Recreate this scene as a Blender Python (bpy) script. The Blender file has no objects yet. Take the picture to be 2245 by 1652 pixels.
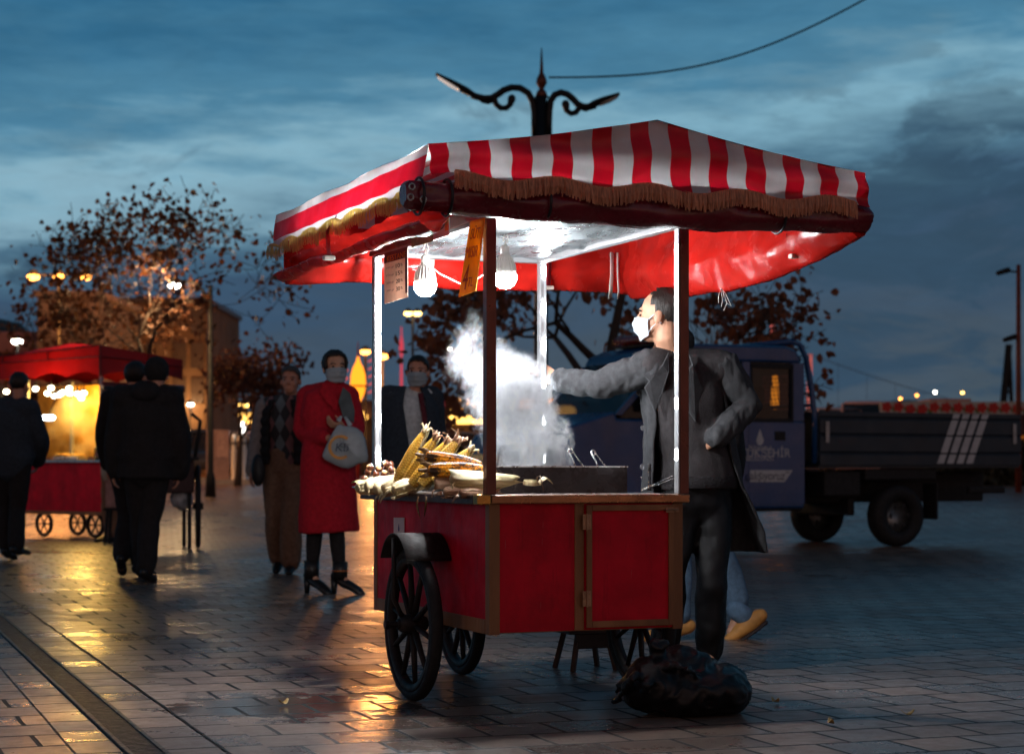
import bpy, math, random
import numpy as np
from mathutils import Vector, Matrix, Euler, noise
random.seed(7)
S = bpy.context.scene
COL = S.collection
R = math.radians
FP, CX, HY, CH = 4200.0, 1122.5, 1025.0, 0.9      # focal in photo pixels, centre column, horizon row, eye height

# ---------------------------------------------------------------- camera
cd = bpy.data.cameras.new('camera'); cam = bpy.data.objects.new('camera', cd); COL.objects.link(cam)
cam.location = (0, 0, CH); cam.rotation_euler = (R(90), 0, 0)
cd.sensor_width = 36; cd.lens = FP / 2245 * 36; cd.shift_y = 199 / 2245
cd.clip_start = 0.05; cd.clip_end = 9000
cd.dof.use_dof = True; cd.dof.focus_distance = 7.5; cd.dof.aperture_fstop = 4.0
S.camera = cam
S.view_settings.view_transform = 'Standard'; S.view_settings.look = 'None'
S.view_settings.exposure = 0.65; S.view_settings.gamma = 1
S.render.resolution_x, S.render.resolution_y = 1024, 753
S.cycles.use_denoising = True
S.cycles.max_bounces = 6; S.cycles.diffuse_bounces = 3; S.cycles.glossy_bounces = 3
S.cycles.transmission_bounces = 4; S.cycles.volume_bounces = 2; S.cycles.transparent_max_bounces = 12
S.cycles.sample_clamp_indirect = 3; S.cycles.sample_clamp_direct = 0
S.cycles.caustics_reflective = False; S.cycles.caustics_refractive = False
S.cycles.volume_step_rate = 1.0; S.cycles.volume_max_steps = 256

# ---------------------------------------------------------------- node helpers
class NT:
    def __init__(s, tree): s.t = tree; s.n = tree.nodes; s.l = tree.links
    def node(s, typ, **kw):
        n = s.n.new(typ)
        for k, v in kw.items(): setattr(n, k, v)
        return n
    def link(s, a, b): s.l.new(a, b)
    def put(s, sock, v):
        if isinstance(v, bpy.types.NodeSocket): s.l.new(v, sock)
        else: sock.default_value = v
    def math(s, op, a, b=0.0, c=None, clamp=False):
        n = s.node('ShaderNodeMath', operation=op, use_clamp=clamp)
        s.put(n.inputs[0], a); s.put(n.inputs[1], b)
        if c is not None: s.put(n.inputs[2], c)
        return n.outputs[0]
    def mix(s, fac, a, b, mode='MIX'):
        n = s.node('ShaderNodeMix', data_type='RGBA', blend_type=mode)
        s.put(n.inputs[0], fac)
        for i, v in ((6, a), (7, b)):
            if not isinstance(v, bpy.types.NodeSocket) and len(v) == 3: v = (*v, 1)
            s.put(n.inputs[i], v)
        return n.outputs[2]
    def noise(s, vec, scale, detail=3, rough=.5, dist=0):
        n = s.node('ShaderNodeTexNoise'); s.put(n.inputs['Scale'], scale)
        n.inputs['Detail'].default_value = detail; n.inputs['Roughness'].default_value = rough
        n.inputs['Distortion'].default_value = dist
        if vec is not None: s.link(vec, n.inputs['Vector'])
        return n.outputs[0]
    def ramp(s, fac, stops, interp='LINEAR'):
        n = s.node('ShaderNodeValToRGB'); n.color_ramp.interpolation = interp
        e = n.color_ramp.elements
        while len(e) < len(stops): e.new(.5)
        for i, (p, c) in enumerate(stops):
            e[i].position = p; e[i].color = (*c, 1) if not isinstance(c, (int, float)) else (c, c, c, 1)
        s.put(n.inputs[0], fac)
        return n.outputs[0]
    def mapping(s, vec, loc=(0, 0, 0), rot=(0, 0, 0), scale=(1, 1, 1)):
        n = s.node('ShaderNodeMapping'); s.link(vec, n.inputs[0])
        n.inputs[1].default_value = loc; n.inputs[2].default_value = rot; n.inputs[3].default_value = scale
        return n.outputs[0]
    def maprange(s, v, a, b, c=0., d=1., typ='LINEAR'):
        n = s.node('ShaderNodeMapRange', interpolation_type=typ)
        for i, q in enumerate((v, a, b, c, d)): s.put(n.inputs[i], q)
        return n.outputs[0]
    def coord(s, which='Object'):
        return s.node('ShaderNodeTexCoord').outputs[which]
    def sep(s, v):
        n = s.node('ShaderNodeSeparateXYZ'); s.link(v, n.inputs[0]); return n.outputs
    def comb(s, x, y, z):
        n = s.node('ShaderNodeCombineXYZ')
        for i, q in enumerate((x, y, z)): s.put(n.inputs[i], q)
        return n.outputs[0]

# ---------------------------------------------------------------- world: dusk sky with clouds
W = bpy.data.worlds.new('World'); S.world = W; W.use_nodes = True
wt = NT(W.node_tree); W.node_tree.nodes.clear()
d = wt.coord('Generated'); dx, dy, dz = wt.sep(d)
nz = wt.noise(wt.mapping(d, scale=(3.2, 3.2, 16)), 2.2, 5, .55, .3)
nz2 = wt.noise(wt.mapping(d, loc=(3.1, .4, 1.7), scale=(4.2, 4.2, 11)), 1.9, 7, .62, .7)
nz3 = wt.noise(wt.mapping(d, loc=(1.1, 2.4, .7), scale=(8, 8, 42)), 2.4, 5, .6, .2)
t = wt.math('SUBTRACT', dz, wt.math('MULTIPLY', dx, .11))
t = wt.math('ADD', t, wt.math('MULTIPLY', wt.math('SUBTRACT', nz, .5), .095))
t = wt.math('ADD', t, wt.math('MULTIPLY', wt.math('SUBTRACT', nz3, .5), .055))
sky = wt.ramp(t, [(0, (.036, .056, .074)), (.06, (.029, .051, .078)), (.10, (.021, .050, .092)), (.138, (.046, .110, .165)),
                  (.168, (.125, .25, .325)), (.20, (.042, .135, .215)), (.25, (.017, .085, .158)), (.31, (.010, .060, .115)), (.45, (.007, .035, .065)), (1, (.006, .028, .05))])
bm = wt.maprange(wt.math('ABSOLUTE', wt.math('SUBTRACT', t, .156)), .030, .0, 0, 1, 'SMOOTHSTEP')
sky = wt.mix(wt.math('MULTIPLY', bm, wt.maprange(dx, .08, -.2, .0, .6)), sky, (.18, .30, .365))
low = wt.maprange(t, .205, .12)
right = wt.maprange(dx, .09, .2)
left = wt.maprange(dx, -.10, -.24)
th = wt.math('SUBTRACT', .56, wt.math('MULTIPLY', right, .11))
th = wt.math('SUBTRACT', th, wt.math('MULTIPLY', left, .07))
cm = wt.maprange(nz2, th, wt.math('ADD', th, .10), 0, 1, 'SMOOTHSTEP')
cm = wt.math('MULTIPLY', wt.math('MULTIPLY', cm, low), .85)
sky = wt.mix(cm, sky, (.016, .042, .074))
mot = wt.noise(wt.mapping(d, loc=(.3, 5.1, 2.2), scale=(9, 9, 30)), 2.6, 7, .65, .4)
sky = wt.mix(1.0, sky, wt.ramp(mot, [(.32, .92), (.68, 1.07)]), 'MULTIPLY')
back = wt.maprange(dy, .15, -.6, 0, 1, 'SMOOTHSTEP')                       # warm glow added to the sky behind the viewer to light the cart front
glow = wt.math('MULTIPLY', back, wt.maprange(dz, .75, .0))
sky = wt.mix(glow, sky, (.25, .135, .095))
nish = wt.node('ShaderNodeTexSky', sky_type='NISHITA'); nish.sun_disc = False
nish.sun_elevation = R(0.5); nish.sun_rotation = R(180)
sky = wt.mix(.004, sky, nish.outputs[0], 'ADD')
sky = wt.mix(wt.maprange(dz, -.004, -.03), sky, (.012, .013, .016))
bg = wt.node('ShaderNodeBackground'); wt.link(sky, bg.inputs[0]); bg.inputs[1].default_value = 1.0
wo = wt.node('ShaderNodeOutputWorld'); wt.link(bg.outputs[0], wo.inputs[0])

# ---------------------------------------------------------------- materials
MATS = {}
def mat(name, col, rough=.6, metal=0., var=.25, scale=14., bump=.0, bscale=60., spec=.4, emit=None, es=0., transl=0.,
        sheen=0., coat=0., stretch=(1, 1, 1), alpha=1.):
    if name in MATS: return MATS[name]
    m = bpy.data.materials.new(name); m.use_nodes = True; n = NT(m.node_tree)
    b = m.node_tree.nodes['Principled BSDF']; out = m.node_tree.nodes['Material Output']
    co = n.mapping(n.coord(), scale=stretch)
    c = (*col, 1)
    if var > 0:
        f = n.ramp(n.noise(co, scale, 4, .6), [(.3, 0.), (.7, 1.)])
        c = n.mix(f, tuple(x * (1 - var) for x in col), tuple(min(1, x * (1 + var)) for x in col))
        n.link(c, b.inputs['Base Color'])
        rr = n.maprange(n.noise(co, scale * 2.3, 3), .3, .7, max(0, rough - .1), min(1, rough + .1))
        n.link(rr, b.inputs['Roughness'])
    else:
        b.inputs['Base Color'].default_value = c; b.inputs['Roughness'].default_value = rough
    b.inputs['Metallic'].default_value = metal; b.inputs['Specular IOR Level'].default_value = spec
    b.inputs['Sheen Weight'].default_value = sheen; b.inputs['Coat Weight'].default_value = coat
    b.inputs['Alpha'].default_value = alpha
    if emit: b.inputs['Emission Color'].default_value = (*emit, 1); b.inputs['Emission Strength'].default_value = es
    if bump:
        bn = n.node('ShaderNodeBump'); bn.inputs['Strength'].default_value = bump; bn.inputs['Distance'].default_value = .01
        n.link(n.noise(co, bscale, 4, .6), bn.inputs['Height']); n.link(bn.outputs[0], b.inputs['Normal'])
    if transl:
        tr = n.node('ShaderNodeBsdfTranslucent'); n.put(tr.inputs[0], c)
        mx = n.node('ShaderNodeMixShader'); mx.inputs[0].default_value = transl
        n.link(b.outputs[0], mx.inputs[1]); n.link(tr.outputs[0], mx.inputs[2]); n.link(mx.outputs[0], out.inputs[0])
    MATS[name] = m
    return m
def glow(name, col, st):
    if name in MATS: return MATS[name]
    m = bpy.data.materials.new(name); m.use_nodes = True; n = NT(m.node_tree); m.node_tree.nodes.clear()
    e = n.node('ShaderNodeEmission'); e.inputs[0].default_value = (*col, 1); e.inputs[1].default_value = st
    o = n.node('ShaderNodeOutputMaterial'); n.link(e.outputs[0], o.inputs[0]); MATS[name] = m
    return m

# ---------------------------------------------------------------- geometry helpers
def P(px, py, D): return Vector(((px - CX) * D / FP, D, CH + (HY - py) * D / FP))
def G(px, py):
    D = CH * FP / (py - HY); return Vector(((px - CX) * D / FP, D, 0))
def frame(t, x):
    t = t.normalized(); x = x - t * x.dot(t)
    if x.length < 1e-5: x = Vector((0, 1, 0)) - t * t.y
    if x.length < 1e-5: x = Vector((1, 0, 0))
    x.normalize(); return x, t.cross(x)
class MB:
    def __init__(s): s.v = []; s.f = []; s.m = []
    def add(s, vs, fs, m=0):
        o = len(s.v); s.v += [tuple(q) for q in vs]; s.f += [tuple(i + o for i in f) for f in fs]; s.m += [m] * len(fs); return s
    def box(s, c, sz, rz=0, m=0, M=None):
        x, y, z = (q / 2 for q in sz); A = M if M is not None else Matrix.Rotation(rz, 4, 'Z')
        vs = [Vector(c) + A @ Vector((a * x, b * y, e * z)) for a in (-1, 1) for b in (-1, 1) for e in (-1, 1)]
        return s.add(vs, [(0, 1, 3, 2), (4, 6, 7, 5), (0, 4, 5, 1), (2, 3, 7, 6), (0, 2, 6, 4), (1, 5, 7, 3)], m)
    def b2(s, lo, hi, m=0):
        return s.box([(a + b) / 2 for a, b in zip(lo, hi)], [b - a for a, b in zip(lo, hi)], m=m)
    def tube(s, pts, r, n=10, m=0, xd=(1, 0, 0), cap=True, rnd=False):
        pts = [Vector(p) for p in pts]
        rs = [(q, q) if isinstance(q, (int, float)) else q for q in (r if isinstance(r, (list, tuple)) else [r] * len(pts))]
        if rnd:                                  # rounded ends
            for end in (0, -1):
                a, b = (pts[0], pts[1]) if end == 0 else (pts[-1], pts[-2])
                dd = (a - b).normalized(); q = rs[end]; rm = min(q)
                ex = [(a + dd * rm * .55, (q[0] * .8, q[1] * .8)), (a + dd * rm * .9, (q[0] * .4, q[1] * .4))]
                for p_, q_ in ex:
                    if end == 0: pts.insert(0, p_); rs.insert(0, q_)
                    else: pts.append(p_); rs.append(q_)
        vs = []; xd = Vector(xd); N = len(pts)
        for i, p in enumerate(pts):
            t = (pts[min(i + 1, N - 1)] - pts[max(i - 1, 0)])
            x, y = frame(t, xd); xd = x
            for k in range(n):
                a = 2 * math.pi * k / n; vs.append(p + x * math.cos(a) * rs[i][0] + y * math.sin(a) * rs[i][1])
        fs = [(i * n + k, i * n + (k + 1) % n, (i + 1) * n + (k + 1) % n, (i + 1) * n + k) for i in range(N - 1) for k in range(n)]
        if cap: fs += [tuple(range(n))[::-1], tuple((N - 1) * n + k for k in range(n))]
        return s.add(vs, fs, m)
    def ell(s, c, r, M=None, nu=16, nv=10, m=0):
        A = M if M is not None else Matrix.Identity(4); c = Vector(c); vs = []; fs = []
        for j in range(1, nv):
            ph = math.pi * j / nv
            for k in range(nu):
                a = 2 * math.pi * k / nu
                vs.append(A @ (c + Vector((r[0] * math.sin(ph) * math.cos(a), r[1] * math.sin(ph) * math.sin(a), r[2] * math.cos(ph)))))
        vs += [A @ (c + Vector((0, 0, r[2]))), A @ (c - Vector((0, 0, r[2])))]
        T, B = len(vs) - 2, len(vs) - 1
        for j in range(nv - 2):
            for k in range(nu): fs.append((j * nu + k, (j + 1) * nu + k, (j + 1) * nu + (k + 1) % nu, j * nu + (k + 1) % nu))
        for k in range(nu):
            fs.append((T, k, (k + 1) % nu)); fs.append((B, (nv - 2) * nu + (k + 1) % nu, (nv - 2) * nu + k))
        return s.add(vs, fs, m)
    def lathe(s, prof, c=(0, 0, 0), n=20, M=None, m=0, close=False):
        A = M if M is not None else Matrix.Identity(4); c = Vector(c); L = len(prof)
        vs = [c + A @ Vector((r * math.cos(2 * math.pi * k / n), r * math.sin(2 * math.pi * k / n), z)) for r, z in prof for k in range(n)]
        fs = [(i * n + k, i * n + (k + 1) % n, ((i + 1) % L) * n + (k + 1) % n, ((i + 1) % L) * n + k) for i in range(L if close else L - 1) for k in range(n)]
        if not close: fs += [tuple(range(n))[::-1], tuple((L - 1) * n + k for k in range(n))]
        return s.add(vs, fs, m)
    def prism(s, poly, o, A, B, T, m=0):
        o, A, B, T = Vector(o), Vector(A), Vector(B), Vector(T); n = len(poly)
        vs = [o + A * a + B * b for a, b in poly]; vs += [q + T for q in vs]
        fs = [tuple(range(n))[::-1], tuple(range(n, 2 * n))] + [(i, (i + 1) % n, n + (i + 1) % n, n + i) for i in range(n)]
        return s.add(vs, fs, m)
    def grid(s, fn, nu, nv, m=0, wrap=False):
        vs = [fn(i / (nu if wrap else nu - 1), j / (nv - 1)) for j in range(nv) for i in range(nu)]
        fs = [(j * nu + i, j * nu + (i + 1) % nu, (j + 1) * nu + (i + 1) % nu, (j + 1) * nu + i) for j in range(nv - 1) for i in range(nu if wrap else nu - 1)]
        return s.add(vs, fs, m)
    def quad(s, a, b, c, d_, m=0): return s.add([a, b, c, d_], [(0, 1, 2, 3)], m)
    def mesh(s, name):
        me = bpy.data.meshes.new(name); me.from_pydata(s.v, [], s.f); me.polygons.foreach_set('material_index', s.m); me.update(); return me
    def build(s, name, mats, parent=None, smooth=False, bevel=0., solid=0., sub=0, loc=None, rot=None):
        me = s.mesh(name); return link(name, me, mats, parent, smooth, bevel, solid, sub, loc, rot)
def link(name, me, mats, parent=None, smooth=False, bevel=0., solid=0., sub=0, loc=None, rot=None):
    me.materials.clear()
    for m in (mats if isinstance(mats, (list, tuple)) else [mats]): me.materials.append(m)
    if smooth: me.polygons.foreach_set('use_smooth', [True] * len(me.polygons))
    o = bpy.data.objects.new(name, me); COL.objects.link(o)
    if parent: o.parent = parent
    if loc is not None: o.location = loc
    if rot is not None: o.rotation_euler = rot
    if solid: md = o.modifiers.new('s', 'SOLIDIFY'); md.thickness = solid; md.offset = 0
    if bevel: md = o.modifiers.new('b', 'BEVEL'); md.width = bevel; md.segments = 2; md.limit_method = 'ANGLE'
    if sub: md = o.modifiers.new('u', 'SUBSURF'); md.levels = sub; md.render_levels = sub
    return o
def empty(name, loc=(0, 0, 0), rz=0):
    o = bpy.data.objects.new(name, None); COL.objects.link(o); o.location = loc; o.rotation_euler = (0, 0, rz); o.empty_display_size = .1; return o
def tag(o, label=None, cat=None, group=None, kind=None):
    if label: o['label'] = label
    if cat: o['category'] = cat
    if group: o['group'] = group
    if kind: o['kind'] = kind
    return o
def fbm(p, sc, oc=3):
    return noise.fractal(Vector(p) * sc, 1.0, 2.0, oc)
def blob(name, mb, voxel, m, parent=None, it=4, wr=0., wsc=(9, 9, 4), fac=.6, keep=None):
    """one continuous surface grown round overlapping solids"""
    me = mb.mesh('tmp'); o = bpy.data.objects.new('tmp', me); COL.objects.link(o)
    r = o.modifiers.new('r', 'REMESH'); r.mode = 'VOXEL'; r.voxel_size = voxel; r.adaptivity = 0
    if it: q = o.modifiers.new('q', 'SMOOTH'); q.iterations = it; q.factor = fac
    dg = bpy.context.evaluated_depsgraph_get(); dg.update()
    nm = bpy.data.meshes.new_from_object(o.evaluated_get(dg)); nm.name = name
    bpy.data.objects.remove(o); bpy.data.meshes.remove(me)
    if wr:
        n = len(nm.vertices); co = np.empty(n * 3); no = np.empty(n * 3)
        nm.vertices.foreach_get('co', co); nm.vertices.foreach_get('normal', no)
        co = co.reshape(-1, 3); no = no.reshape(-1, 3); w = np.array(wsc)
        dsp = np.array([noise.noise(Vector(p * w)) + .5 * noise.noise(Vector(p * w * 2.3 + 7)) for p in co])
        dsp = np.where(dsp < 0, dsp, dsp * .6)
        co += no * (dsp * wr)[:, None]; nm.vertices.foreach_set('co', co.ravel()); nm.update()
    return link(name, nm, m, parent, smooth=True)
def text(txt, size, m, parent=None, M=None, name='lettering', ext=.0006, align='CENTER', sx=1., shear=0.):
    cu = bpy.data.curves.new(name, 'FONT'); cu.body = txt; cu.size = size; cu.extrude = ext; cu.align_x = align; cu.align_y = 'CENTER'; cu.shear = shear
    cu.resolution_u = 3
    o = bpy.data.objects.new('tmp', cu); COL.objects.link(o); dg = bpy.context.evaluated_depsgraph_get(); dg.update()
    me = bpy.data.meshes.new_from_object(o.evaluated_get(dg)); bpy.data.objects.remove(o)
    A = (M if M is not None else Matrix.Identity(4)) @ Matrix.Diagonal((sx, 1, 1, 1)); me.transform(A)
    return link(name, me, m, parent)
def axes(o, x, y, z):
    """matrix with the given origin and axis directions"""
    x, y, z = Vector(x).normalized(), Vector(y).normalized(), Vector(z).normalized()
    return Matrix(((x.x, y.x, z.x, o[0]), (x.y, y.y, z.y, o[1]), (x.z, y.z, z.z, o[2]), (0, 0, 0, 1)))
def torus(mb, c, Rr, r, n=32, k=10, M=None, m=0, asp=1.):
    prof = [(Rr + r * math.cos(2 * math.pi * i / k), asp * r * math.sin(2 * math.pi * i / k)) for i in range(k)]
    return mb.lathe(prof, c, n, M, m, close=True)
# ================================================================ SETTING
PH = R(19.7); CP, SP = math.cos(PH), math.sin(PH)
def AB(a, b, z=0): return Vector((a * CP - b * SP, a * SP + b * CP, z))
def smooth(a, b, x):
    x = min(1, max(0, (x - a) / (b - a))); return x * x * (3 - 2 * x)
def gz(D): return .5 * smooth(26, 46, D) + .08 * smooth(46, 70, D)

def paving(name, bw, rh, off, loc, tone):
    m = bpy.data.materials.new(name); m.use_nodes = True; n = NT(m.node_tree); b = m.node_tree.nodes['Principled BSDF']
    co = n.coord(); mp = n.mapping(n.mapping(co, rot=(0, 0, -PH)), loc=loc)
    br = n.node('ShaderNodeTexBrick', offset=off, offset_frequency=2, squash=1, squash_frequency=2)
    wob = n.node('ShaderNodeVectorMath', operation='MULTIPLY_ADD')
    nn = n.node('ShaderNodeTexNoise'); nn.inputs['Scale'].default_value = 3.2; nn.inputs['Detail'].default_value = 3; n.link(mp, nn.inputs[0])
    n.link(nn.outputs[1], wob.inputs[0]); wob.inputs[1].default_value = (.016, .016, 0); n.link(mp, wob.inputs[2]); mpw = wob.outputs[0]
    n.link(mpw, br.inputs['Vector'])
    for k, v in (('Scale', 1.), ('Mortar Size', .0095), ('Mortar Smooth', .25), ('Bias', 0.), ('Brick Width', bw), ('Row Height', rh)): br.inputs[k].default_value = v
    br.inputs['Color1'].default_value = (*[x * .58 for x in tone], 1); br.inputs['Color2'].default_value = (*[x * 1.3 for x in tone], 1)
    br.inputs['Mortar'].default_value = (.012, .010, .010, 1)
    big = n.noise(co, .55, 4, .6); fine = n.noise(co, 9, 6, .7); grit = n.noise(co, 160, 3, .7)
    c = n.mix(n.maprange(fine, .38, .66, 0, .5), br.outputs['Color'], tuple(x * .45 for x in tone))
    c = n.mix(n.maprange(big, .35, .7, 0, .45), c, tuple(x * 1.35 for x in tone))
    # the damp patch beside the cart's big wheel, with splashes
    x, y, z = n.sep(co); px, py = -.80, 7.25
    ddx = n.math('DIVIDE', n.math('SUBTRACT', x, px), .62); ddy = n.math('DIVIDE', n.math('SUBTRACT', y, py), .50)
    rr = n.math('SQRT', n.math('ADD', n.math('MULTIPLY', ddx, ddx), n.math('MULTIPLY', ddy, ddy)))
    wet = n.maprange(n.math('ADD', rr, n.math('MULTIPLY', n.math('SUBTRACT', n.noise(co, 7, 5, .65), .5), 1.9)), .62, .86, 1, 0, 'SMOOTHSTEP')
    c = n.mix(n.math('MULTIPLY', wet, .72), c, tuple(x * .22 for x in tone))
    gum = n.maprange(n.noise(co, 17, 2, .4), .69, .72); c = n.mix(n.math('MULTIPLY', gum, .6), c, tuple(x * .35 for x in tone))
    spots = n.maprange(n.noise(co, 3.3, 5, .7), .60, .66); c = n.mix(n.math('MULTIPLY', spots, .5), c, tuple(x * .3 for x in tone))
    c = n.mix(n.maprange(br.outputs['Fac'], .2, .7), c, (.010, .009, .009))
    n.link(c, b.inputs['Base Color'])
    ro = n.maprange(fine, .3, .75, .24, .46)
    ro = n.math('ADD', ro, n.maprange(big, .35, .65, .07, -.05)); ro = n.math('ADD', ro, n.math('MULTIPLY', n.math('SUBTRACT', n.sep(br.outputs['Color'])[0], tone[0] * .95), 1.1))
    ro = n.mix(wet, n.comb(ro, ro, ro), (.06, .06, .06)); ro = n.mix(br.outputs['Fac'], ro, (.6, .6, .6)); n.link(ro, b.inputs['Roughness'])
    b.inputs['Specular IOR Level'].default_value = .28
    h = n.math('MULTIPLY', br.outputs['Fac'], -1.0)
    h = n.math('ADD', h, n.math('MULTIPLY', fine, .22)); h = n.math('ADD', h, n.math('MULTIPLY', n.noise(co, 1.7, 2, .5), 1.2)); h = n.math('ADD', h, n.math('MULTIPLY', grit, .05))
    # each stone sits a touch out of level
    cell = n.node('ShaderNodeTexWhiteNoise'); 
    bp = n.node('ShaderNodeBump'); bp.inputs['Strength'].default_value = .8; bp.inputs['Distance'].default_value = .008
    n.link(h, bp.inputs['Height']); n.link(bp.outputs[0], b.inputs['Normal'])
    m.node_tree.nodes.remove(cell)
    return m
PAVE = paving('field_paving', .265, .267, .5, (-1.342 + .02, .05, 0), (.205, .140, .108))
STRIP = paving('strip_paving', .30, .267, .0, (0, .02, 0), (.225, .155, .12))

g = MB(); ys = [-4] + list(np.arange(0, 24, 2)) + list(np.arange(24, 72, 1.0)); xs = list(np.linspace(-70, 70, 41))
g.add([(x, y, gz(y)) for y in ys for x in xs], [(j * 41 + i, j * 41 + i + 1, (j + 1) * 41 + i + 1, (j + 1) * 41 + i) for j in range(len(ys) - 1) for i in range(40)])
tag(g.build('ground', PAVE, smooth=True), kind='structure')
q = MB(); q.b2((-70, 70.97, -4), (70, 71.6, .62)); tag(q.build('quay_edge', mat('quay_stone', (.16, .14, .13), .8, bump=.3)), kind='structure')
w = MB(); w.quad((-4000, 71.6, -1.2), (4000, 71.6, -1.2), (4000, 5000, -1.2), (-4000, 5000, -1.2))
tag(w.build('water', mat('dark_water', (.012, .02, .03), .12, var=.1, scale=.3, bump=.5, bscale=.8, stretch=(.25, 1, 1))), kind='structure')
for lo, hi in ((.736, .884), (1.014, 1.188), (1.188, 1.337)):
    m = MB(); e = .004
    for k in range(12): m.quad(AB(lo + .004, 3 + 2 * k, e), AB(hi - .004, 3 + 2 * k, e), AB(hi - .004, 5 + 2 * k, e), AB(lo + .004, 5 + 2 * k, e))
    tag(m.build('paving_strip', STRIP), kind='structure')
dr = empty('drain_channel', AB(.949, 8, 0)); tag(dr, 'long dark slotted metal drain channel set between two rows of paving stones', 'drain')
iron = mat('drain_iron', (.05, .045, .042), .45, .7, bump=.25, bscale=90)
m = MB()
for a0, a1 in ((.886, .902), (.996, 1.012)):
    vs = [AB(a, b_, z) - AB(.949, 8) for b_ in (3.0, 26.0) for a, z in ((a0, -.02), (a1, -.02), (a1, .012), (a0, .012))]
    m.add(vs, [(0, 1, 2, 3), (7, 6, 5, 4), (3, 2, 6, 7), (0, 3, 7, 4), (1, 5, 6, 2)])
m.build('frame', iron, dr, bevel=.002)
m = MB()
for k in range(760):
    b_ = 3.0 + k * .03; c_ = AB(.949, b_ + .01, .0045) - AB(.949, 8); m.box(c_, (.094, .0175, .006), PH)
m.build('grate', iron, dr)
m = MB()
m.add([AB(a, b_, .0012) - AB(.949, 8) for b_ in (3, 26) for a in (.902, .996)], [(0, 1, 3, 2)]); m.build('channel_bed', mat('drain_dark', (.006, .006, .006), .9), dr)

# litter on the ground: small dropped leaves and kernels by the wheel, each by itself
lit_m = mat('dry_leaf_litter', (.35, .22, .07), .5)
for i, (px, py, lb) in enumerate(((622, 1546, 'tiny pale crumb on the paving left of the cart wheel'), (1362, 1457, 'bright curled scrap lying on wet paving under the cart'),
        (1700, 1543, 'pale dry straw scrap on the paving right of the black bag'), (1990, 1570, 'yellowish dry leaf on the dark paving at lower right'), (1822, 1590, 'thin straw lying across dark paving joints'))):
    c = G(px, py); m = MB(); a = random.random() * 3
    m.grid(lambda u, v: c + Vector((math.cos(a), math.sin(a), 0)) * (u - .5) * .05 + Vector((-math.sin(a), math.cos(a), 0)) * (v - .5) * .022 * math.sin(math.pi * (u * .8 + .1)) + Vector((0, 0, .008 + .016 * (u - .5) ** 2 * 4 + .004 * v)), 7, 4)
    tag(m.build('litter_scrap', lit_m, smooth=True, solid=.0015), lb, 'litter')

# ---------------------------------------------------------------- hills and far shore
def ridge(name, D, prof, mt):
    m = MB(); n = len(prof)
    def zz(i): return CH + (HY - prof[i][1]) * D / FP
    pts = [((prof[i][0] - CX) * D / FP, zz(i)) for i in range(n)]
    xs = np.linspace(pts[0][0], pts[-1][0], 160); zs = np.interp(xs, [p[0] for p in pts], [p[1] for p in pts])
    zs = [z + D * .0011 * noise.fractal(Vector((x / D * 60, 3.3, D)), .9, 2., 4) for x, z in zip(xs, zs)]
    rows = [(0, -.02), (.0, .55), (.05, .85), (.14, 1), (.35, .7), (.6, -.02)]
    vs = [(x * (1 + k), D * (1 + k), -1.3 + (z + 1.3) * f) for k, f in rows for x, z in zip(xs, zs)]
    m.add(vs, [(j * 160 + i, j * 160 + i + 1, (j + 1) * 160 + i + 1, (j + 1) * 160 + i) for j in range(len(rows) - 1) for i in range(159)])
    return tag(m.build(name, mt, smooth=True), kind='structure')
hm = mat('wooded_hill', (.022, .03, .026), .95, scale=.05, var=.4)
ridge('hills', 1400, [(-900, 930), (-300, 880), (300, 905), (700, 925), (1200, 930), (1500, 912), (1750, 888), (1830, 872), (1900, 860), (2000, 856), (2085, 860), (2150, 873), (2250, 862), (2500, 850), (3200, 830)], hm)
ridge('far_shore', 420, [(-900, 935), (200, 905), (420, 885), (560, 890), (800, 905), (1100, 905), (1400, 925), (1800, 930), (2400, 925), (3200, 925)], mat('shore_trees', (.035, .022, .022), .95, scale=.1, var=.4))
ridge('left_hill', 300, [(-600, 600), (-200, 635), (0, 655), (45, 662), (75, 700), (110, 760), (160, 900)], hm)

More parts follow.
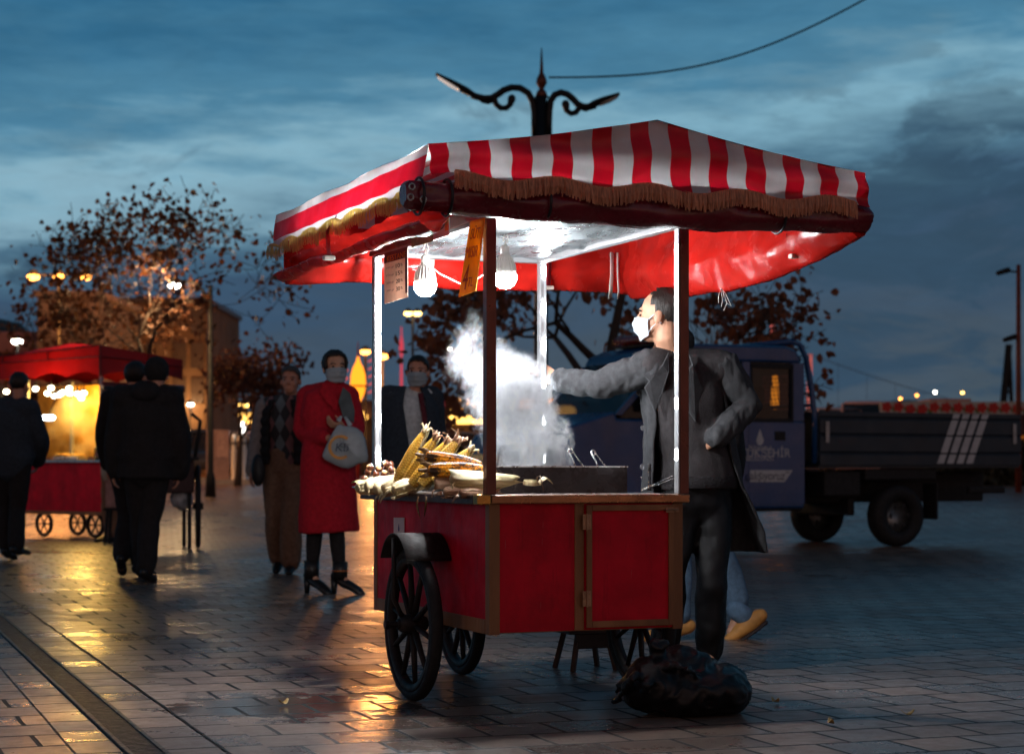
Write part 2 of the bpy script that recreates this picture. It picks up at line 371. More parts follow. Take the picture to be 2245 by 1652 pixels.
# ---------------------------------------------------------------- lamps
GL_W = glow('lamp_white', (1, .93, .78), 14); GL_Y = glow('lamp_amber', (1, .55, .12), 8); GL_O = glow('lamp_orange', (1, .33, .05), 8)
pole_m = mat('lamp_pole_iron', (.010, .009, .009), .7, .0)
GM = {'w': GL_W, 'y': GL_Y, 'o': GL_O}
def lamp_post(px, py, D, col, label, size=.16, n=1, gap=.35, group='lamp posts along the far quay', pole=True, watts=0., arm=0., flat=.55, base=None, name='lamp_post'):
    top = P(px, py, D); zb = gz(min(D, 70)) if base is None else base; bx = top.x + arm
    o = empty(name, (bx, D, zb)); tag(o, label, 'lamp', group)
    m = MB(); m.tube([(0, 0, 0), (0, 0, .4), (0, 0, .5), (0, 0, top.z - zb)], [.11, .09, .06, .04], 10)
    if n > 1: m.tube([(-gap * (n - 1) / 2, 0, top.z - zb + .05), (gap * (n - 1) / 2, 0, top.z - zb + .05)], .03, 8)
    if arm: m.tube([(0, 0, top.z - zb - .3), (-arm * .4, 0, top.z - zb + .05), (-arm, 0, top.z - zb + .1)], .03, 8)
    m.build('pole', pole_m, o, smooth=True)
    for i in range(n):
        x = (i - (n - 1) / 2) * gap - arm
        h = MB(); h.lathe([(.0, .14), (size * .5, .12), (size, .02), (size * 1.02, 0)], (x, 0, top.z - zb + size * .3), 14); sh = h.build('lamp_shade', pole_m, o, smooth=True)
        e = MB(); e.ell((x, -.01, top.z - zb), (size, size, size * flat), nu=14, nv=8); e.build('lamp_globe', GM[col], o, smooth=True)
    if watts:
        ld = bpy.data.lights.new('lamp_light', 'POINT'); ld.energy = watts; ld.color = {'w': (1, .62, .28), 'y': (1, .55, .15), 'o': (1, .36, .08)}[col]; ld.shadow_soft_size = .25
        lo = bpy.data.objects.new('lamp_light', ld); COL.objects.link(lo); lo.parent = o; lo.location = (-arm, -.9, top.z - zb - size * flat - .12)
    return o
lamp_post(130, 607, 46, 'o', 'three-headed post of orange lamps above the pale panelled building', .15, 3, .62, 'street lamps at left', watts=700)
lamp_post(382, 625, 38, 'w', 'bright white lamp on a curved arm among the branches of the big autumn tree', .12, 1, 0, 'street lamps at left', watts=210, arm=.72, flat=.6)
lamp_post(38, 748, 52, 'w', 'single warm lamp under the flat terminal roof at far left', .15, base=gz(52), group='street lamps at left')
lamp_post(801, 771, 60, 'o', 'orange lamp just left of the cart\'s lit far post', .16, group='orange lamps behind the cart')
lamp_post(838, 781, 58, 'o', 'orange lamp just right of the cart\'s lit far post, the brighter of two', .18, group='orange lamps behind the cart', watts=700)
lamp_post(905, 687, 64, 'y', 'amber lamp pair high above the masked man in the dark suit', .14, 2, .3, 'amber lamps behind the cart')
lamp_post(981, 768, 60, 'w', 'white lamp at the left edge of the smoke', .16, group='white lamps behind the smoke')
lamp_post(418, 886, 66, 'w', 'white lamp low on the quay, right of the man in the hooded jacket', .11, watts=60)
for i, (px, py, c) in enumerate(((495, 888, 'o'), (522, 887, 'y'), (538, 888, 'y'), (571, 889, 'o'), (592, 886, 'y'))):
    lamp_post(px, py, 240, c, ['faint orange shore lamp, leftmost of five over the parked cars', 'amber shore lamp, second of five over the parked cars', 'amber shore lamp close beside its twin, third of five over the parked cars',
              'faint orange shore lamp, fourth of five over the parked cars', 'amber shore lamp beside the head of the man in the patterned sweater'][i], .42, group='lamps on the far shore at left', base=-1.2)
for i, (px, py, c) in enumerate(((2010, 872, 'o'), (2046, 866, 'o'), (2086, 861, 'w'), (2146, 861, 'y'))):
    px -= 155
    lamp_post([1974, 2010, 1975 + 75, 2110][i], [873, 866, 859, 860][i], 260, c, ['small orange lamp on the dark hillside, leftmost of four above the truck bed', 'orange lamp on the dark hillside, second of four above the truck bed',
              'white lamp on the dark hillside above the truck bed', 'yellow lamp on the dark hillside, rightmost of four above the truck bed'][i], .2, group='lamps on the hillside at right', base=-1.2, flat=.95)
for i, (px, py, c) in enumerate(((1000, 893, 'w'), (1022, 893, 'y'), (983, 888, 'o'), (1053, 905, 'w'), (1031, 906, 'y'))):
    lamp_post(px, py, 180, c, ['white shore lamp over the pier, between two amber ones', 'amber shore lamp over the pier left of the smoke', 'orange shore lamp beside the masked man\'s shoulder',
              'white shore lamp beside the cart\'s near post', 'small amber shore lamp beside a white one near the cart\'s near post'][i], .38, group='shore lamps behind the cart', base=-1.2)

# long low pier building with lit eaves
def pier(px0, px1, ytop, ybot, D, bars, label):
    a, b = P(px0, ytop, D), P(px1, ybot, D); o = empty('pier_building', ((a.x + b.x) / 2, D, -1.2)); tag(o, label, 'building', 'low pier buildings on the far shore')
    hw = (b.x - a.x) / 2; h = a.z + 1.2
    m = MB(); m.b2((-hw, 0, 0), (hw, 8, h * .82)); m.build('wall', mat('pier_wall', (.10, .06, .05), .8, scale=.6), o)
    m = MB(); m.prism([(-hw - 1, h * .82), (hw + 1, h * .82), (hw - .5, h), (-hw + .5, h)], (0, -1, 0), (1, 0, 0), (0, 0, 1), (0, 10, 0)); m.build('roof', mat('pier_roof', (.08, .04, .045), .7, scale=.5), o)
    for x0, x1, y, c in bars:
        p0, p1 = P(x0, y, D - 1.35), P(x1, y, D - 1.35); k = MB(); r_ = .20 * D / 100
        k.tube([(p0.x - o.location.x, -1.35, p0.z + 1.2), (p1.x - o.location.x, -1.35, p1.z + 1.2)], [(r_ * 1.4, r_ * 1.4)] * 2, 8, rnd=True); k.build('eave_lamp', GM[c], o, smooth=True)
GM['a'] = glow('eave_amber', (1, .5, .1), 2.6); GM['d'] = glow('eave_dull', (1, .36, .08), 1.1)
pier(405, 640, 905, 960, 120, [(415, 432, 917, 'a'), (447, 458, 917, 'a'), (468, 488, 918, 'd'), (498, 540, 917, 'a'), (545, 556, 917, 'a')], 'low pier building with amber eave lights behind the parked cars')
pier(760, 1100, 878, 960, 115, [(970, 1060, 917, 'a'), (958, 990, 884, 'a'), (1000, 1046, 884, 'd'), (1066, 1085, 919, 'd'), (775, 795, 914, 'a')], 'low pier building with bright amber light bars behind the corn cobs')
pier(1080, 1330, 880, 960, 118, [(1085, 1150, 883, 'd'), (1160, 1210, 886, 'd'), (1225, 1252, 901, 'a')], 'low pier building with dull amber lights behind the smoke')

# ---------------------------------------------------------------- buildings at left
def building(name, label, px0, px1, ytop, D, dep, cols, rows, wm, pm, base=None):
    a, b = P(px0, ytop, D), P(px1, ytop, D); zb = gz(D); o = empty(name, ((a.x + b.x) / 2, D, zb)); tag(o, label, 'building')
    hw = (b.x - a.x) / 2; h = a.z - zb
    m = MB(); m.b2((-hw, 0, 0), (hw, dep, h)); m.build('wall', wm, o)
    m = MB(); m.b2((-hw - .1, -.1, h), (hw + .1, dep + .1, h + .18)); m.build('roof', pm, o)
    cw = 2 * hw / cols; rh = h / rows
    for i in range(cols):
        for j in range(rows):
            k = MB(); k.b2((-hw + cw * (i + .12), -.05, rh * (j + .12)), (-hw + cw * (i + .88), .02, rh * (j + .86))); k.build('window_panel', pm if (i * 3 + j) % 4 else wm, o, bevel=.02)
    return o
building('panelled_building', 'pale panelled two storey building behind the stall canopy at left', 82, 218, 650, 58, 6, 5, 4, mat('beige_render', (.30, .19, .11), .8, scale=1.), mat('beige_panel', (.50, .32, .19), .7, scale=2))
building('tall_building', 'brown block of flats standing behind the big autumn tree', 222, 452, 664, 66, 8, 6, 5, mat('brown_wall', (.22, .12, .06), .85, scale=1.), mat('brown_window', (.10, .06, .04), .4))
o = empty('terminal_building', P(20, 1057, 64)); tag(o, 'low terminal with flat reddish layered roofs at the far left edge', 'building')
rp = mat('terminal_roof', (.34, .15, .13), .8, scale=1)
for nm, z0, z1, y0, xo, mt in (('wall', 0, 4.3, .6, -.3, mat('terminal_dark', (.04, .03, .03), .7)), ('roof', 4.3, 5.0, -.6, 0, rp), ('canopy', 2.9, 3.85, -1.6, .3, rp)):
    m = MB(); m.b2((-12, y0, z0), (1.1 + xo, 9, z1)); m.build(nm, mt, o, bevel=.05)

# glowing oval ornament on a pole with red ribs
o = empty('lit_ornament', (P(785, 0, 54).x, 54, gz(54))); tag(o, 'glowing orange pointed ornament on a pole just behind the woman in red', 'ornament')
zc = P(785, 838, 54).z - gz(54)
m = MB(); m.lathe([(.0, -.62), (.08, -.52), (.18, -.3), (.22, -.05), (.20, .22), (.14, .43), (.06, .58), (.02, .76)], (0, 0, zc), 16); m.build('lantern', glow('ornament_glow', (1, .27, .015), 1.5), o, smooth=True)
m = MB(); m.lathe([(.05, -.02), (.3, -.0), (.3, .035), (.05, .05)], (0, 0, zc - .12), 16); m.build('band', mat('ornament_red', (.35, .03, .03), .5), o, smooth=True)
m = MB(); m.tube([(0, 0, 0), (0, 0, zc - .58)], .06, 8); m.build('pole', mat('ornament_pole', (.3, .03, .04), .5), o, smooth=True); m = MB(); m.tube([(0, 0, zc + .72), (0, 0, zc + 1.15)], [.03, .01], 6); m.build('spike', mat('ornament_pole', (.3, .03, .04), .5), o, smooth=True)
for k in range(5):
    m = MB(); zz = zc - .3 + .22 * k; m.tube([(-.28, 0, zz), (-.62, 0, zz - .22)], .03, 6); m.tube([(.28, 0, zz), (.55, 0, zz + .14)], .025, 6); m.build('rib', glow('rib_glow', (.8, .12, .12), .55), o, smooth=True)

# far slender red masts and bridge tower
def mast(px, y0, D, label, r=.12, col=(.5, .05, .07), em=.25):
    t = P(px, y0, D); o = MB(); o.tube([(t.x, D, -1.2), (t.x, D, t.z * .6), (t.x, D, t.z)], [r * 1.6, r * 1.2, r * .5], 8)
    o.lathe([(r * 1.1, 0), (r * 1.9, .2), (r * 1.9, .5), (r * .9, .9)], (t.x, D, t.z * .82), 10)
    return tag(o.build('signal_mast', glow('mast_glow' + str(em), col, em), smooth=True), label, 'mast')
mast(880, 716, 90, 'thin red-lit mast rising between the far post and the suited man', .055, (.7, .06, .09), .6)
mast(972, 880, 88, 'short red-lit mast low beside the suited man\'s shoulder', .09, (.5, .05, .07), .35)
T = P(1775, 776, 700); o = empty('suspension_bridge', (T.x, 700, -1.2)); tag(o, 'distant red-lit suspension bridge tower with cables beyond the truck bed', 'bridge')
rg = glow('tower_red', (.75, .13, .08), .5); m = MB()
for s_ in (-.7, .7): m.tube([(s_, 0, 0), (s_ * .8, 0, T.z + 1.2)], [.5, .3], 8)
for f in (.35, .65, .95): m.box((0, 0, (T.z + 1.2) * f), (1.7, .6, .7))
m.build('tower', rg, o)
m = MB(); dk = P(0, 948, 700).z + 1.2; m.b2((-160, -3, dk), (130, 3, dk + .9)); m.build('deck', mat('bridge_deck', (.05, .04, .05), .8), o)
for s_ in (-1, 1):
    m = MB(); L = 125
    m.tube([(s_ * L * k / 12, 0, dk + .9 + (T.z + 1.2 - dk - .9) * (1 - k / 12) ** 1.7) for k in range(13)], .13, 6)
    for k in range(1, 11):
        zz = dk + .9 + (T.z + 1.2 - dk - .9) * (1 - k / 12) ** 1.7; m.tube([(s_ * L * k / 12, 0, dk + .8), (s_ * L * k / 12, 0, zz)], .06, 4)
    m.build('cable', mat('bridge_cable', (.12, .12, .14), .6), o)
T = P(1697, 765, 72); o = empty('lit_pavilion', (T.x, 72.5, gz(70))); tag(o, 'distant pavilion with pink-lit pointed roof showing above the truck cab', 'building')
m = MB(); zb = T.z - o.location.z
m.lathe([(.9, zb - .05), (.55, zb + .12), (.28, zb + .32), (.13, zb + .6), (.03, zb + 1.25)], (0, 0, 0), 4, Matrix.Rotation(R(45), 4, 'Z')); m.build('roof', glow('pavilion_pink', (.85, .16, .13), .55), o)
m = MB(); m.b2((-.55, -.55, 0), (.55, .55, zb)); m.build('wall', mat('pavilion_wall', (.2, .08, .08), .7), o)

# tall decorative street lamp behind the cart
D = 32.; t0 = P(1186, 1025, D); o = empty('street_lamp', (t0.x, D, gz(D))); tag(o, 'tall black ornate street lamp with two scrolled arms and a spike finial behind the awning', 'street lamp')
lm = mat('lamp_black', (.012, .012, .014), .45, .4, var=.1); zb = gz(D); s_ = D / FP
def LP(px, py): return Vector(((px - 1186) * s_, 0, CH + (HY - py) * s_ - zb))
m = MB(); m.tube([(0, 0, 0), (0, 0, .9)], [.2, .13], 12); m.tube([(0, 0, .85), LP(1186, 212)], [.125, .10], 12)
m.build('pole', lm, o, smooth=True)
m = MB(); c = LP(1187, 105)
m.lathe([(.075, LP(0, 214).z), (.1, LP(0, 208).z), (.075, LP(0, 200).z), (.04, LP(0, 196).z), (.06, LP(0, 190).z), (.095, LP(0, 182).z), (.08, LP(0, 172).z), (.035, LP(0, 160).z), (.03, LP(0, 150).z), (.008, c.z)], (.01, 0, 0), 12)
m.build('finial', mat('finial_bronze', (.12, .04, .03), .4, .5), o, smooth=True)
def arm(sg):
    f = (lambda a, b: LP(a, b)) 
    if sg < 0: K = [(1173, 300), (1172, 270), (1172, 245), (1168, 222), (1158, 204), (1140, 193), (1121, 192), (1104, 198), (1092, 207), (1078, 215), (1062, 216), (1048, 213), (1034, 209)]; sc = [(1086, 209), (1084, 218), (1088, 229), (1098, 237), (1110, 237), (1118, 230), (1122, 216)]
    else: K = [(1203, 300), (1203, 270), (1204, 245), (1207, 222), (1216, 208), (1230, 203), (1244, 207), (1256, 217), (1266, 228), (1278, 234), (1292, 235), (1306, 231)]; sc = [(1268, 228), (1269, 238), (1262, 247), (1252, 249), (1243, 243), (1240, 228)]
    m = MB(); m.tube([f(*k) for k in K], .058, 8); m.tube([f(*k) for k in sc], [.05] * (len(sc) - 1) + [.07], 8, rnd=True)
    if sg < 0: m.tube([f(1048, 213), f(1058, 222), f(1070, 225), f(1084, 220)], .035, 8)
    else: m.tube([f(1294, 236), f(1285, 241), f(1275, 238), f(1268, 232)], .035, 8)
    m.tube([f(1173 if sg < 0 else 1203, 272), f(1186, 272)], .03, 8)
    m.tube([f(1173 if sg < 0 else 1203, 214), f(1186, 206)], .02, 8)
    a = m.build('arm', lm, o, smooth=True)
    h = MB(); e0, e1 = (f(1040, 209), f(958, 164)) if sg < 0 else (f(1290, 233), f(1356, 207))
    h.tube([e0, e0.lerp(e1, .2), e0.lerp(e1, .5), e1], [(.06, .045), (.14, .06), (.16, .055), (.13, .025)], 12, xd=(0, 1, 0), rnd=True)
    hh = h.build('lamp_head', lm, a, smooth=True)
    gl = MB(); dn = Vector((0, 0, -.055))
    gl.tube([e0.lerp(e1, .42) + dn, e0.lerp(e1, .7) + dn, e0.lerp(e1, .97) + dn * .7], [(.1, .02), (.12, .022), (.1, .012)], 10, xd=(0, 1, 0), rnd=True)
    gl.build('lens', mat('lamp_lens', (.75, .72, .66), .25, var=.05) if sg > 0 else mat('lens_pale', (.8, .72, .66), .3, var=.05, emit=(.7, .6, .55), es=.45), a, smooth=True)
arm(-1); arm(1)
o = MB(); pts = []
a, b = P(1203, 170, 32), P(1845, -2, 32)
for k in range(25):
    u = k / 24; pts.append(a.lerp(P(2000, -60, 32), u) - Vector((0, 0, .55 * math.sin(math.pi * u) ** 1)))
o.tube(pts, .016, 6); tag(o.build('overhead_cable', lm, smooth=True), 'thin overhead cable sagging from the ornate lamp towards the upper right', 'cable')

# ---------------------------------------------------------------- trees
bark = mat('tree_bark', (.05, .035, .028), .9, scale=6, bump=.6, bscale=25)
def leaf_mat(name, a, b):
    m = bpy.data.materials.new(name); m.use_nodes = True; n = NT(m.node_tree); bs = m.node_tree.nodes['Principled BSDF']; out = m.node_tree.nodes['Material Output']
    f = n.noise(n.coord(), 1.9, 3, .7); f2 = n.noise(n.coord(), 14, 2)
    c = n.mix(n.maprange(f, .35, .65), a, b); c = n.mix(n.maprange(f2, .4, .7, 0, .6), c, tuple(x * .35 for x in a)); n.link(c, bs.inputs['Base Color']); bs.inputs['Roughness'].default_value = .6
    tr = n.node('ShaderNodeBsdfTranslucent'); n.link(c, tr.inputs[0]); mx = n.node('ShaderNodeMixShader'); mx.inputs[0].default_value = .35
    n.link(bs.outputs[0], mx.inputs[1]); n.link(tr.outputs[0], mx.inputs[2]); n.link(mx.outputs[0], out.inputs[0]); return m
def tree(label, base, H, seed, lm_, leaf, per, trunk_r=.16, first=.35, fan=38, lean=(0, 0), depth=5, group=None, inside=None, name='tree', top=99, cap=99):
    rng = random.Random(seed); o = empty(name, base); tag(o, label, 'tree', group); m = MB(); tips = []
    def grow(p, dv, L, r, dpt):
        n = 4; pts = [p]; rs = [r]; d_ = dv.copy()
        for k in range(n):
            d_ = (d_ + Vector((rng.gauss(0, .13), rng.gauss(0, .13), rng.gauss(0, .08) + .03))).normalized(); p = p + d_ * L / n; pts.append(p); rs.append(max(.006, r * (1 - .42 * (k + 1) / n)))
        m.tube(pts, rs, 8 if r > .05 else 5)
        if dpt <= 2: tips.extend(pts[2:])
        if dpt == 0 or (p.z > cap and noise.noise(p * 3.1) < .18): return
        k = 3 if dpt > 2 else 2 + (rng.random() < .6); a0 = rng.random() * 6.28
        for i in range(k):
            a = a0 + 6.283 * i / k + rng.gauss(0, .3); tl = R(fan) * rng.uniform(.55, 1.25); x, y = frame(d_, Vector((1, .3, .1)))
            nd = d_ * math.cos(tl) + (x * math.cos(a) + y * math.sin(a)) * math.sin(tl); nd.z += .05
            q = pts[-1] if i or rng.random() < .5 else pts[-2]
            grow(q, nd.normalized(), L * rng.uniform(.62, .86), rs[-1] * rng.uniform(.62, .8), dpt - 1)
    grow(Vector((0, 0, -.05)), Vector((lean[0], lean[1], 1)).normalized(), H * first, trunk_r, depth)
    m.build('trunk', bark, o, smooth=True)
    v = []; f = []
    for tpt in tips:
        if inside and not inside(tpt): continue
        dens = noise.noise(tpt * .9 + Vector((seed, 0, 0)))
        pp = per * (.10 if tpt.z > top + .6 else .4 if tpt.z > top else 1)
        for _ in range(int(pp * (1.1 + 1.9 * dens) + rng.random()) if dens > -.5 else 0):
            c = tpt + Vector((rng.gauss(0, .16), rng.gauss(0, .16), rng.gauss(-.04, .15))); s = leaf * rng.uniform(.6, 1.3)
            M = Euler((rng.gauss(1.0, .7), rng.gauss(0, .6), rng.random() * 6.28)).to_matrix(); i = len(v)
            for a, b_, z in ((0, -.55, 0), (.42, -.15, .12), (.5, .3, .05), (0, .65, -.1), (-.5, .3, .05), (-.42, -.15, .12)): v.append(c + M @ Vector((a * s, b_ * s, z * s)))
            f.append((i, i + 1, i + 2, i + 3)); f.append((i, i + 3, i + 4, i + 5))
    q = MB(); q.add(v, f); q.build('crown', lm_, o); return o
D = 36.; tree('broad autumn tree with rusty leaves behind the left stall', (P(300, 0, D).x, D, gz(D)), 8.3, 94, leaf_mat('rust_leaves', (.15, .045, .014), (.075, .040, .018)), .095, 1.0, .13, .24, 48, depth=6, group='autumn trees')
D = 44.; tree('thin dim autumn tree standing right of the big one, above the quay', (P(520, 0, D).x, D, gz(D)), 4.6, 21, leaf_mat('dull_leaves', (.12, .045, .03), (.07, .035, .03)), .10, 3.4, .1, .24, 40, group='autumn trees')
D = 27.5; tree('plane tree with large brown leaves behind the vendor and the awning', (P(1392, 0, D).x, D, gz(D)), 8.0, 75, leaf_mat('brown_leaves', (.26, .095, .045), (.15, .06, .035)), .125, 4.6, .17, .29, 48, top=3.6, cap=4.2, group='autumn trees', name='plane_tree')
D = 30.; tree('smaller plane tree with drooping brown leaves just right of the vendor', (P(1600, 0, D).x, D, gz(D)), 3.4, 110, MATS.get('x') or leaf_mat('russet_leaves', (.30, .10, .045), (.17, .06, .03)), .12, .62, .10, .36, 40, group='autumn trees', name='plane_tree')
# ================================================================ THE CORN CART
CA = R(22); N0 = Vector((-.0808, 6.927, 0)); CW, CLN = .773, 1.343
CM = Matrix.Translation(N0) @ Matrix.Rotation(CA, 4, 'Z'); CI = CM.inverted()
EYE = CI @ Vector((0, 0, CH))
def ray(px, py): return CI.to_3x3() @ Vector(((px - CX) / FP, 1, (HY - py) / FP))
def onx(px, py, x): d_ = ray(px, py); return EYE + d_ * ((x - EYE.x) / d_.x)          # cart coordinates of a photo point on a plane of the cart
def ony(px, py, y): d_ = ray(px, py); return EYE + d_ * ((y - EYE.y) / d_.y)
def onz(px, py, z): d_ = ray(px, py); return EYE + d_ * ((z - EYE.z) / d_.z)
cart = empty('corn_cart', N0, CA)
tag(cart, 'red street cart under a striped awning selling grilled corn and chestnuts, lit by white lamps', 'food cart')

red_paint = mat('cart_red_paint', (.60, .004, .024), .5, var=.22, scale=5, bump=.12, bscale=30, spec=.2)
def weather(m):
    n = NT(m.node_tree); b = m.node_tree.nodes['Principled BSDF']; src = b.inputs['Base Color'].links[0].from_socket; co = n.coord()
    st_ = n.maprange(n.noise(n.mapping(co, scale=(1, 1, .10)), 26, 5, .7), .56, .70); sm_ = n.maprange(n.noise(co, 3.2, 6, .7), .50, .68)
    c = n.mix(n.math('MULTIPLY', st_, .35), src, (.10, .004, .008)); c = n.mix(n.math('MULTIPLY', sm_, .45), c, (.16, .006, .012))
    sc_ = n.maprange(n.noise(n.mapping(co, rot=(.3, .5, .2), scale=(1, 1, .05)), 120, 2, .5), .735, .75); c = n.mix(n.math('MULTIPLY', sc_, .5), c, (.5, .2, .18)); n.link(c, b.inputs['Base Color'])
weather(red_paint)
wood = mat('cart_trim_wood', (.27, .12, .05), .5, var=.35, scale=7, stretch=(1, 1, .2), bump=.2, bscale=60)
copper = mat('counter_copper', (.42, .20, .10), .28, .75, var=.3, scale=9, bump=.1)
steel = mat('dull_steel', (.5, .5, .5), .3, .9, var=.2, scale=20, bump=.05)
alu = mat('post_aluminium', (.30, .30, .31), .4, .5, var=.1, scale=8)
postm = mat('post_brown', (.17, .055, .04), .35, .35, var=.2, scale=6)
dark_iron = mat('wheel_black', (.016, .012, .011), .6, .1, var=.3, scale=12, bump=.2, bscale=80)
rubber = mat('tyre_rubber', (.012, .012, .013), .75, bump=.2, bscale=90)
hinge_m = mat('hinge_steel', (.35, .22, .14), .4, .8)

zb, zt = .299, .775
for nm, lo, hi in (('side_panel', (0, .0, zb + .045), (.012, CLN, zt)), ('side_panel', (CW - .012, 0, zb), (CW, CLN, zt)), ('end_panel', (.012, 0, zb + .004), (CW - .012, .012, zt)), ('end_panel', (.012, CLN - .012, zb), (CW - .012, CLN, zt))):
    m = MB(); m.b2(lo, hi); m.build(nm, red_paint, cart)
m = MB(); m.b2((.01, .01, zb), (CW - .01, CLN - .01, zb + .02)); m.build('floor_board', wood, cart)
for x in (-.004, CW - .036):
    for y in (-.006, CLN - .034):
        m = MB(); m.b2((x, y, zb - .004), (x + .042, y + .042, zt)); m.build('corner_trim', wood, cart, bevel=.003)
m = MB(); m.b2((-.004, .038, zb - .003), (.016, CLN - .036, zb + .05)); m.build('bottom_rail', wood, cart, bevel=.003)
m = MB(); m.b2((.335, -.005, zb + .002), (.372, .004, zt)); m.build('door_jamb', wood, cart, bevel=.002)
# door of the end panel
dmb = MB(); dmb.b2((.376, -.012, zb + .012), (.735, .001, zt - .012)); door = dmb.build('door', red_paint, cart)
for lo, hi in (((.376, -.021, zb + .012), (.398, -.0125, zt - .012)), ((.713, -.021, zb + .012), (.735, -.0125, zt - .012)), ((.3985, -.021, zt - .034), (.7125, -.0125, zt - .012)), ((.3985, -.021, zb + .012), (.7125, -.0125, zb + .036))):
    m = MB(); m.b2(lo, hi); m.build('door_frame', wood, door, bevel=.002)
for z in (zb + .12, zb + .402):
    m = MB(); m.b2((.358, -.0245, z - .028), (.392, -.0215, z + .028)); m.tube([(.3745, -.026, z - .03), (.3745, -.026, z + .03)], .004, 8)
    for dx_ in (-.011, .011):
        for dz_ in (-.018, .0, .018): m.ell((.3745 + dx_, -.025, z + dz_), (.0025, .002, .0025), nu=8, nv=6)
    m.build('hinge', hinge_m, door)
m = MB(); m.b2((.70, -.0245, zt - .042), (.735, -.0215, zt - .022)); m.tube([(.695, -.027, zt - .032), (.748, -.027, zt - .032)], .004, 8); m.b2((.738, -.023, zt - .04), (.752, -.006, zt - .024)); m.build('latch', hinge_m, door)
# counter
ctr = MB(); ctr.b2((-.045, -.012, zt + .0005), (CW + .01, CLN + .03, zt + .027)); top = ctr.build('countertop', mat('counter_steel', (.30, .24, .21), .32, .7, var=.3, scale=8, bump=.1), cart, bevel=.003)
m = MB(); m.b2((.0, -.024, zt - .006), (CW + .028, -.0125, zt + .026)); m.build('counter_edge', copper, top, bevel=.005)
m = MB(); m.b2((-.058, .02, zt - .008), (-.0455, CLN + .03, zt + .026)); m.build('counter_edge', mat('edge_dark', (.10, .05, .035), .35, .5), top, bevel=.004)
m = MB(); m.b2((-.058, -.026, zt - .008), (-.004, .018, zt + .0285)); m.build('corner_cap', mat('brass_cap', (.6, .32, .08), .25, .9), top, bevel=.004)
# stickers on the side
paper = mat('sticker_paper', (.72, .58, .60), .6, var=.08); ink = mat('sticker_ink', (.10, .09, .22), .6, var=0)
def plate(name, TL, TR, BR, BL, m, parent, th=.0015):
    nrm = (TR - TL).cross(BL - TL).normalized(); nrm = nrm if nrm.dot(EYE - TL) > 0 else -nrm
    k = MB(); k.add([TL, TR, BR, BL] + [q - nrm * th for q in (TL, TR, BR, BL)], [(0, 1, 2, 3), (7, 6, 5, 4), (0, 4, 5, 1), (1, 5, 6, 2), (2, 6, 7, 3), (3, 7, 4, 0)])
    return k.build(name, m, parent), nrm
xs = -.0045
st, nr = plate('sticker', onx(863, 1134, xs), onx(886, 1134, xs), onx(886, 1186, xs), onx(863, 1186, xs), paper, cart)
def on_plate(TL, TR, BL, nrm, u, v, lift=.001): return TL + (TR - TL) * u + (BL - TL) * v + nrm * lift
def drop_poly(): return [(.0, 1.)] + [(.42 * math.cos(a), .42 * math.sin(a)) for a in np.linspace(R(38), R(-218), 20)]
a_, b_, c_ = onx(863, 1134, xs), onx(886, 1134, xs), onx(863, 1186, xs)
m = MB(); m.prism([(x * .022, y * .022) for x, y in drop_poly()], on_plate(a_, b_, c_, nr, .5, .48, .0003), (0, -1, 0), (0, 0, 1), nr * .0008); m.build('emblem', ink, st)
m = MB()
for k in range(2): p0 = on_plate(a_, b_, c_, nr, .5, .80 + .08 * k, .0006); m.box(p0, (.001, .036 - .008 * k, .0022))
m.build('print_line', ink, st)
st2, nr2 = plate('sticker', onx(847, 1182, xs), onx(860, 1180, xs), onx(860, 1216, xs), onx(847, 1218, xs), mat('sticker_tan', (.5, .32, .22), .6), cart)
st2['label'] = 'small tan sticker half hidden by the fender'

# ---- wheels
def wheel(c, r, w, label=None):
    o = empty('wheel', c); o.parent = cart
    A = Matrix.Rotation(R(90), 4, 'Y')
    m = MB(); torus(m, (0, 0, 0), r - .022, .022, 48, 10, A, asp=w / .044); m.build('tyre', rubber, o, smooth=True)
    m = MB(); m.lathe([(r - .042, -w * .42), (r - .036, -w * .36), (r - .036, w * .36), (r - .042, w * .42), (r - .062, w * .34), (r - .064, -w * .34)], (0, 0, 0), 48, A, close=True); m.build('rim', dark_iron, o, smooth=True)
    m = MB(); m.lathe([(.0, -.055), (.026, -.055), (.036, -.035), (.042, 0), (.036, .035), (.026, .055), (0, .055)], (0, 0, 0), 16, A); m.build('hub', dark_iron, o, smooth=True)
    for k in range(10):
        a = 2 * math.pi * (k + .3) / 10; q = Vector((0, math.cos(a), math.sin(a))); m = MB()
        m.tube([q * .03, q * .12, q * (r - .05)], [(.015, .011), (.013, .009), (.010, .0075)], 8, xd=(1, 0, 0)); m.build('spoke', dark_iron, o, smooth=True)
    return o
wr = .297
w1 = wheel((-.10, .561, wr), wr, .05); wheel((CW + .10, .561, wr), wr, .05); wheel((.40, 1.36, .252), .252, .05)
m = MB(); m.tube([(-.20, .561, wr), (CW + .16, .561, wr)], .013, 10); m.tube([(-.215, .561, wr), (-.198, .561, wr)], .019, 8); m.tube([(-.165, .561, wr), (-.15, .561, wr)], .022, 8)
m.box((CW / 2, .561, wr + .0), (CW, .04, .03)); m.build('axle', dark_iron, cart, smooth=False, bevel=.003)
m = MB(); m.box((.40, 1.30, .275), (.10, .05, .05)); m.box((.37, 1.36, .26), (.012, .05, .10)); m.box((.43, 1.36, .26), (.012, .05, .10)); m.build('fork', dark_iron, cart, bevel=.003)
m = MB(); FR = .175; m.grid(lambda u, v: (-.185 + .18 * v, .545 + FR * math.sin(R(-64 + 128 * u)), .472 + FR * math.cos(R(-64 + 128 * u))), 24, 3)
m.build('fender', mat('fender_iron', (.012, .008, .007), .75, .0, bump=.15), cart, smooth=True, solid=.006)
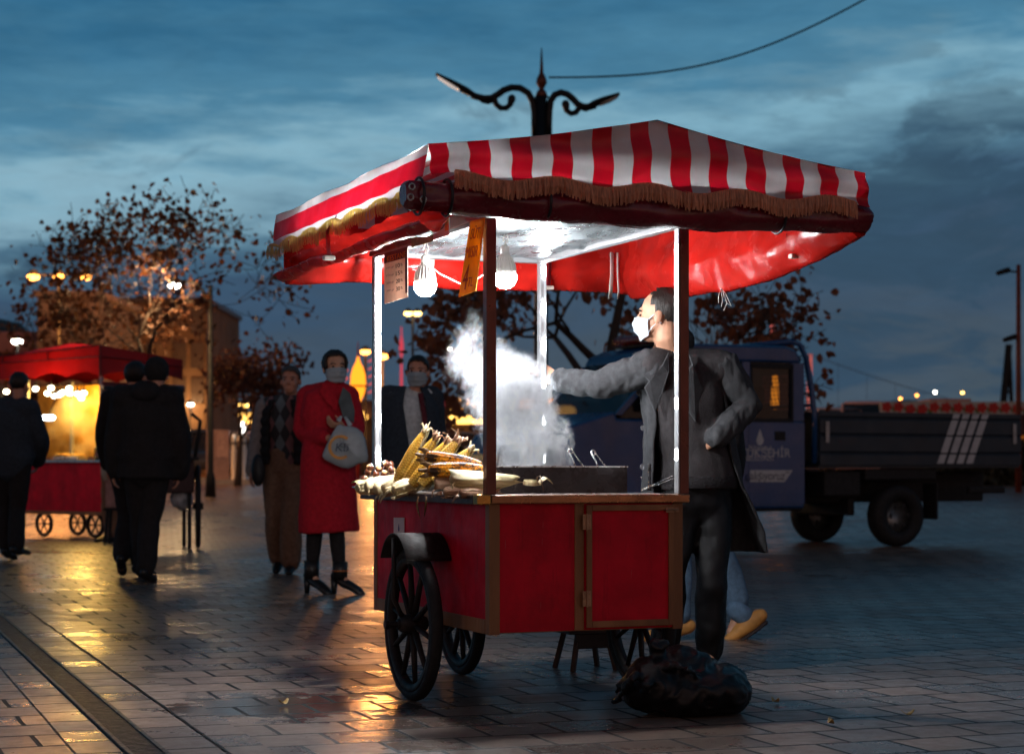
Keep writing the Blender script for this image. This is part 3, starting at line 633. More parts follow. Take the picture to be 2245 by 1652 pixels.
m = MB(); m.tube([(-.13, .561, wr), (-.178, .561, wr + .1), (-.18, .55, .63)], .010, 8); m.build('fender_stay', dark_iron, cart, smooth=True)

# ---- posts with LED strips
LED = glow('led_white', (.86, .95, 1.0), 190); LEDD = glow('led_dim', (.9, .97, 1.0), 30)
zf = 1.80
def post(x, y, mats_, s_=.036, led=None, beads=6, z0=None, z1=None, mt=LED):
    m = MB(); m.b2((x - s_ / 2, y - s_ / 2, zt + .028), (x + s_ / 2, y + s_ / 2, zf)); o = m.build('post', mats_, cart, bevel=.002)
    if led:
        k = MB(); h = MB(); n = {'-y': Vector((0, -1, 0)), '+y': Vector((0, 1, 0)), '-x': Vector((-1, 0, 0)), '+x': Vector((1, 0, 0))}[led]; sd = Vector((-n.y, n.x, 0))
        c0 = Vector((x, y, 0)) + n * (s_ / 2 + .003)
        for q in (-.011, .011): h.box(c0 + sd * q + Vector((0, 0, (zt + .04 + zf) / 2)), (.004 + abs(n.x) * .004, .004 + abs(n.y) * .004, zf - zt - .05))
        h.build('strip_channel', alu, o)
        if beads:
            zz0, zz1 = z0 or .93, z1 or 1.765
            for i in range(beads):
                z = zz0 + (zz1 - zz0) * i / max(1, beads - 1)
                k = MB(); k.tube([c0 + n * .004 + Vector((0, 0, z - .016)), c0 + n * .004 + Vector((0, 0, z + .016))], [(.0075, .0075)] * 2, 8, rnd=True)
                k.build('light_bead', mt, o, smooth=True)
    return o
post(.0, .0, postm, .038, '+y', 5, .935, 1.7)
post(CW + .010, .005, postm, .036, '-x', 5, .95, 1.72, LEDD)
post(.0, CLN - .02, alu, .032, '-y', 6, .945, 1.765)
post(CW - .01, CLN - .02, alu, .032, '-y', 6, .945, 1.765)
# channel on the right post reads as a polished strip
m = MB(); m.b2((CW - .016, -.012, zt + .03), (CW - .010, .022, zf)); m.build('post_cover', alu, cart)
# ---- roof frame, foil ceiling
for lo, hi, mt in (((-.02, -.02, zf + .001), (.02, CLN + .02, zf + .05), postm), ((CW - .03, -.02, zf + .001), (CW + .01, CLN + .02, zf + .03), alu), ((.021, -.02, zf + .001), (CW - .031, .015, zf + .03), alu), ((.021, CLN - .02, zf + .001), (CW - .031, CLN + .02, zf + .03), alu)):
    m = MB(); m.b2(lo, hi, 0); m.build('roof_frame', mt, cart, bevel=.003)
m = MB(); m.b2((-.019, .02, zf - .012), (.004, CLN - .05, zf)); m.build('frame_strip', alu, cart)
foil = mat('ceiling_foil', (.17, .19, .20), .30, .55, var=.25, scale=8, stretch=(1, .35, 1), bump=.55, bscale=34)
m = MB(); m.grid(lambda u, v: (-.0 + CW * u, CLN * v, zf + .018 + .012 * fbm((u * .77, v * .5, 0), 9) - (.006 if abs(v - .62) < .015 else 0)), 40, 50); m.build('ceiling_sheet', foil, cart, smooth=True)

# ---- awning
AX0, AX1, AXM, AY0, AY1, ZE, ZR = -.375, 1.328, .477, -.40, 1.566, 1.985, 2.123
def stripe_mat(name, axis, stops, transl=.35):
    m = bpy.data.materials.new(name); m.use_nodes = True; n = NT(m.node_tree); b = m.node_tree.nodes['Principled BSDF']; out = m.node_tree.nodes['Material Output']
    co = n.coord(); x = n.sep(co)[axis]
    if axis == 0:
        f = n.math('FRACT', n.math('DIVIDE', n.math('ADD', x, .385), .1515)); s_ = n.math('MULTIPLY', n.maprange(f, .0, .012), n.maprange(f, .512, .5))
    else:
        s_ = n.math('MULTIPLY', n.maprange(x, stops[0], stops[0] + .002), n.maprange(x, stops[1] + .002, stops[1]))
    gr = n.noise(co, 7, 5, .65); c = n.mix(s_, n.mix(n.maprange(gr, .4, .72, 0, .5), (.64, .65, .66), (.50, .40, .38)), n.mix(n.maprange(gr, .35, .7, 0, .6), (.66, .006, .022), (.46, .004, .014)))
    n.link(c, b.inputs['Base Color']); b.inputs['Roughness'].default_value = .28; b.inputs['Specular IOR Level'].default_value = .5
    bn = n.node('ShaderNodeBump'); bn.inputs['Strength'].default_value = .25; bn.inputs['Distance'].default_value = .01
    n.link(n.noise(n.mapping(co, scale=(1, 1, 2.2)), 9, 3, .5), bn.inputs['Height']); n.link(bn.outputs[0], b.inputs['Normal'])
    tr = n.node('ShaderNodeBsdfTranslucent'); n.link(c, tr.inputs[0]); mx = n.node('ShaderNodeMixShader'); mx.inputs[0].default_value = transl
    n.link(b.outputs[0], mx.inputs[1]); n.link(tr.outputs[0], mx.inputs[2]); n.link(mx.outputs[0], out.inputs[0]); return m
FAB = stripe_mat('awning_stripes', 0, None, .4); FABZ = stripe_mat('valance_stripes', 2, (1.872, 1.948), .75)
def ztop(x): return ZE + (ZR - ZE) * (1 - abs(x - AXM) / (AX1 - AXM)) if x > AXM else ZE + (ZR - ZE) * (1 - (AXM - x) / (AXM - AX0))
def sag(x): q = abs(x - AXM) / .852; return -.012 * math.sin(math.pi * q)
def fw(x): return 1.878 + .014 * math.cos(2 * math.pi * (x + .285) / .362) - .006 * (x - .3)
def gab(u, v):
    x = AX0 + (AX1 - AX0) * u; zt_ = ztop(x) + sag(x); zl = fw(x) - .005
    z = zl + (zt_ - zl) * v; amp = .010
    return (x, AY0 - .02 * (1 - v) + amp * math.sin(v * 9 + 2.2 * noise.noise(Vector((x * 2.2, 0, 0)))) * (1 - v * .3) + .012 * fbm((x, 0, z), 4) + .006 * math.sin(x * 17.3), z)
m = MB(); m.grid(gab, 120, 22); gable = m.build('awning_gable', FAB, cart, smooth=True)
m = MB()
m.grid(lambda u, v: (AXM + (AX0 - AXM) * u, AY0 + (AY1 - AY0) * v, ZR + (ZE - ZR) * u - .012 * math.sin(math.pi * u) - .01 * math.sin(math.pi * v * 3) ** 2 * u), 20, 30); m.build('awning_slope', FAB, cart, smooth=True)
m = MB()
m.grid(lambda u, v: (AXM + (AX1 - AXM) * u, AY0 + (AY1 - AY0) * v, ZR + (ZE - ZR) * u - .012 * math.sin(math.pi * u)), 20, 30); m.build('awning_slope', FAB, cart, smooth=True)
m = MB(); m.grid(lambda u, v: (AX0 + (AX1 - AX0) * u, AY1, 1.86 + (ztop(AX0 + (AX1 - AX0) * u) - 1.86) * v), 60, 6); m.build('awning_gable', FAB, cart, smooth=True)
def lw(y): return 1.842 + .014 * abs(math.sin(math.pi * (y + .4) / .30)) * 1.6 - .012
def lval(u, v):
    y = AY0 + (AY1 - AY0) * u; zl = lw(y) - .004
    return (AX0 - .022 * (1 - v) + .008 * math.sin(y * 21 + 3 * v) * (1 - v) + .006 * fbm((0, y, v * .2), 5), y, zl + (ZE - zl - .004 + .004 * math.sin(y * 9)) * v)
m = MB(); m.grid(lval, 140, 10); lv = m.build('valance', FABZ, cart, smooth=True)
m = MB(); m.grid(lambda u, v: (AX1 + .015 * (1 - v), AY0 + (AY1 - AY0) * u, 1.86 + (ZE - 1.86) * v), 60, 6); m.build('valance', FABZ, cart, smooth=True)
gold = mat('fringe_gold', (.92, .56, .13), .42, .1, var=.45, scale=160, stretch=(1, 1, .06), transl=.68); fr2 = mat('fringe_bronze', (.78, .30, .17), .5, .1, var=.5, scale=160, stretch=(1, 1, .06), transl=.3)
def fringe(path, n, ht, mt, parent):
    m = MB(); rng = random.Random(3)
    for i in range(n):
        u = (i + rng.uniform(-.3, .3)) / n; p = Vector(path(u)); q = Vector(path(u + .002)); t_ = (q - p).normalized(); nn_ = t_.cross(Vector((0, 0, 1))).normalized()
        h = ht * rng.uniform(.86, 1.1); j = nn_ * rng.uniform(.004, .012); w_ = t_ * (.0042 * rng.uniform(.7, 1.3)); sw = t_ * rng.uniform(-.004, .004) + nn_ * rng.uniform(-.004, .006)
        a = p + j; b_ = p + j + sw * .4 - Vector((0, 0, h * .55)) + nn_ * .004; c = p + j + sw - Vector((0, 0, h))
        m.add([a - w_, a + w_, b_ + w_ * 1.1, b_ - w_ * 1.1, c + w_ * .6, c - w_ * .6], [(0, 1, 2, 3), (3, 2, 4, 5)])
    L = 160
    m.grid(lambda u, v: Vector(path(u)) - Vector((0, 0, .012 * (1 - v) - .006)) + Vector((0, 0, 0)), L, 3)
    o = m.build('fringe', mt, parent); return o
fringe(lambda u: (-.29 + 1.56 * u, AY0 - .027 + .006 * math.sin((-.29 + 1.56 * u) * 17.3), fw(-.29 + 1.56 * u)), 420, .058, fr2, gable)
fringe(lambda u: (AX0 - .03, AY1 - (AY1 - AY0 - .02) * u, lw(AY1 - (AY1 - AY0 - .02) * u)), 440, .058, gold, lv)
m = MB()
for i in range(7):
    y = AY0 + .12 + i * .28; m.tube([(AX0 - .012, y, ZE - .004), (AX0 - .010, y, ZE + .01)], .006, 6)
pass

# ---- rolled and sagging tarpaulins
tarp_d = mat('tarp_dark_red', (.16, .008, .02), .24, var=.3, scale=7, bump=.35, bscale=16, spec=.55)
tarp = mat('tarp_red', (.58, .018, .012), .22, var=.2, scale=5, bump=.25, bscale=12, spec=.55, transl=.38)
def roll(u, v):
    x = -.455 + 1.817 * u; a = 2 * math.pi * v; nn_ = fbm((x * 1.2, math.cos(a) * .3, math.sin(a) * .3), 5)
    ry, rz_ = .048 * (1 + .25 * nn_), .050 * (1 + .2 * nn_) + .012 * math.sin(math.pi * u); e = min(1, u * 30 + .75, (1 - u) * 30 + .75)
    return (x, -.365 + ry * e * math.cos(a), 1.815 - .012 * math.sin(math.pi * u) + .010 * u + rz_ * e * math.sin(a))
m = MB(); m.grid(lambda u, v: roll(v, u), 28, 110, wrap=True); m.add([roll(0, k / 28) for k in range(28)], [tuple(range(28))]); m.add([roll(1, k / 28) for k in range(28)], [tuple(range(28))])
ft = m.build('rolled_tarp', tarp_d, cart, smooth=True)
for x in (-.40, -.30, .06, .98):
    m = MB(); torus(m, (x, -.365, 1.812), .062, .005, 20, 6, Matrix.Rotation(R(90), 4, 'Y')); m.build('tie', mat('tie_dark', (.02, .015, .02), .4), ft, smooth=True)
for x, z in ((-.44, 1.835), (-.445, 1.80), (-.40, 1.795)):
    m = MB(); torus(m, (x, -.416, z), .010, .003, 16, 6, Matrix.Rotation(R(90), 4, 'X')); m.build('eyelet', steel, ft, smooth=True)
def hang(name, path, outn, zb_of, mt, n=90, ztop_=1.94, fold=.03, nv=22):
    def f(u, v):
        p = Vector(path(u)); zb_ = zb_of(u); H = ztop_ - zb_; k = fbm((p.x * 1.1 + 2.1, p.y * 1.1, v * .5), 3.1); k2 = fbm((p.x, p.y, 4 + v), 9)
        if v < .55: s_ = v / .55; off = -.045 * math.sin(math.pi * s_ ** 1.4) - .025; z = ztop_ - H * (s_ ** .9)
        elif v < .75: a = (v - .55) / .2 * math.pi; off = -.025 + .028 * (1 - math.cos(a)); z = zb_ - .022 * math.sin(a)
        else: s_ = (v - .75) / .25; off = .031 + .012 * math.sin(math.pi * s_); z = zb_ + (ztop_ - .06 - zb_) * s_
        return p + Vector(outn) * (off + fold * k * math.sin(math.pi * min(1, v * 1.2)) + .008 * k2) + Vector((0, 0, z + .012 * k))
    m = MB(); m.grid(f, n, nv); return m.build(name, mt, cart, smooth=True)
def interp(xs, ys): return lambda u: float(np.interp(u, xs, ys))
zr_ = interp([0, .14, .35, .53, .76, 1], [1.765, 1.715, 1.668, 1.655, 1.67, 1.70])
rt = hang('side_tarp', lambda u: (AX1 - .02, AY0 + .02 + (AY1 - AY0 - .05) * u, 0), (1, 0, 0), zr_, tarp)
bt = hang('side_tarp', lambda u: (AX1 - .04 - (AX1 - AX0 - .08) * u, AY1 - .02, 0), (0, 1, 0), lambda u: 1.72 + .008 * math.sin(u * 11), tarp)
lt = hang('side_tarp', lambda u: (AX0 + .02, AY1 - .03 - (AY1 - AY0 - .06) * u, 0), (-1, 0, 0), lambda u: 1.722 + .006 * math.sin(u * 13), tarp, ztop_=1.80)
strap_m = mat('strap_white', (.7, .62, .55), .6); strap_r = mat('strap_red', (.25, .01, .02), .5)
def strap(pts, w, mt, parent, clip=True):
    m = MB(); m.tube(pts, [(w, .002)] * len(pts), 8, xd=(1, .6, 0)); s_ = m.build('strap', mt, parent, smooth=True)
    if clip: k = MB(); k.box(Vector(pts[-1]) + Vector((0, 0, -.006)), (.045, .03, .018)); k.build('clip', strap_m, s_, bevel=.004)
strap([(1.17, AY1 - .10, 1.88), (1.17, AY1 - .10, 1.78), (1.165, AY1 - .10, 1.71), (1.18, AY1 - .06, 1.675)], .014, strap_m, bt, False)
strap([(1.20, AY1 - .10, 1.88), (1.20, AY1 - .10, 1.78), (1.205, AY1 - .10, 1.71), (1.22, AY1 - .06, 1.675)], .008, strap_m, bt, False)
strap([(.86, AY1 - .10, 1.88), (.86, AY1 - .105, 1.80), (.86, AY1 - .09, 1.715)], .015, strap_r, bt)
strap([(.30, AY1 - .10, 1.88), (.30, AY1 - .105, 1.80), (.31, AY1 - .08, 1.72)], .018, strap_m, bt, False)
strap([(AX0 + .02, .62, 1.9), (AX0 - .05, .62, 1.80), (AX0 - .045, .62, 1.71)], .014, strap_r, lt)
strap([(AX1 - .06, .02, 1.87), (AX1 - .085, .02, 1.80), (AX1 - .05, .02, 1.725)], .008, strap_r, rt)
m = MB(); a = Vector((AX1 - .05, .62, 1.645))
for k in range(4): m.tube([a, a + Vector((.01 * (k - 1.5), -.01, -.02)), a + Vector((.02 * (k - 1.5) + .01, -.012, -.035 - .012 * k)), a + Vector((.012 * (k - 1.5), -.012, -.06 - .015 * (k % 3)))], .0015, 5)
m.build('tie_string', strap_m, rt, smooth=True)

# ================================================================ THINGS ON AND IN THE CART
cream_m = mat('bulb_housing', (.62, .58, .54), .4, var=.08); BULB = glow('bulb_dome', (.96, .98, 1.0), 160)
def on_cart(o): o.parent = None; o.matrix_world = CM @ o.matrix_basis; return o
def cthing(name, c, label, cat, group=None):
    o = empty(name, CM @ Vector(c), CA); return tag(o, label, cat, group)
def bulb(px, py, y, label):
    c = ony(px, py, y); o = cthing('light_bulb', c, label, 'light bulb', 'big LED bulbs hanging under the cart ceiling'); r = .0455
    m = MB(); m.lathe([(r, .012), (r * 1.02, 0), (r * .97, -.014), (r * .78, -.030), (r * .45, -.041), (0, -.045)], n=28); m.build('dome', BULB, o, smooth=True)
    m = MB()
    m.lathe([(r * .97, .012), (r * .99, .022), (r * .86, .03), (r * .6, .07), (r * .45, .085), (r * .40, .092), (0, .092)], n=28)
    for k in range(18):
        a = 2 * math.pi * k / 18; M = Matrix.Rotation(a, 4, 'Z'); m.add([M @ Vector(q) for q in ((r * .8, -.0012, .022), (r * 1.02, -.0012, .024), (r * .93, -.0012, .05), (r * .62, -.0012, .08), (r * .4, -.0012, .08), (r * .8, .0012, .022), (r * 1.02, .0012, .024), (r * .93, .0012, .05), (r * .62, .0012, .08), (r * .4, .0012, .08))], [(0, 1, 2, 3, 4), (9, 8, 7, 6, 5), (0, 5, 6, 1), (1, 6, 7, 2), (2, 7, 8, 3)])
    m.build('heat_sink', cream_m, o)
    m = MB(); m.lathe([(r * .38, .09), (r * .38, .118), (r * .28, .124), (r * .1, .128)], n=16); m.build('socket', cream_m, o, smooth=True)
    hh = zf + .02 - c.z
    m = MB(); m.tube([(0, 0, .125), (.004, 0, .15), (-.006, .004, hh * .8), (0, 0, hh)], .003, 6); m.tube([(.006, 0, .125), (.016, .006, .15), (.008, 0, hh)], .002, 6); m.build('wire', strap_m, o, smooth=True)
    ld = bpy.data.lights.new('bulb_light', 'POINT'); ld.energy = 31; ld.color = (.95, .97, 1); ld.shadow_soft_size = .045
    lo = bpy.data.objects.new('bulb_light', ld); COL.objects.link(lo); lo.parent = o; lo.location = (0, 0, -.065)
    return o
bulb(932, 626, .92, 'lit LED bulb with ribbed cap hanging nearer the price list card')
bulb(1107, 608, .52, 'lit LED bulb with ribbed cap hanging just right of the near post')
m = MB(); A0, A1, A2 = ony(1150, 690, .9), ony(940, 600, 1.0), ony(1008, 618, .9)
m.tube([CM @ q for q in (ony(905, 590, 1.15), ony(925, 597, 1.1), ony(938, 578, 1.1), ony(965, 600, 1.0), ony(990, 612, .9), ony(1010, 622, .8), ony(1040, 616, .7), ony(1062, 600, .62), ony(1085, 575, .55), ony(1096, 560, .52))], .0025, 6)
tag(m.build('power_wire', strap_m, smooth=True), 'thin white wire looping under the cart ceiling between the two bulbs', 'wire')

# signs
def sign(name, corners, x, base_m, label, cat):
    TL, TR, BR, BL = [onx(px, py, x) for px, py in corners]; o = cthing(name, (0, 0, 0), label, cat); o.matrix_world = CM.copy()
    bd, nr = plate('board', TL, TR, BR, BL, base_m, o, .003); A = TR - TL; B = TL - BL
    def put(u, v, w, h, txt, mt, bold=1.):
        """txt centred at (u,v) of the board, cap height h of the board height, squeezed to width w of the board width"""
        c = BL + A * u + B * v + nr * .0008; ob = text(txt, 1, mt, o)
        xs_ = [q.co.x for q in ob.data.vertices]; ys_ = [q.co.y for q in ob.data.vertices]; wx, hy = max(xs_) - min(xs_), max(ys_) - min(ys_)
        cx, cy = (max(xs_) + min(xs_)) / 2, (max(ys_) + min(ys_)) / 2
        M = Matrix(((A.x * w / wx, B.x * h / hy, nr.x, c.x), (A.y * w / wx, B.y * h / hy, nr.y, c.y), (A.z * w / wx, B.z * h / hy, nr.z, c.z), (0, 0, 0, 1))) @ Matrix.Translation((-cx, -cy, 0))
        ob.data.transform(M); return ob
    def patch(u0, u1, v0, v1, mt, nm='patch'):
        k = MB(); q = lambda u, v: BL + A * u + B * v + nr * .0004; k.quad(q(u0, v0), q(u1, v0), q(u1, v1), q(u0, v1)); return k.build(nm, mt, o)
    return o, put, patch
yel = mat('sign_yellow', (.70, .32, .02), .45, var=.15, scale=20, transl=.55); plum = mat('sign_plum', (.28, .03, .05), .5, var=.1, transl=.3)
o, put, patch = sign('corn_sign', ((1031, 484), (1062, 477), (1043, 637), (1005, 652)), -.03, yel, 'yellow hanging sign reading SÜT MISIR 4 TL beside the near post', 'sign')
put(.53, .835, .62, .17, 'SÜT', plum); put(.5, .585, .86, .15, 'MISIR', plum); put(.33, .26, .36, .33, '4', plum); put(.74, .19, .36, .12, 'TL', plum)
pal = mat('card_cream', (.70, .52, .42), .4, var=.12, scale=20, transl=.5); brn = mat('card_brown', (.12, .035, .03), .5, var=.4, scale=30); dk = mat('card_ink', (.02, .012, .015), .5); org = mat('card_orange', (.65, .28, .02), .45)
o, put, patch = sign('price_card', ((842, 556), (893, 541), (893, 651), (843, 666)), -.03, pal, 'chestnut price card reading KESTANE with rising prices, hung at the far left post', 'sign')
patch(.0, 1., .80, 1., brn); patch(.90, 1., .12, .80, brn, 'chestnut_print'); put(.54, .875, .80, .11, 'KESTANE', org)
for i, tx in enumerate(('10', '15', '20', '30')): put(.60, .69 - .15 * i, .17, .085, tx, dk); put(.76, .69 - .15 * i, .10, .05, 'TL', dk); put(.27, .69 - .15 * i, .34, .05, ('100 gr', '150 gr', '200 gr', '300 gr')[i], mat('card_grey', (.4, .28, .26), .5))
o, put, patch = sign('poster', ((902, 474), (984, 446), (984, 515), (902, 543)), -.06, mat('poster_white', (.66, .62, .6), .4, var=.1), 'small printed poster with blue sky picture above the cart\'s left beam', 'poster')
patch(.0, .60, .48, 1., mat('poster_blue', (.05, .20, .34), .4, var=.3, scale=14)); patch(.0, .60, .0, .48, mat('poster_green', (.16, .17, .07), .5, var=.5, scale=22)); put(.80, .48, .22, .42, 'D', dk); patch(.9, 1., .2, .8, org)

# grill box with tongs
gx0, gx1, gy0, gy1, gz0, gz1 = .10, ony(1375, 1040, .30).x, .30, 1.02, .8035, .904
o = cthing('grill_box', ((gx0 + gx1) / 2, (gy0 + gy1) / 2, gz0), 'dark metal charcoal grill box standing on the counter under the smoke', 'grill'); hx, hy = (gx1 - gx0) / 2, (gy1 - gy0) / 2
gm = mat('grill_steel', (.035, .03, .032), .28, .6, var=.3, scale=6, bump=.12, bscale=20); m = MB()
for lo, hi in (((-hx, -hy, 0), (hx, -hy + .006, .098)), ((-hx, hy - .006, 0), (hx, hy, .098)), ((-hx, -hy + .006, 0), (-hx + .006, hy - .006, .098)), ((hx - .006, -hy + .006, 0), (hx, hy - .006, .098)), ((-hx + .006, -hy + .006, 0), (hx - .006, hy - .006, .01))): m.b2(lo, hi)
m.build('box', gm, o)
m = MB()
for lo, hi in (((-hx - .004, -hy - .004, .098), (hx + .004, -hy + .012, .104)), ((-hx - .004, hy - .012, .098), (hx + .004, hy + .004, .104)), ((-hx - .004, -hy + .012, .098), (-hx + .012, hy - .012, .104)), ((hx - .012, -hy + .012, .098), (hx + .004, hy - .012, .104))): m.b2(lo, hi)
m.build('rim', steel, o, bevel=.001)
m = MB(); rng = random.Random(4)
for k in range(150): m.ell((rng.uniform(-hx + .03, hx - .03), rng.uniform(-hy + .03, hy - .03), rng.uniform(.02, .05)), (rng.uniform(.012, .022),) * 3, Matrix.Identity(4), 7, 5)
m.build('charcoal', mat('charcoal', (.03, .026, .025), .9, bump=.5), o)
m = MB()
for k in range(30): x = -hx + .015 + (2 * hx - .03) * k / 29; m.tube([(x, -hy + .006, .082), (x, hy - .006, .082)], .0025, 5)
m.build('grate', steel, o)
def tongs(px, py, px2, py2, y, label):
    a, b = ony(px, py, y), ony(px2, py2, y - .05); o = cthing('tongs', b, label, 'tongs', 'steel tongs resting in the grill'); a = a - b; b = Vector((0, 0, 0))
    for s_ in (-1, 1):
        m = MB(); w_ = Vector((.011 * s_, .0, 0)); m.tube([a + w_ * .25 + Vector((0, 0, .006)), a + w_ * .9, a.lerp(b, .4) + w_ * 1.0, b + w_ * 1.9], [(.006, .0016)] * 4, 8, xd=(0, 1, 0)); m.build('arm', steel, o, smooth=True)
    m = MB(); torus(m, a + Vector((0, 0, .002)), .010, .003, 16, 6, Matrix.Rotation(R(80), 4, 'X')); m.build('spring_end', steel, o, smooth=True)
tongs(1251, 989, 1275, 1030, .42, 'steel tongs in the grill, the pair nearer the smoke'); tongs(1301, 993, 1325, 1030, .42, 'steel tongs in the grill, the pair nearer the vendor')
# skewer and white box on the counter
c = onz(1424, 1068, .803); o = cthing('salt_box', c, 'small white open carton on the counter beside the right post', 'carton')
m = MB(); m.b2((-.03, -.02, 0), (.03, .02, .003)); m.b2((-.03, -.02, .003), (-.028, .02, .04)); m.b2((.028, -.02, .003), (.03, .02, .036)); m.b2((-.028, -.02, .003), (.028, -.018, .032)); m.b2((-.028, .018, .003), (.028, .02, .04)); m.build('carton', mat('carton_white', (.7, .68, .64), .6, var=.1), o, bevel=.001)
m = MB(); m.add([(-.028, .021, .04), (.028, .021, .04), (.026, .05, .052), (-.026, .05, .052)], [(0, 1, 2, 3)]); m.build('flap', mat('carton_white', (.7, .68, .64), .6), o, solid=.0015)
c = onz(1424, 1075, .803); o = cthing('shaker', c, 'slim dark upright shaker standing in front of the small white carton', 'shaker')
m = MB(); m.lathe([(.0, 0), (.011, 0), (.011, .012), (.006, .016), (.0055, .088)], n=14); m.build('stem', gm, o, smooth=True)
m = MB(); m.lathe([(.0058, .088), (.0075, .09), (.0075, .112), (.004, .115), (0, .115)], n=14); m.build('cap', dark_iron, o, smooth=True)
a, b = onz(1405, 1077, .806), ony(1487, 1045, .03); o = cthing('skewer_rods', a, 'pair of thin dark rods leaning from the counter to the right post', 'rods')
for k in range(2): m = MB(); m.tube([(.004 * k, 0, .003 + .004 * k), (b - a) + Vector((0, .004 * k, .012 * k))], .0022, 6); m.build('rod', gm, o, smooth=True)

# ---- corn, husks, chestnuts
def corn_mat(name, a, b, char=0.):
    m = bpy.data.materials.new(name); m.use_nodes = True; n = NT(m.node_tree); bs = m.node_tree.nodes['Principled BSDF']; co = n.coord()
    c = n.mix(n.maprange(n.noise(co, 22, 3), .35, .65), a, b)
    c = n.mix(n.maprange(n.noise(co, 210, 2), .42, .6, 0, .35), c, tuple(x * .5 for x in a))
    if char:
        ch = n.math('ADD', n.noise(n.mapping(co, scale=(1, 1, .55)), 34, 4, .7), n.math('MULTIPLY', n.noise(co, 260, 2), .3))
        c = n.mix(n.maprange(ch, .60, .67, 0, char), c, (.018, .007, .003))
    n.link(c, bs.inputs['Base Color']); bs.inputs['Roughness'].default_value = .32; bs.inputs['Subsurface Weight'].default_value = .12; bs.inputs['Subsurface Radius'].default_value = (.01, .006, .002); bs.inputs['Subsurface Scale'].default_value = .4
    return m
boil = corn_mat('corn_boiled', (.70, .34, .025), (.78, .48, .09)); gril = corn_mat('corn_grilled', (.76, .27, .012), (.66, .18, .008), .97)
husk_m = mat('corn_husk', (.66, .52, .29), .5, var=.3, scale=30, stretch=(1, 1, .08), bump=.5, bscale=90, transl=.25)
husk_d = mat('corn_husk_tan', (.40, .22, .13), .5, var=.35, scale=30, stretch=(1, 1, .08), bump=.4, bscale=90, transl=.2); silk_m = mat('corn_silk', (.16, .08, .03), .6)
def cob(mb, L, r, rows=11, ker=19):
    def f(u, v):
        pr = r * (.80 + .2 * min(1, v * 6)) * (1 - .55 * max(0, (v - .55) / .45) ** 1.8); gu = abs(math.sin(math.pi * rows * u)); gv = abs(math.sin(math.pi * (ker * v + .5 * (int(rows * u) % 2))))
        pr *= .80 + .20 * min(1, (min(gu, .85) * min(gv, .85)) ** .5 * 1.25); a = 2 * math.pi * u
        return (pr * math.cos(a), pr * math.sin(a), L * v)
    mb.grid(f, rows * 4, ker * 4, wrap=True); mb.ell((0, 0, L * .985), (r * .46, r * .46, r * .5), nu=12, nv=8); mb.ell((0, 0, .0), (r * .8, r * .8, r * .3), nu=12, nv=6)
def align(a, b, up=Vector((0, -1, 0))):
    z = (b - a).normalized(); x = up.cross(z).normalized(); y = z.cross(x); return Matrix(((x.x, y.x, z.x, a.x), (x.y, y.y, z.y, a.y), (x.z, y.z, z.z, a.z), (0, 0, 0, 1)))
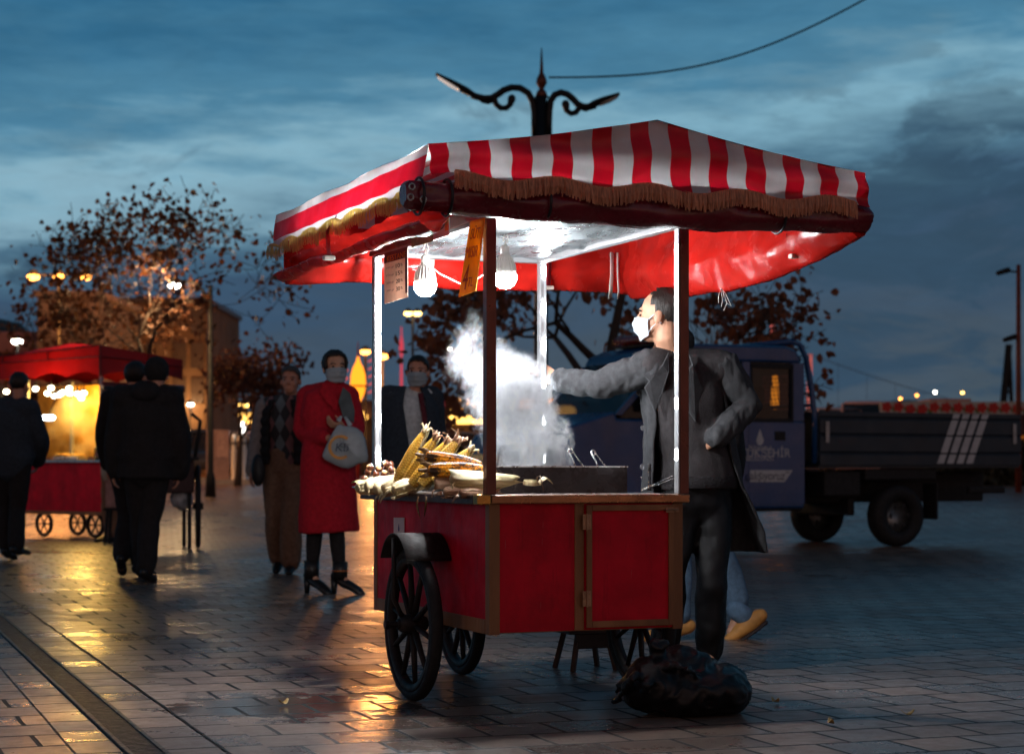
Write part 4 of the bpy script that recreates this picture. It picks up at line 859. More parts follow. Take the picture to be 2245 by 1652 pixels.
def corn(a, b, r, kind, label, spin=0., group=None, rng=random.Random(11)):
    """one cob lying or leaning from cart point a (butt) to b (tip)"""
    L = (b - a).length; o = empty('corn_cob'); o.matrix_world = CM @ align(a, b) @ Matrix.Rotation(spin, 4, 'Z'); tag(o, label, 'corn', group)
    if kind in ('boiled', 'grilled'):
        m = MB(); cob(m, L * .86, r); m.build('kernels', boil if kind == 'boiled' else gril, o, smooth=True)
        if kind == 'boiled':
            m = MB()
            m.grid(lambda u, v: Vector(((r * 1.08 + .003 * math.sin(u * 17)) * math.cos(R(15 + 175 * u)) * (1 - .8 * max(0, v - .8)) * (1 - .45 * v ** 3), (r * 1.08 + .003 * math.sin(u * 17)) * math.sin(R(15 + 175 * u)) * (1 - .45 * v ** 3), L * (v * 1.0 - .03))), 26, 16)
            m.build('husk', husk_m, o, smooth=True, solid=.0015)
            m = MB()
            for k in range(7):
                a0 = rng.random() * 6.28; q = Vector((math.cos(a0), math.sin(a0), 0)); m.tube([Vector((0, 0, L * .84)) + q * r * .35, Vector((0, 0, L * .93)) + q * r * .55, Vector((0, 0, L * .99)) + q * r * rng.uniform(.5, 1.1), Vector((0, 0, L * rng.uniform(.93, 1.05))) + q * r * rng.uniform(.9, 1.9)], [(.007, .003), (.007, .002), (.005, .002), (.002, .001)], 6)
            m.ell((0, 0, L * .90), (r * .52, r * .5, r * .75), nu=10, nv=8); m.build('tip_tuft', husk_m if rng.random() < .6 else husk_d, o, smooth=True)
        else:
            m = MB(); m.tube([(0, 0, .0), (0, .004, -.025), (.004, .006, -.045)], [.010, .008, .006], 8, rnd=True); m.build('stem', silk_m, o, smooth=True)
            for k in range(3):
                m = MB(); q = Vector((math.cos(k * 2.1), math.sin(k * 2.1), 0)); m.tube([q * r * .5, q * r * .9 + Vector((0, 0, -.018)), q * r * 1.0 + Vector((0, 0, -.04))], [(.014, .002), (.010, .002), (.003, .001)], 6); m.build('husk_scrap', silk_m, o, smooth=True)
    else:
        mt = husk_m if kind == 'husk' else husk_d
        def f(u, v):
            t_ = 2 * math.pi * u; pr = r * (1 - .12 * math.cos(t_ * 3 + 1)) * (math.sin(math.pi * min(1, .14 + v * 1.02)) ** .55 if v > .02 else .5) * (1 - .5 * v ** 3); pr += .0015 * math.sin(u * 60)
            return (pr * math.cos(t_), pr * math.sin(t_), L * .88 * v)
        m = MB(); m.grid(f, 40, 18, wrap=True); m.ell((0, 0, .006), (r * .62, r * .62, .012), nu=14, nv=6); m.build('husk', mt, o, smooth=True)
        m = MB(); m.grid(lambda u, v: ((r * 1.05) * math.cos(R(-40 + 100 * u)) * (1 - .3 * v * v), (r * 1.05) * math.sin(R(-40 + 100 * u)) * (1 - .3 * v * v), L * (-.05 + .8 * v * (1 - .25 * abs(u - .5)))), 10, 12); m.build('outer_leaf', mt, o, smooth=True, solid=.001)
        m = MB()
        for k in range(6):
            a0 = rng.random() * 6.28; q = Vector((math.cos(a0), math.sin(a0), 0)); m.tube([Vector((0, 0, L * .82)) + q * r * .2, Vector((0, 0, L * .92)) + q * r * .35, Vector((0, 0, L * rng.uniform(.97, 1.1))) + q * r * rng.uniform(.4, 1.2)], [(.010, .005), (.009, .003), (.002, .001)], 6)
        m.build('tip_tuft', mt, o, smooth=True)
        m = MB()
        for k in range(2): q = Vector((rng.uniform(-1, 1) * .3, .8, 0)) * r; m.tube([q, q + Vector((0, .012, -.012)), q + Vector((rng.uniform(-.01, .01), .034, -.016))], [(.008, .0015), (.006, .0012), (.0015, .001)], 6)
        m.build('butt_leaf', mt, o, smooth=True)
    return o
ST = 'boiled cobs leaning upright at the counter corner'
for (px, py, qx, qy, y0, y1, r, lb) in ((872, 1052, 938, 932, .86, .78, .026, 'boiled cob standing tallest at the left of the leaning row'), (892, 1055, 962, 948, .78, .70, .027, 'leaning boiled cob with a frayed pale husk tip, beside the tallest'),
        (905, 1060, 990, 958, .70, .62, .027, 'leaning boiled cob in the middle of the row, mostly wrapped in husk'), (925, 1060, 1012, 954, .62, .55, .027, 'leaning boiled cob with a knobbly round husk tip'), (955, 1055, 1041, 976, .55, .48, .026, 'leaning boiled cob at the right of the row with a dark drooping tip')):
    a, b = ony(px, py, y0), ony(qx, qy, y1); a.z = max(a.z, .822); corn(a, b, r, 'boiled', lb, R(112 + 25 * math.sin(px)), ST)
GR = 'grilled cobs laid in front of the leaning row'
for (px, py, qx, qy, y0, y1, r, lb) in ((938, 1000, 1072, 1020, .40, .22, .026, 'charred grilled cob on top of the grilled pair'), (945, 1030, 1082, 1027, .32, .14, .029, 'yellow charred grilled cob lying just above the big husk'), (1010, 1035, 1098, 1034, .40, .22, .022, 'charred cob mostly hidden behind the near post')):
    corn(ony(px, py, y0), ony(qx, qy, y1), r, 'grilled', lb, .4, GR)
HK = 'husked cobs laid side by side over the counter edge'
for i, (px, y, lb) in enumerate(((838, 1.22, 'husked cob leftmost in the row overhanging the counter edge'), (858, 1.10, 'second husked cob from the left in the overhanging row'), (880, .98, 'middle husked cob of the overhanging row'), (905, .87, 'fourth husked cob from the left in the overhanging row'), (930, .74, 'husked cob at the right end of the overhanging row'))):
    a = Vector((-.118, y, .812 + .004 * (i % 2))); corn(a, a + Vector((.19, .03, .045)), .034, 'husk', lb, R(40 * i), HK)
a = ony(990, 1050, .10); corn(a, ony(1185, 1058, .13), .034, 'husk', 'largest husked cob lying along the counter behind the near post', .6, 'big husked cobs at the counter corner')
a = ony(955, 1055, .34); corn(a, ony(1090, 1052, .32), .032, 'tan', 'dark pinkish husked cob between the overhanging row and the largest one', 1.6, 'big husked cobs at the counter corner')
a = ony(1010, 1078, .10); corn(a, a + Vector((.16, .03, .0)), .023, 'tan', 'shaded husked cob drooping over the edge below the largest one', 2.2, 'big husked cobs at the counter corner')
a = ony(975, 1078, .24); corn(a, a + Vector((.15, .03, .0)), .023, 'tan', 'shaded husked cob hanging over the edge left of the near post', 2.9, 'big husked cobs at the counter corner')
# loose leaves
def leaf(pts, w, lb, mt=husk_m):
    c = Vector(pts[0]); o = MB(); o.tube([CM @ Vector(p) for p in pts], [(w * .6, .0012), (w, .0012), (w * .8, .0012), (w * .2, .001)], 8, xd=(0, 0, 1) if 0 else (1, .4, .3)); return tag(o.build('husk_leaf', mt, smooth=True), lb, 'husk leaf', 'loose husk leaves')
leaf([onz(1165, 1068, .812), onz(1195, 1062, .822), onz(1222, 1066, .82), onz(1258, 1068, .812)], .012, 'dry husk leaf lying in front of the grill, the upper one')
leaf([onz(1160, 1075, .808), onz(1195, 1071, .812), onz(1225, 1072, .812), onz(1245, 1075, .808)], .010, 'dry husk leaf lying in front of the grill, the lower one')
leaf([ony(1180, 1062, .07), ony(1178, 1045, .05), ony(1184, 1042, .03), ony(1192, 1077, .0)], .003, 'thin dark husk tie looped over the tip of the largest cob', silk_m)
leaf([ony(1180, 1058, .1), ony(1196, 1046, .12), ony(1204, 1052, .12), ony(1212, 1060, .12)], .014, 'pale husk flap at the tip of the largest cob')
leaf([onx(917, 1088, -.066), onx(914, 1106, -.066), onx(917, 1122, -.064), onx(922, 1136, -.062)], .005, 'dark husk strand hanging down the red side panel, the left one', silk_m)
leaf([onx(935, 1088, -.066), onx(934, 1104, -.066), onx(932, 1120, -.064), onx(930, 1132, -.062)], .005, 'dark husk strand hanging down the red side panel, the right one', silk_m)
leaf([onx(1040, 1072, -.05), onx(1020, 1078, -.06), onx(1000, 1084, -.064), onx(985, 1090, -.066)], .006, 'pale straw leaf jutting from the counter corner left of the near post')
# chestnuts on a tin tray
tc = Vector((.03, 1.30, .8035)); o = cthing('tin_tray', tc, 'round dark tin tray of chestnuts at the far left end of the counter', 'tray')
m = MB(); m.lathe([(0, .0), (.12, 0), (.135, .012), (.14, .013), (.137, .016), (.118, .004), (0, .004)], n=36); m.build('dish', mat('tin', (.10, .08, .07), .35, .8, bump=.1), o, smooth=True)
m = MB(); torus(m, (0, 0, .0145), .1385, .0025, 40, 6); m.build('rim', steel, o, smooth=True)
ch1 = mat('chestnut_shell', (.11, .03, .012), .25, var=.4, scale=60, coat=.3); ch2 = mat('chestnut_flesh', (.66, .40, .17), .5, var=.35, scale=60)
pts = [(798, 1050, 0), (815, 1051, 0), (833, 1052, 0), (849, 1052, 0), (863, 1050, 0), (806, 1036, 1), (824, 1040, 1), (843, 1039, 1), (860, 1041, 1), (812, 1025, 2), (830, 1028, 2), (848, 1026, 2), (858, 1030, 2), (848, 1017, 3), (856, 1019, 3)]
rng = random.Random(8); rowname = ['bottom', 'second', 'third', 'top']
where = ['at the far left', 'second from the left', 'in the middle', 'second from the right', 'at the right end', 'at the left', 'left of the middle', 'right of the middle', 'at the right', 'at the left', 'left of the middle', 'right of the middle', 'at the right', 'peeled pale and leftmost', 'dark and rightmost']
for i, (px, py, rw) in enumerate(pts):
    c = ony(px, py, 1.22 + .02 * (i % 3) + .03 * (rw == 0) * (i % 2)); c.z = max(c.z, .822); o = empty('chestnut'); e = Euler((rng.uniform(-.5, .5), rng.uniform(-.5, .5), rng.random() * 6)).to_matrix().to_4x4(); o.matrix_world = CM @ Matrix.Translation(c) @ e
    tag(o, 'roasted chestnut in the %s row of the heap, %s' % (rowname[rw], where[i]), 'chestnut', 'roasted chestnuts heaped on the tin tray')
    m = MB(); m.ell((0, 0, 0), (.0165, .015, .0135), nu=16, nv=10); m.v = [(x, y, z + (.005 if z > .009 and abs(x) < .006 else 0)) for x, y, z in m.v]; m.build('shell', ch1, o, smooth=True)
    m = MB(); m.ell((.002, -.004, .004), (.0128, .0124, .0115), nu=14, nv=8); m.build('flesh', ch2, o, smooth=True)
# ---- smoke
m = MB()
def sm_c(z): return float(np.interp(z, [.80, .947, 1.137, 1.326, 1.42, 1.478, 1.58], [.075, .071, .033, -.061, -.134, -.175, -.17])), float(np.interp(z, [.80, .947, 1.137, 1.326, 1.42, 1.478, 1.58], [.17, .17, .17, .20, .15, .09, .05]))
SY = 8.02
m.grid(lambda u, v: (sm_c(.86 + .74 * v)[0] + (sm_c(.86 + .74 * v)[1] + .16) * math.cos(6.28318 * u), SY + (sm_c(.86 + .74 * v)[1] * .62 + .12) * math.sin(6.28318 * u), .86 + .74 * v), 28, 24, wrap=True)
m.f += [tuple(range(28))[::-1], tuple(23 * 28 + k for k in range(28))]; m.m += [0, 0]
sm = bpy.data.materials.new('grill_smoke'); sm.use_nodes = True; sm.cycles.volume_step_rate = .16; n = NT(sm.node_tree); sm.node_tree.nodes.clear()
co = n.coord(); x, y, z = n.sep(co)
def curve(zs, vs):
    r_ = n.node('ShaderNodeFloatCurve'); cv = r_.mapping.curves[0]
    while len(cv.points) < len(zs): cv.points.new(.5, .5)
    for p, a, b in zip(cv.points, zs, vs): p.location = ((a - .8) / .8, b); p.handle_type = 'AUTO'
    r_.mapping.update(); n.put(r_.inputs[1], n.maprange(z, .8, 1.6)); return r_.outputs[0]
dn = n.node('ShaderNodeTexNoise'); dn.inputs['Scale'].default_value = 5.5; dn.inputs['Detail'].default_value = 4; n.link(n.mapping(co, scale=(1, 1, .75)), dn.inputs[0])
wv = n.node('ShaderNodeVectorMath', operation='MULTIPLY_ADD'); n.link(dn.outputs[1], wv.inputs[0]); wv.inputs[1].default_value = (.24, .24, .20); n.link(co, wv.inputs[2])
dn2 = n.node('ShaderNodeTexNoise'); dn2.inputs['Scale'].default_value = 15; dn2.inputs['Detail'].default_value = 4; n.link(co, dn2.inputs[0]); wv2 = n.node('ShaderNodeVectorMath', operation='MULTIPLY_ADD'); n.link(dn2.outputs[1], wv2.inputs[0]); wv2.inputs[1].default_value = (.09, .05, .08); n.link(wv.outputs[0], wv2.inputs[2]); wv = wv2
wx, wy, wz = n.sep(wv.outputs[0]); wx = n.math('SUBTRACT', wx, .165); wy = n.math('SUBTRACT', wy, .12)
cxs = n.math('SUBTRACT', curve([.80, .947, 1.137, 1.326, 1.42, 1.478, 1.58], [.675, .671, .633, .539, .466, .425, .43]), .6)
rad = curve([.80, .947, 1.137, 1.326, 1.42, 1.478, 1.58], [.185, .195, .20, .235, .17, .10, .05])
ax = n.math('DIVIDE', n.math('SUBTRACT', wx, cxs), rad); ay = n.math('DIVIDE', n.math('SUBTRACT', wy, SY), n.math('MULTIPLY', rad, .62))
dd = n.math('SQRT', n.math('ADD', n.math('MULTIPLY', ax, ax), n.math('MULTIPLY', ay, ay)))
core = n.maprange(dd, .45, 1.05, 1, 0, 'SMOOTHSTEP')
f1 = n.noise(n.mapping(wv.outputs[0], scale=(1, 1, .7)), 13, 8, .70, 1.2)
dens = n.math('MULTIPLY', core, n.maprange(f1, n.math('SUBTRACT', .54, n.math('MULTIPLY', core, .17)), .62, 0, 1))
f2 = n.noise(n.mapping(wv.outputs[0], scale=(1, 1, .6)), 26, 5, .65, .8)
dens = n.math('MULTIPLY', dens, n.maprange(f2, .40, .60, .12, 1.5))
dens = n.math('MULTIPLY', dens, n.maprange(z, .86, .90))
fade = n.math('MULTIPLY', n.maprange(z, 1.57, 1.44), n.maprange(z, 1.08, 1.42, 2.7, .22))
dens = n.math('MULTIPLY', n.math('MULTIPLY', dens, fade), 26.)
pv = n.node('ShaderNodeVolumePrincipled'); pv.inputs['Color'].default_value = (.76, .78, .81, 1); n.link(dens, pv.inputs['Density']); pv.inputs['Anisotropy'].default_value = .15
ou = n.node('ShaderNodeOutputMaterial'); n.link(pv.outputs[0], ou.inputs['Volume'])
so = m.build('grill_smoke', sm); tag(so, 'white smoke billowing up from the grill and drifting left', 'smoke', kind='stuff')

# ---- stool under the cart, bin bag, dropped tomato-red lid
o = cthing('wooden_stool', onz(1283, 1466, 0), 'low dark wooden stool on splayed legs under the cart', 'stool')
m = MB(); m.b2((-.12, -.10, .165), (.12, .10, .20)); m.build('seat', dark_iron, o, bevel=.004)
m = MB(); m.b2((-.085, -.09, .10), (.085, -.075, .163)); m.build('apron', dark_iron, o)
sw = mat('stool_wood', (.06, .035, .025), .6)
for a in (-1, 1):
    for b_ in (-1, 1): m = MB(); m.tube([(a * .07, b_ * .075, .165), (a * .105 , b_ * .10, .0)], [(.014, .010)] * 2, 4); m.build('leg', sw, o)
# ================================================================ BIN BAG
bagm = mat('bin_bag_plastic', (.006, .006, .007), .46, var=.2, scale=9, bump=.5, bscale=16, spec=.4)
D = 6.98; m = MB(); bc = P(1500, 1500, D)
def bp(px, py, dd=0): return P(px, py, D + dd)
m.ell(bp(1515, 1515, .05), (.20, .19, .105)); m.ell(bp(1432, 1500), (.115, .15, .10)); m.ell(bp(1585, 1512, .06), (.10, .16, .09)); m.ell(bp(1490, 1468, .06), (.13, .11, .085)); m.ell(bp(1400, 1510, -.04), (.05, .06, .07))
m.tube([bp(1450, 1470), bp(1440, 1436), bp(1436, 1428), bp(1440, 1418), bp(1452, 1412)], [.07, .026, .018, .035, .02], 10, rnd=True)
for k in range(9):
    a = k * .7; m.tube([bp(1450, 1455), bp(1450 + 70 * math.cos(a), 1480 + 25 * math.sin(a), -.10 + .1 * math.sin(a * 2)), bp(1470 + 130 * math.cos(a), 1530 + 30 * math.sin(a), -.06 * math.sin(a))], [.02, .018, .01], 6)
m.v = [(x, y, max(z, .004)) for x, y, z in m.v]
bb = blob('bin_bag', m, .008, bagm, it=6, wr=.014, wsc=(8, 8, 10)); me = bb.data
for v in me.vertices:
    q = v.co; a_ = 1 - abs(2 * (.5 + .5 * noise.noise(Vector((q.x * 13, q.y * 13, q.z * 17)))) - 1); b_ = 1 - abs(2 * (.5 + .5 * noise.noise(Vector((q.x * 27 + 5, q.y * 27, q.z * 31)))) - 1)
    q += v.normal * (.012 * a_ ** 5 - .003); q.z = max(q.z, .003)
tag(bb, 'slumped shiny black bin bag on the paving in front of the cart\'s right wheel', 'bin bag')

# ================================================================ TRUCK
TA = math.atan2(.449, .893); T0 = Vector((4.461, 21.98, 0)); TM = Matrix.Translation(T0) @ Matrix.Rotation(TA, 4, 'Z'); TI = TM.inverted(); TE = TI @ Vector((0, 0, CH))
def ty(px, py, y=-.06):
    d_ = TI.to_3x3() @ Vector(((px - CX) / FP, 1, (HY - py) / FP)); return TE + d_ * ((y - TE.y) / d_.y)
truck = empty('pickup_truck', T0, TA); tag(truck, 'dark blue double-cab municipal truck with flat dropside bed parked behind the vendor', 'truck')
blue = mat('truck_blue', (.008, .06, .19), .3, var=.15, scale=2, spec=.5, coat=.25); bed_m = mat('truck_bed_dark', (.020, .034, .050), .38, .2, var=.2, scale=3); blk = mat('truck_black', (.012, .012, .013), .7)
gls = bpy.data.materials.new('dark_glass'); gls.use_nodes = True; n = NT(gls.node_tree); b = gls.node_tree.nodes['Principled BSDF']; b.inputs['Base Color'].default_value = (.01, .012, .015, 1); b.inputs['Roughness'].default_value = .06; b.inputs['Alpha'].default_value = .55
WD = 1.82
cab = MB(); pr = [(-1.38, .45), (-1.38, 1.42), (-3.78, 1.42), (-3.80, 1.5), (-4.58, 1.27), (-4.74, 1.05), (-4.76, .45)]
cab.prism(pr, (0, -.06, 0), (1, 0, 0), (0, 0, 1), (0, WD, 0)); cb = cab.build('cab', blue, truck, bevel=.03)
m = MB(); m.prism([(-1.40, 2.06), (-1.46, 2.20), (-1.6, 2.25), (-2.95, 2.24), (-3.14, 2.16), (-3.2, 2.06)], (0, -.04, 0), (1, 0, 0), (0, 0, 1), (0, WD - .04, 0)); m.build('roof', blue, truck, bevel=.03)
for y in (-.055, WD - .115):
    for px0, px1 in ((-1.56, -1.385), (-2.20, -2.10), (-2.62, -2.55)):
        m = MB(); m.b2((px0, y, 1.42), (px1, y + .05, 2.06)); m.build('pillar', blue, truck)
    m = MB(); m.prism([(-3.80, 1.46), (-3.72, 1.46), (-3.12, 2.06), (-3.2, 2.06)], (0, y, 0), (1, 0, 0), (0, 0, 1), (0, .05, 0)); m.build('pillar', blue, truck)
    for a_, b_ in ((-2.10, -1.56), (-2.55, -2.20)):
        m = MB(); m.b2((a_, y + .022, 1.42), (b_, y + .027, 2.06)); m.build('window', gls, truck)
    m = MB(); m.prism([(-3.72, 1.43), (-2.62, 1.43), (-2.62, 2.06), (-3.12, 2.06)], (0, y + .022, 0), (1, 0, 0), (0, 0, 1), (0, .005, 0)); m.build('window', gls, truck)
    if y < 0:
        for a_, b_ in ((-1.56, -1.53), (-2.10, -2.07)):
            m = MB(); m.b2((a_, y - .006, 1.44), (b_, y + .02, 2.04)); m.build('window_seal', blk, truck)
        m = MB(); m.b2((-2.10, y - .006, 1.995), (-1.53, y + .02, 2.05)); m.b2((-2.10, y - .006, 1.40), (-1.53, y + .02, 1.445)); m.build('window_seal', blk, truck)
m = MB(); m.prism([(-3.79, 1.46), (-3.78, 1.455), (-3.17, 2.06), (-3.18, 2.065)], (0, .0, 0), (1, 0, 0), (0, 0, 1), (0, WD - .12, 0)); m.build('windscreen', gls, truck)
m = MB(); m.b2((-1.395, -.03, 1.42), (-1.385, WD - .08, 1.55)); m.b2((-1.395, -.03, 1.95), (-1.385, WD - .08, 2.06)); m.b2((-1.395, .75, 1.55), (-1.385, .95, 1.95)); m.build('rear_panel', blue, truck)
for x in (-1.75, -2.75):
    for y in (.2, 1.15):
        m = MB(); m.b2((x, y, 1.3), (x + .12, y + .42, 1.62)); m.b2((x + .02, y + .1, 1.62), (x + .1, y + .32, 1.82)); m.build('seat', blk, truck, bevel=.04)
m = MB(); m.b2((-2.12, -.066, .5), (-1.385, -.0605, 1.40)); dr_ = m.build('door', blue, truck, bevel=.004)
p = ty(1710, 955, -.068); m = MB(); m.b2((p.x - .07, -.075, p.z - .05), (p.x + .07, -.067, p.z + .05)); m.build('handle', blk, dr_, bevel=.01)
wht = mat('marking_white', (.50, .52, .54), .5, var=.1); inkd = mat('marking_ink', (.015, .02, .05), .5, var=0)
def tput(px, py, h, txt, mt, parent, sx=1., y=-.0685, shear=0.):
    p = ty(px, py, y); return text(txt, h, mt, parent, axes(p, (1, 0, 0), (0, 0, 1), (0, -1, 0)), sx=sx, shear=shear)
p = ty(1666, 965, -.0665); k = .095; m = MB(); m.prism([(x * k * 1.15, yy * k * 1.35) for x, yy in drop_poly()], (p.x, -.0664, p.z), (1, 0, 0), (0, 0, 1), (0, -.002, 0)); m.build('emblem', wht, dr_)
tput(1668, 983, .07, 'İSTANBUL', wht, dr_); tput(1664, 993, .135, 'BÜYÜKŞEHİR', wht, dr_, 1.0); tput(1666, 1005, .07, 'BELEDİYESİ', wht, dr_)
q0, q1 = ty(1560, 1030, -.0665), ty(1738, 1030, -.0665); m = MB(); m.prism([(-2.11, q0.z - .13), (q1.x - .11, q1.z - .13), (q1.x, q1.z), (-2.11, q0.z)], (0, -.0664, 0), (1, 0, 0), (0, 0, 1), (0, -.002, 0)); m.build('slogan_strip', wht, dr_)
tput(1681, 1043, .14, 'çalışıyoruz”', inkd, dr_, .85, -.0690, .25)
m = MB(); m.b2((-1.37, -.02, 1.33), (-1.355, .0, 1.36)); m.build('marker_lamp', glow('marker_orange', (1, .3, .04), 3), truck)
# bed
def side(y0, y1, nm='side_board'):
    m = MB(); z0, z1 = .93, 1.53
    prof = [(0, z0), (0, 1.045), (.018, 1.06), (.018, 1.07), (0, 1.085), (0, 1.25), (.018, 1.265), (.018, 1.275), (0, 1.29), (0, 1.44), (.018, 1.455), (.018, 1.465), (0, 1.48), (0, z1), (.03, z1), (.03, z0)]
    m.prism([(a, z) for a, z in prof], (-1.17, y0, 0), (0, 1 if y0 < 1 else -1, 0), (0, 0, 1), (2.90, 0, 0)); return m.build(nm, bed_m, truck, bevel=.003)
sb = side(-.06, 0); side(WD - .06, 0)
m = MB(); m.b2((-1.17, -.028, .90), (1.73, WD - .095, .975)); m.build('bed_floor', bed_m, truck); m = MB(); m.b2((1.705, -.028, .976), (1.735, WD - .095, 1.53)); m.build('tailgate', bed_m, truck, bevel=.005)
m = MB(); m.b2((-1.20, -.03, .976), (-1.172, WD - .09, 1.53)); m.build('headboard', bed_m, truck)
for i in range(4):
    for j, (z0, z1) in enumerate(((.945, 1.056), (1.074, 1.261), (1.279, 1.451), (1.469, 1.525))):
        zz = lambda z: .47 + .142 * i + (z - .94) * .42
        if j == 0: z0 = .95
        m = MB(); m.prism([(zz(z0), z0), (zz(z0) + .098, z0), (zz(z1) + .098, z1), (zz(z1), z1)], (0, -.0605, 0), (1, 0, 0), (0, 0, 1), (0, -.003, 0)); m.build('reflective_stripe', wht, sb)
for x in (1.60, -1.1):
    m = MB(); m.b2((x, -.075, 1.18), (x + .05, -.061, 1.42)); m.build('latch', mat('latch_steel', (.3, .32, .34), .4, .7), sb, bevel=.004)
m = MB()
for y in (-.02, WD - .12):
    m.tube([(-1.22, y, .95), (-1.22, y, 1.5), (-1.27, y, 1.85), (-1.33, y, 2.12), (-1.42, y, 2.27), (-1.52, y, 2.30)], .032, 8)
m.tube([(-1.52, -.02, 2.30), (-1.52, WD - .12, 2.30)], .032, 8); m.tube([(-1.24, -.02, 1.6), (-1.24, WD - .12, 1.6)], .02, 8); m.build('roll_bar', blue, truck, smooth=True)
m = MB()
for k in range(26): x = -.0 + (WD - .12) * k / 25; m.tube([(-1.24, x, 1.55), (-1.36, x, 2.15)], .004, 4)
for k in range(14): f = k / 13; m.tube([(-1.24 - .12 * f, -.02, 1.55 + .6 * f), (-1.24 - .12 * f, WD - .12, 1.55 + .6 * f)], .004, 4)
m.build('guard_mesh', blk, truck)
# chassis
for nm, lo, hi in (('chassis', (-4.6, .45, .50), (1.6, 1.25, .86)), ('tank', (-1.05, .02, .58), (-.55, .45, .86)), ('rear_bar', (1.0, .0, .60), (1.55, .06, .68)), ('mud_flap', (.52, .0, .30), (.545, .26, .72)), ('mud_guard', (-.5, .0, .76), (.52, .26, .89)), ('toolbox', (-.52, .3, .35), (-.42, 1.3, .55)), ('sill', (-3.2, -.03, .42), (-1.38, .3, .52)), ('bumper', (-4.86, -.05, .40), (-4.77, WD - .08, .72))):
    m = MB(); m.b2(lo, hi); m.build(nm, blk, truck, bevel=.02)
def roadwheel(x, y, r, w, parent, mt=rubber, sgn=-1):
    o = empty('wheel', (x, y, r)); o.parent = parent; A = Matrix.Rotation(R(90), 4, 'X')
    m = MB(); m.lathe([(r * .56, -w * .5), (r * .8, -w * .52), (r * .95, -w * .46), (r, -w * .3), (r, w * .3), (r * .95, w * .46), (r * .8, w * .52), (r * .56, w * .5)], n=40, M=A, close=True); m.build('tyre', mt, o, smooth=True)
    m = MB(); m.lathe([(0, -w * .34 * -sgn), (r * .16, -w * .40 * -sgn), (r * .2, -w * .30 * -sgn), (r * .42, -w * .36 * -sgn), (r * .5, -w * .46 * -sgn), (r * .565, -w * .5 * -sgn), (r * .57, 0), (0, 0)], n=30, M=A)
    rim = m.build('rim', mat('rim_steel', (.22, .24, .25), .4, .7, var=.2, scale=8), o, smooth=True)
    for k in range(6):
        a = k * 1.047; m = MB(); m.ell((r * .36 * math.cos(a), sgn * w * .38, r * .36 * math.sin(a)), (r * .07, .006, r * .09), nu=8, nv=6); m.build('vent', blk, rim)
    return o
for x in (0, -3.62):
    roadwheel(x, .10, .35, .21, truck); roadwheel(x, 1.62, .35, .21, truck)
for y in (.18, WD - .32):
    m = MB(); m.ell((-4.70, y, .92), (.09, .16, .10), nu=12, nv=8); m.build('headlight', mat('headlight_glass', (.35, .36, .38), .1, .3), truck, smooth=True)
m = MB(); m.b2((-3.0, .35, 2.252), (-2.7, 1.4, 2.27)); lb_ = m.build('light_bar', blk, truck)
m = MB(); m.tube([(-2.85, .3, 2.34), (-2.85, 1.45, 2.34)], [(.12, .065)] * 2, 12, xd=(1, 0, 0), rnd=True); m.build('beacon_cover', mat('beacon_red', (.18, .02, .02), .25), lb_, smooth=True)
m = MB(); m.b2((-3.45, -.28, 1.5), (-3.38, -.08, 1.76)); m.build('mirror', blk, truck, bevel=.03)

# ================================================================ PARKED CARS, VAN, HOARDING
def car(px, D, rz, paint, label, tall=1.0, lit=False, group='cars parked along the quay', L=4.2, name='parked_car'):
    x = (px - CX) * D / FP; o = empty(name, (x, D, gz(D)), rz); tag(o, label, 'car' if name == 'parked_car' else 'van', group)
    Wd = 1.72; h = 1.45 * tall
    m = MB(); pr = [(-L * .5, .32), (-L * .5, .62), (-L * .47, .80), (-L * .22, .92), (L * .40, .95), (L * .49, .85), (L * .5, .55), (L * .49, .32)]
    m.prism(pr, (0, -Wd / 2, 0), (1, 0, 0), (0, 0, 1), (0, Wd, 0)); m.build('body', paint, o, bevel=.09)
    e = .93; roof0 = h - .08
    m = MB(); ca = [(-L * .24, e - .06), (-L * .08, roof0), (L * .28, roof0), (L * .42, e - .06)]
    vs = []
    for y, k in ((-Wd / 2 + .05, 0), (Wd / 2 - .05, 0)):
        for i, (a, z) in enumerate(ca): vs.append((a, y * (1 if i in (0, 3) else .86), z))
    m.add(vs, [(0, 1, 2, 3), (7, 6, 5, 4), (0, 4, 5, 1), (1, 5, 6, 2), (2, 6, 7, 3)]); m.build('glasshouse', gls, o)
    m = MB(); m.tube([(-L * .09, 0, roof0 + .005), (L * .1, 0, h), (L * .29, 0, roof0 + .005)], [(Wd * .40, .03)] * 3, 14, xd=(0, 1, 0)); m.build('roof', paint, o, smooth=True)
    for s_ in (-1, 1):
        for xx in (-L * .09, L * .10, L * .29):
            m = MB(); m.tube([(xx - (.28 if xx < 0 else -.16 if xx > L * .2 else 0), s_ * (Wd / 2 - .05), e - .05), (xx, s_ * (Wd / 2 - .05) * .86, roof0)], .035, 6); m.build('pillar', paint, o)
    for s_ in (-1, 1):
        for xx in (-L * .31, L * .30): roadwheel(xx, s_ * (Wd / 2 - .12), .31, .2, o, sgn=s_)
    for s_ in (-1, 1):
        m = MB(); m.b2((L * .488, s_ * .62 - .16, .68), (L * .508, s_ * .62 + .16, .84)); m.build('tail_light', glow('tail_red', (1, .03, .02), 2.2) if lit else mat('tail_glass', (.2, .01, .01), .2), o, bevel=.02)
        m = MB(); m.b2((-L * .508, s_ * .62 - .16, .60), (-L * .485, s_ * .62 + .16, .74)); m.build('headlight', mat('headlight_glass', (.35, .36, .38), .1, .3), o, bevel=.02)
    return o
pinkc = mat('car_pale', (.45, .36, .36), .25, var=.05, coat=.3); darkc = mat('car_dark', (.03, .03, .035), .2, var=.05, coat=.4); silv = mat('car_silver', (.35, .36, .38), .25, .4, var=.05)
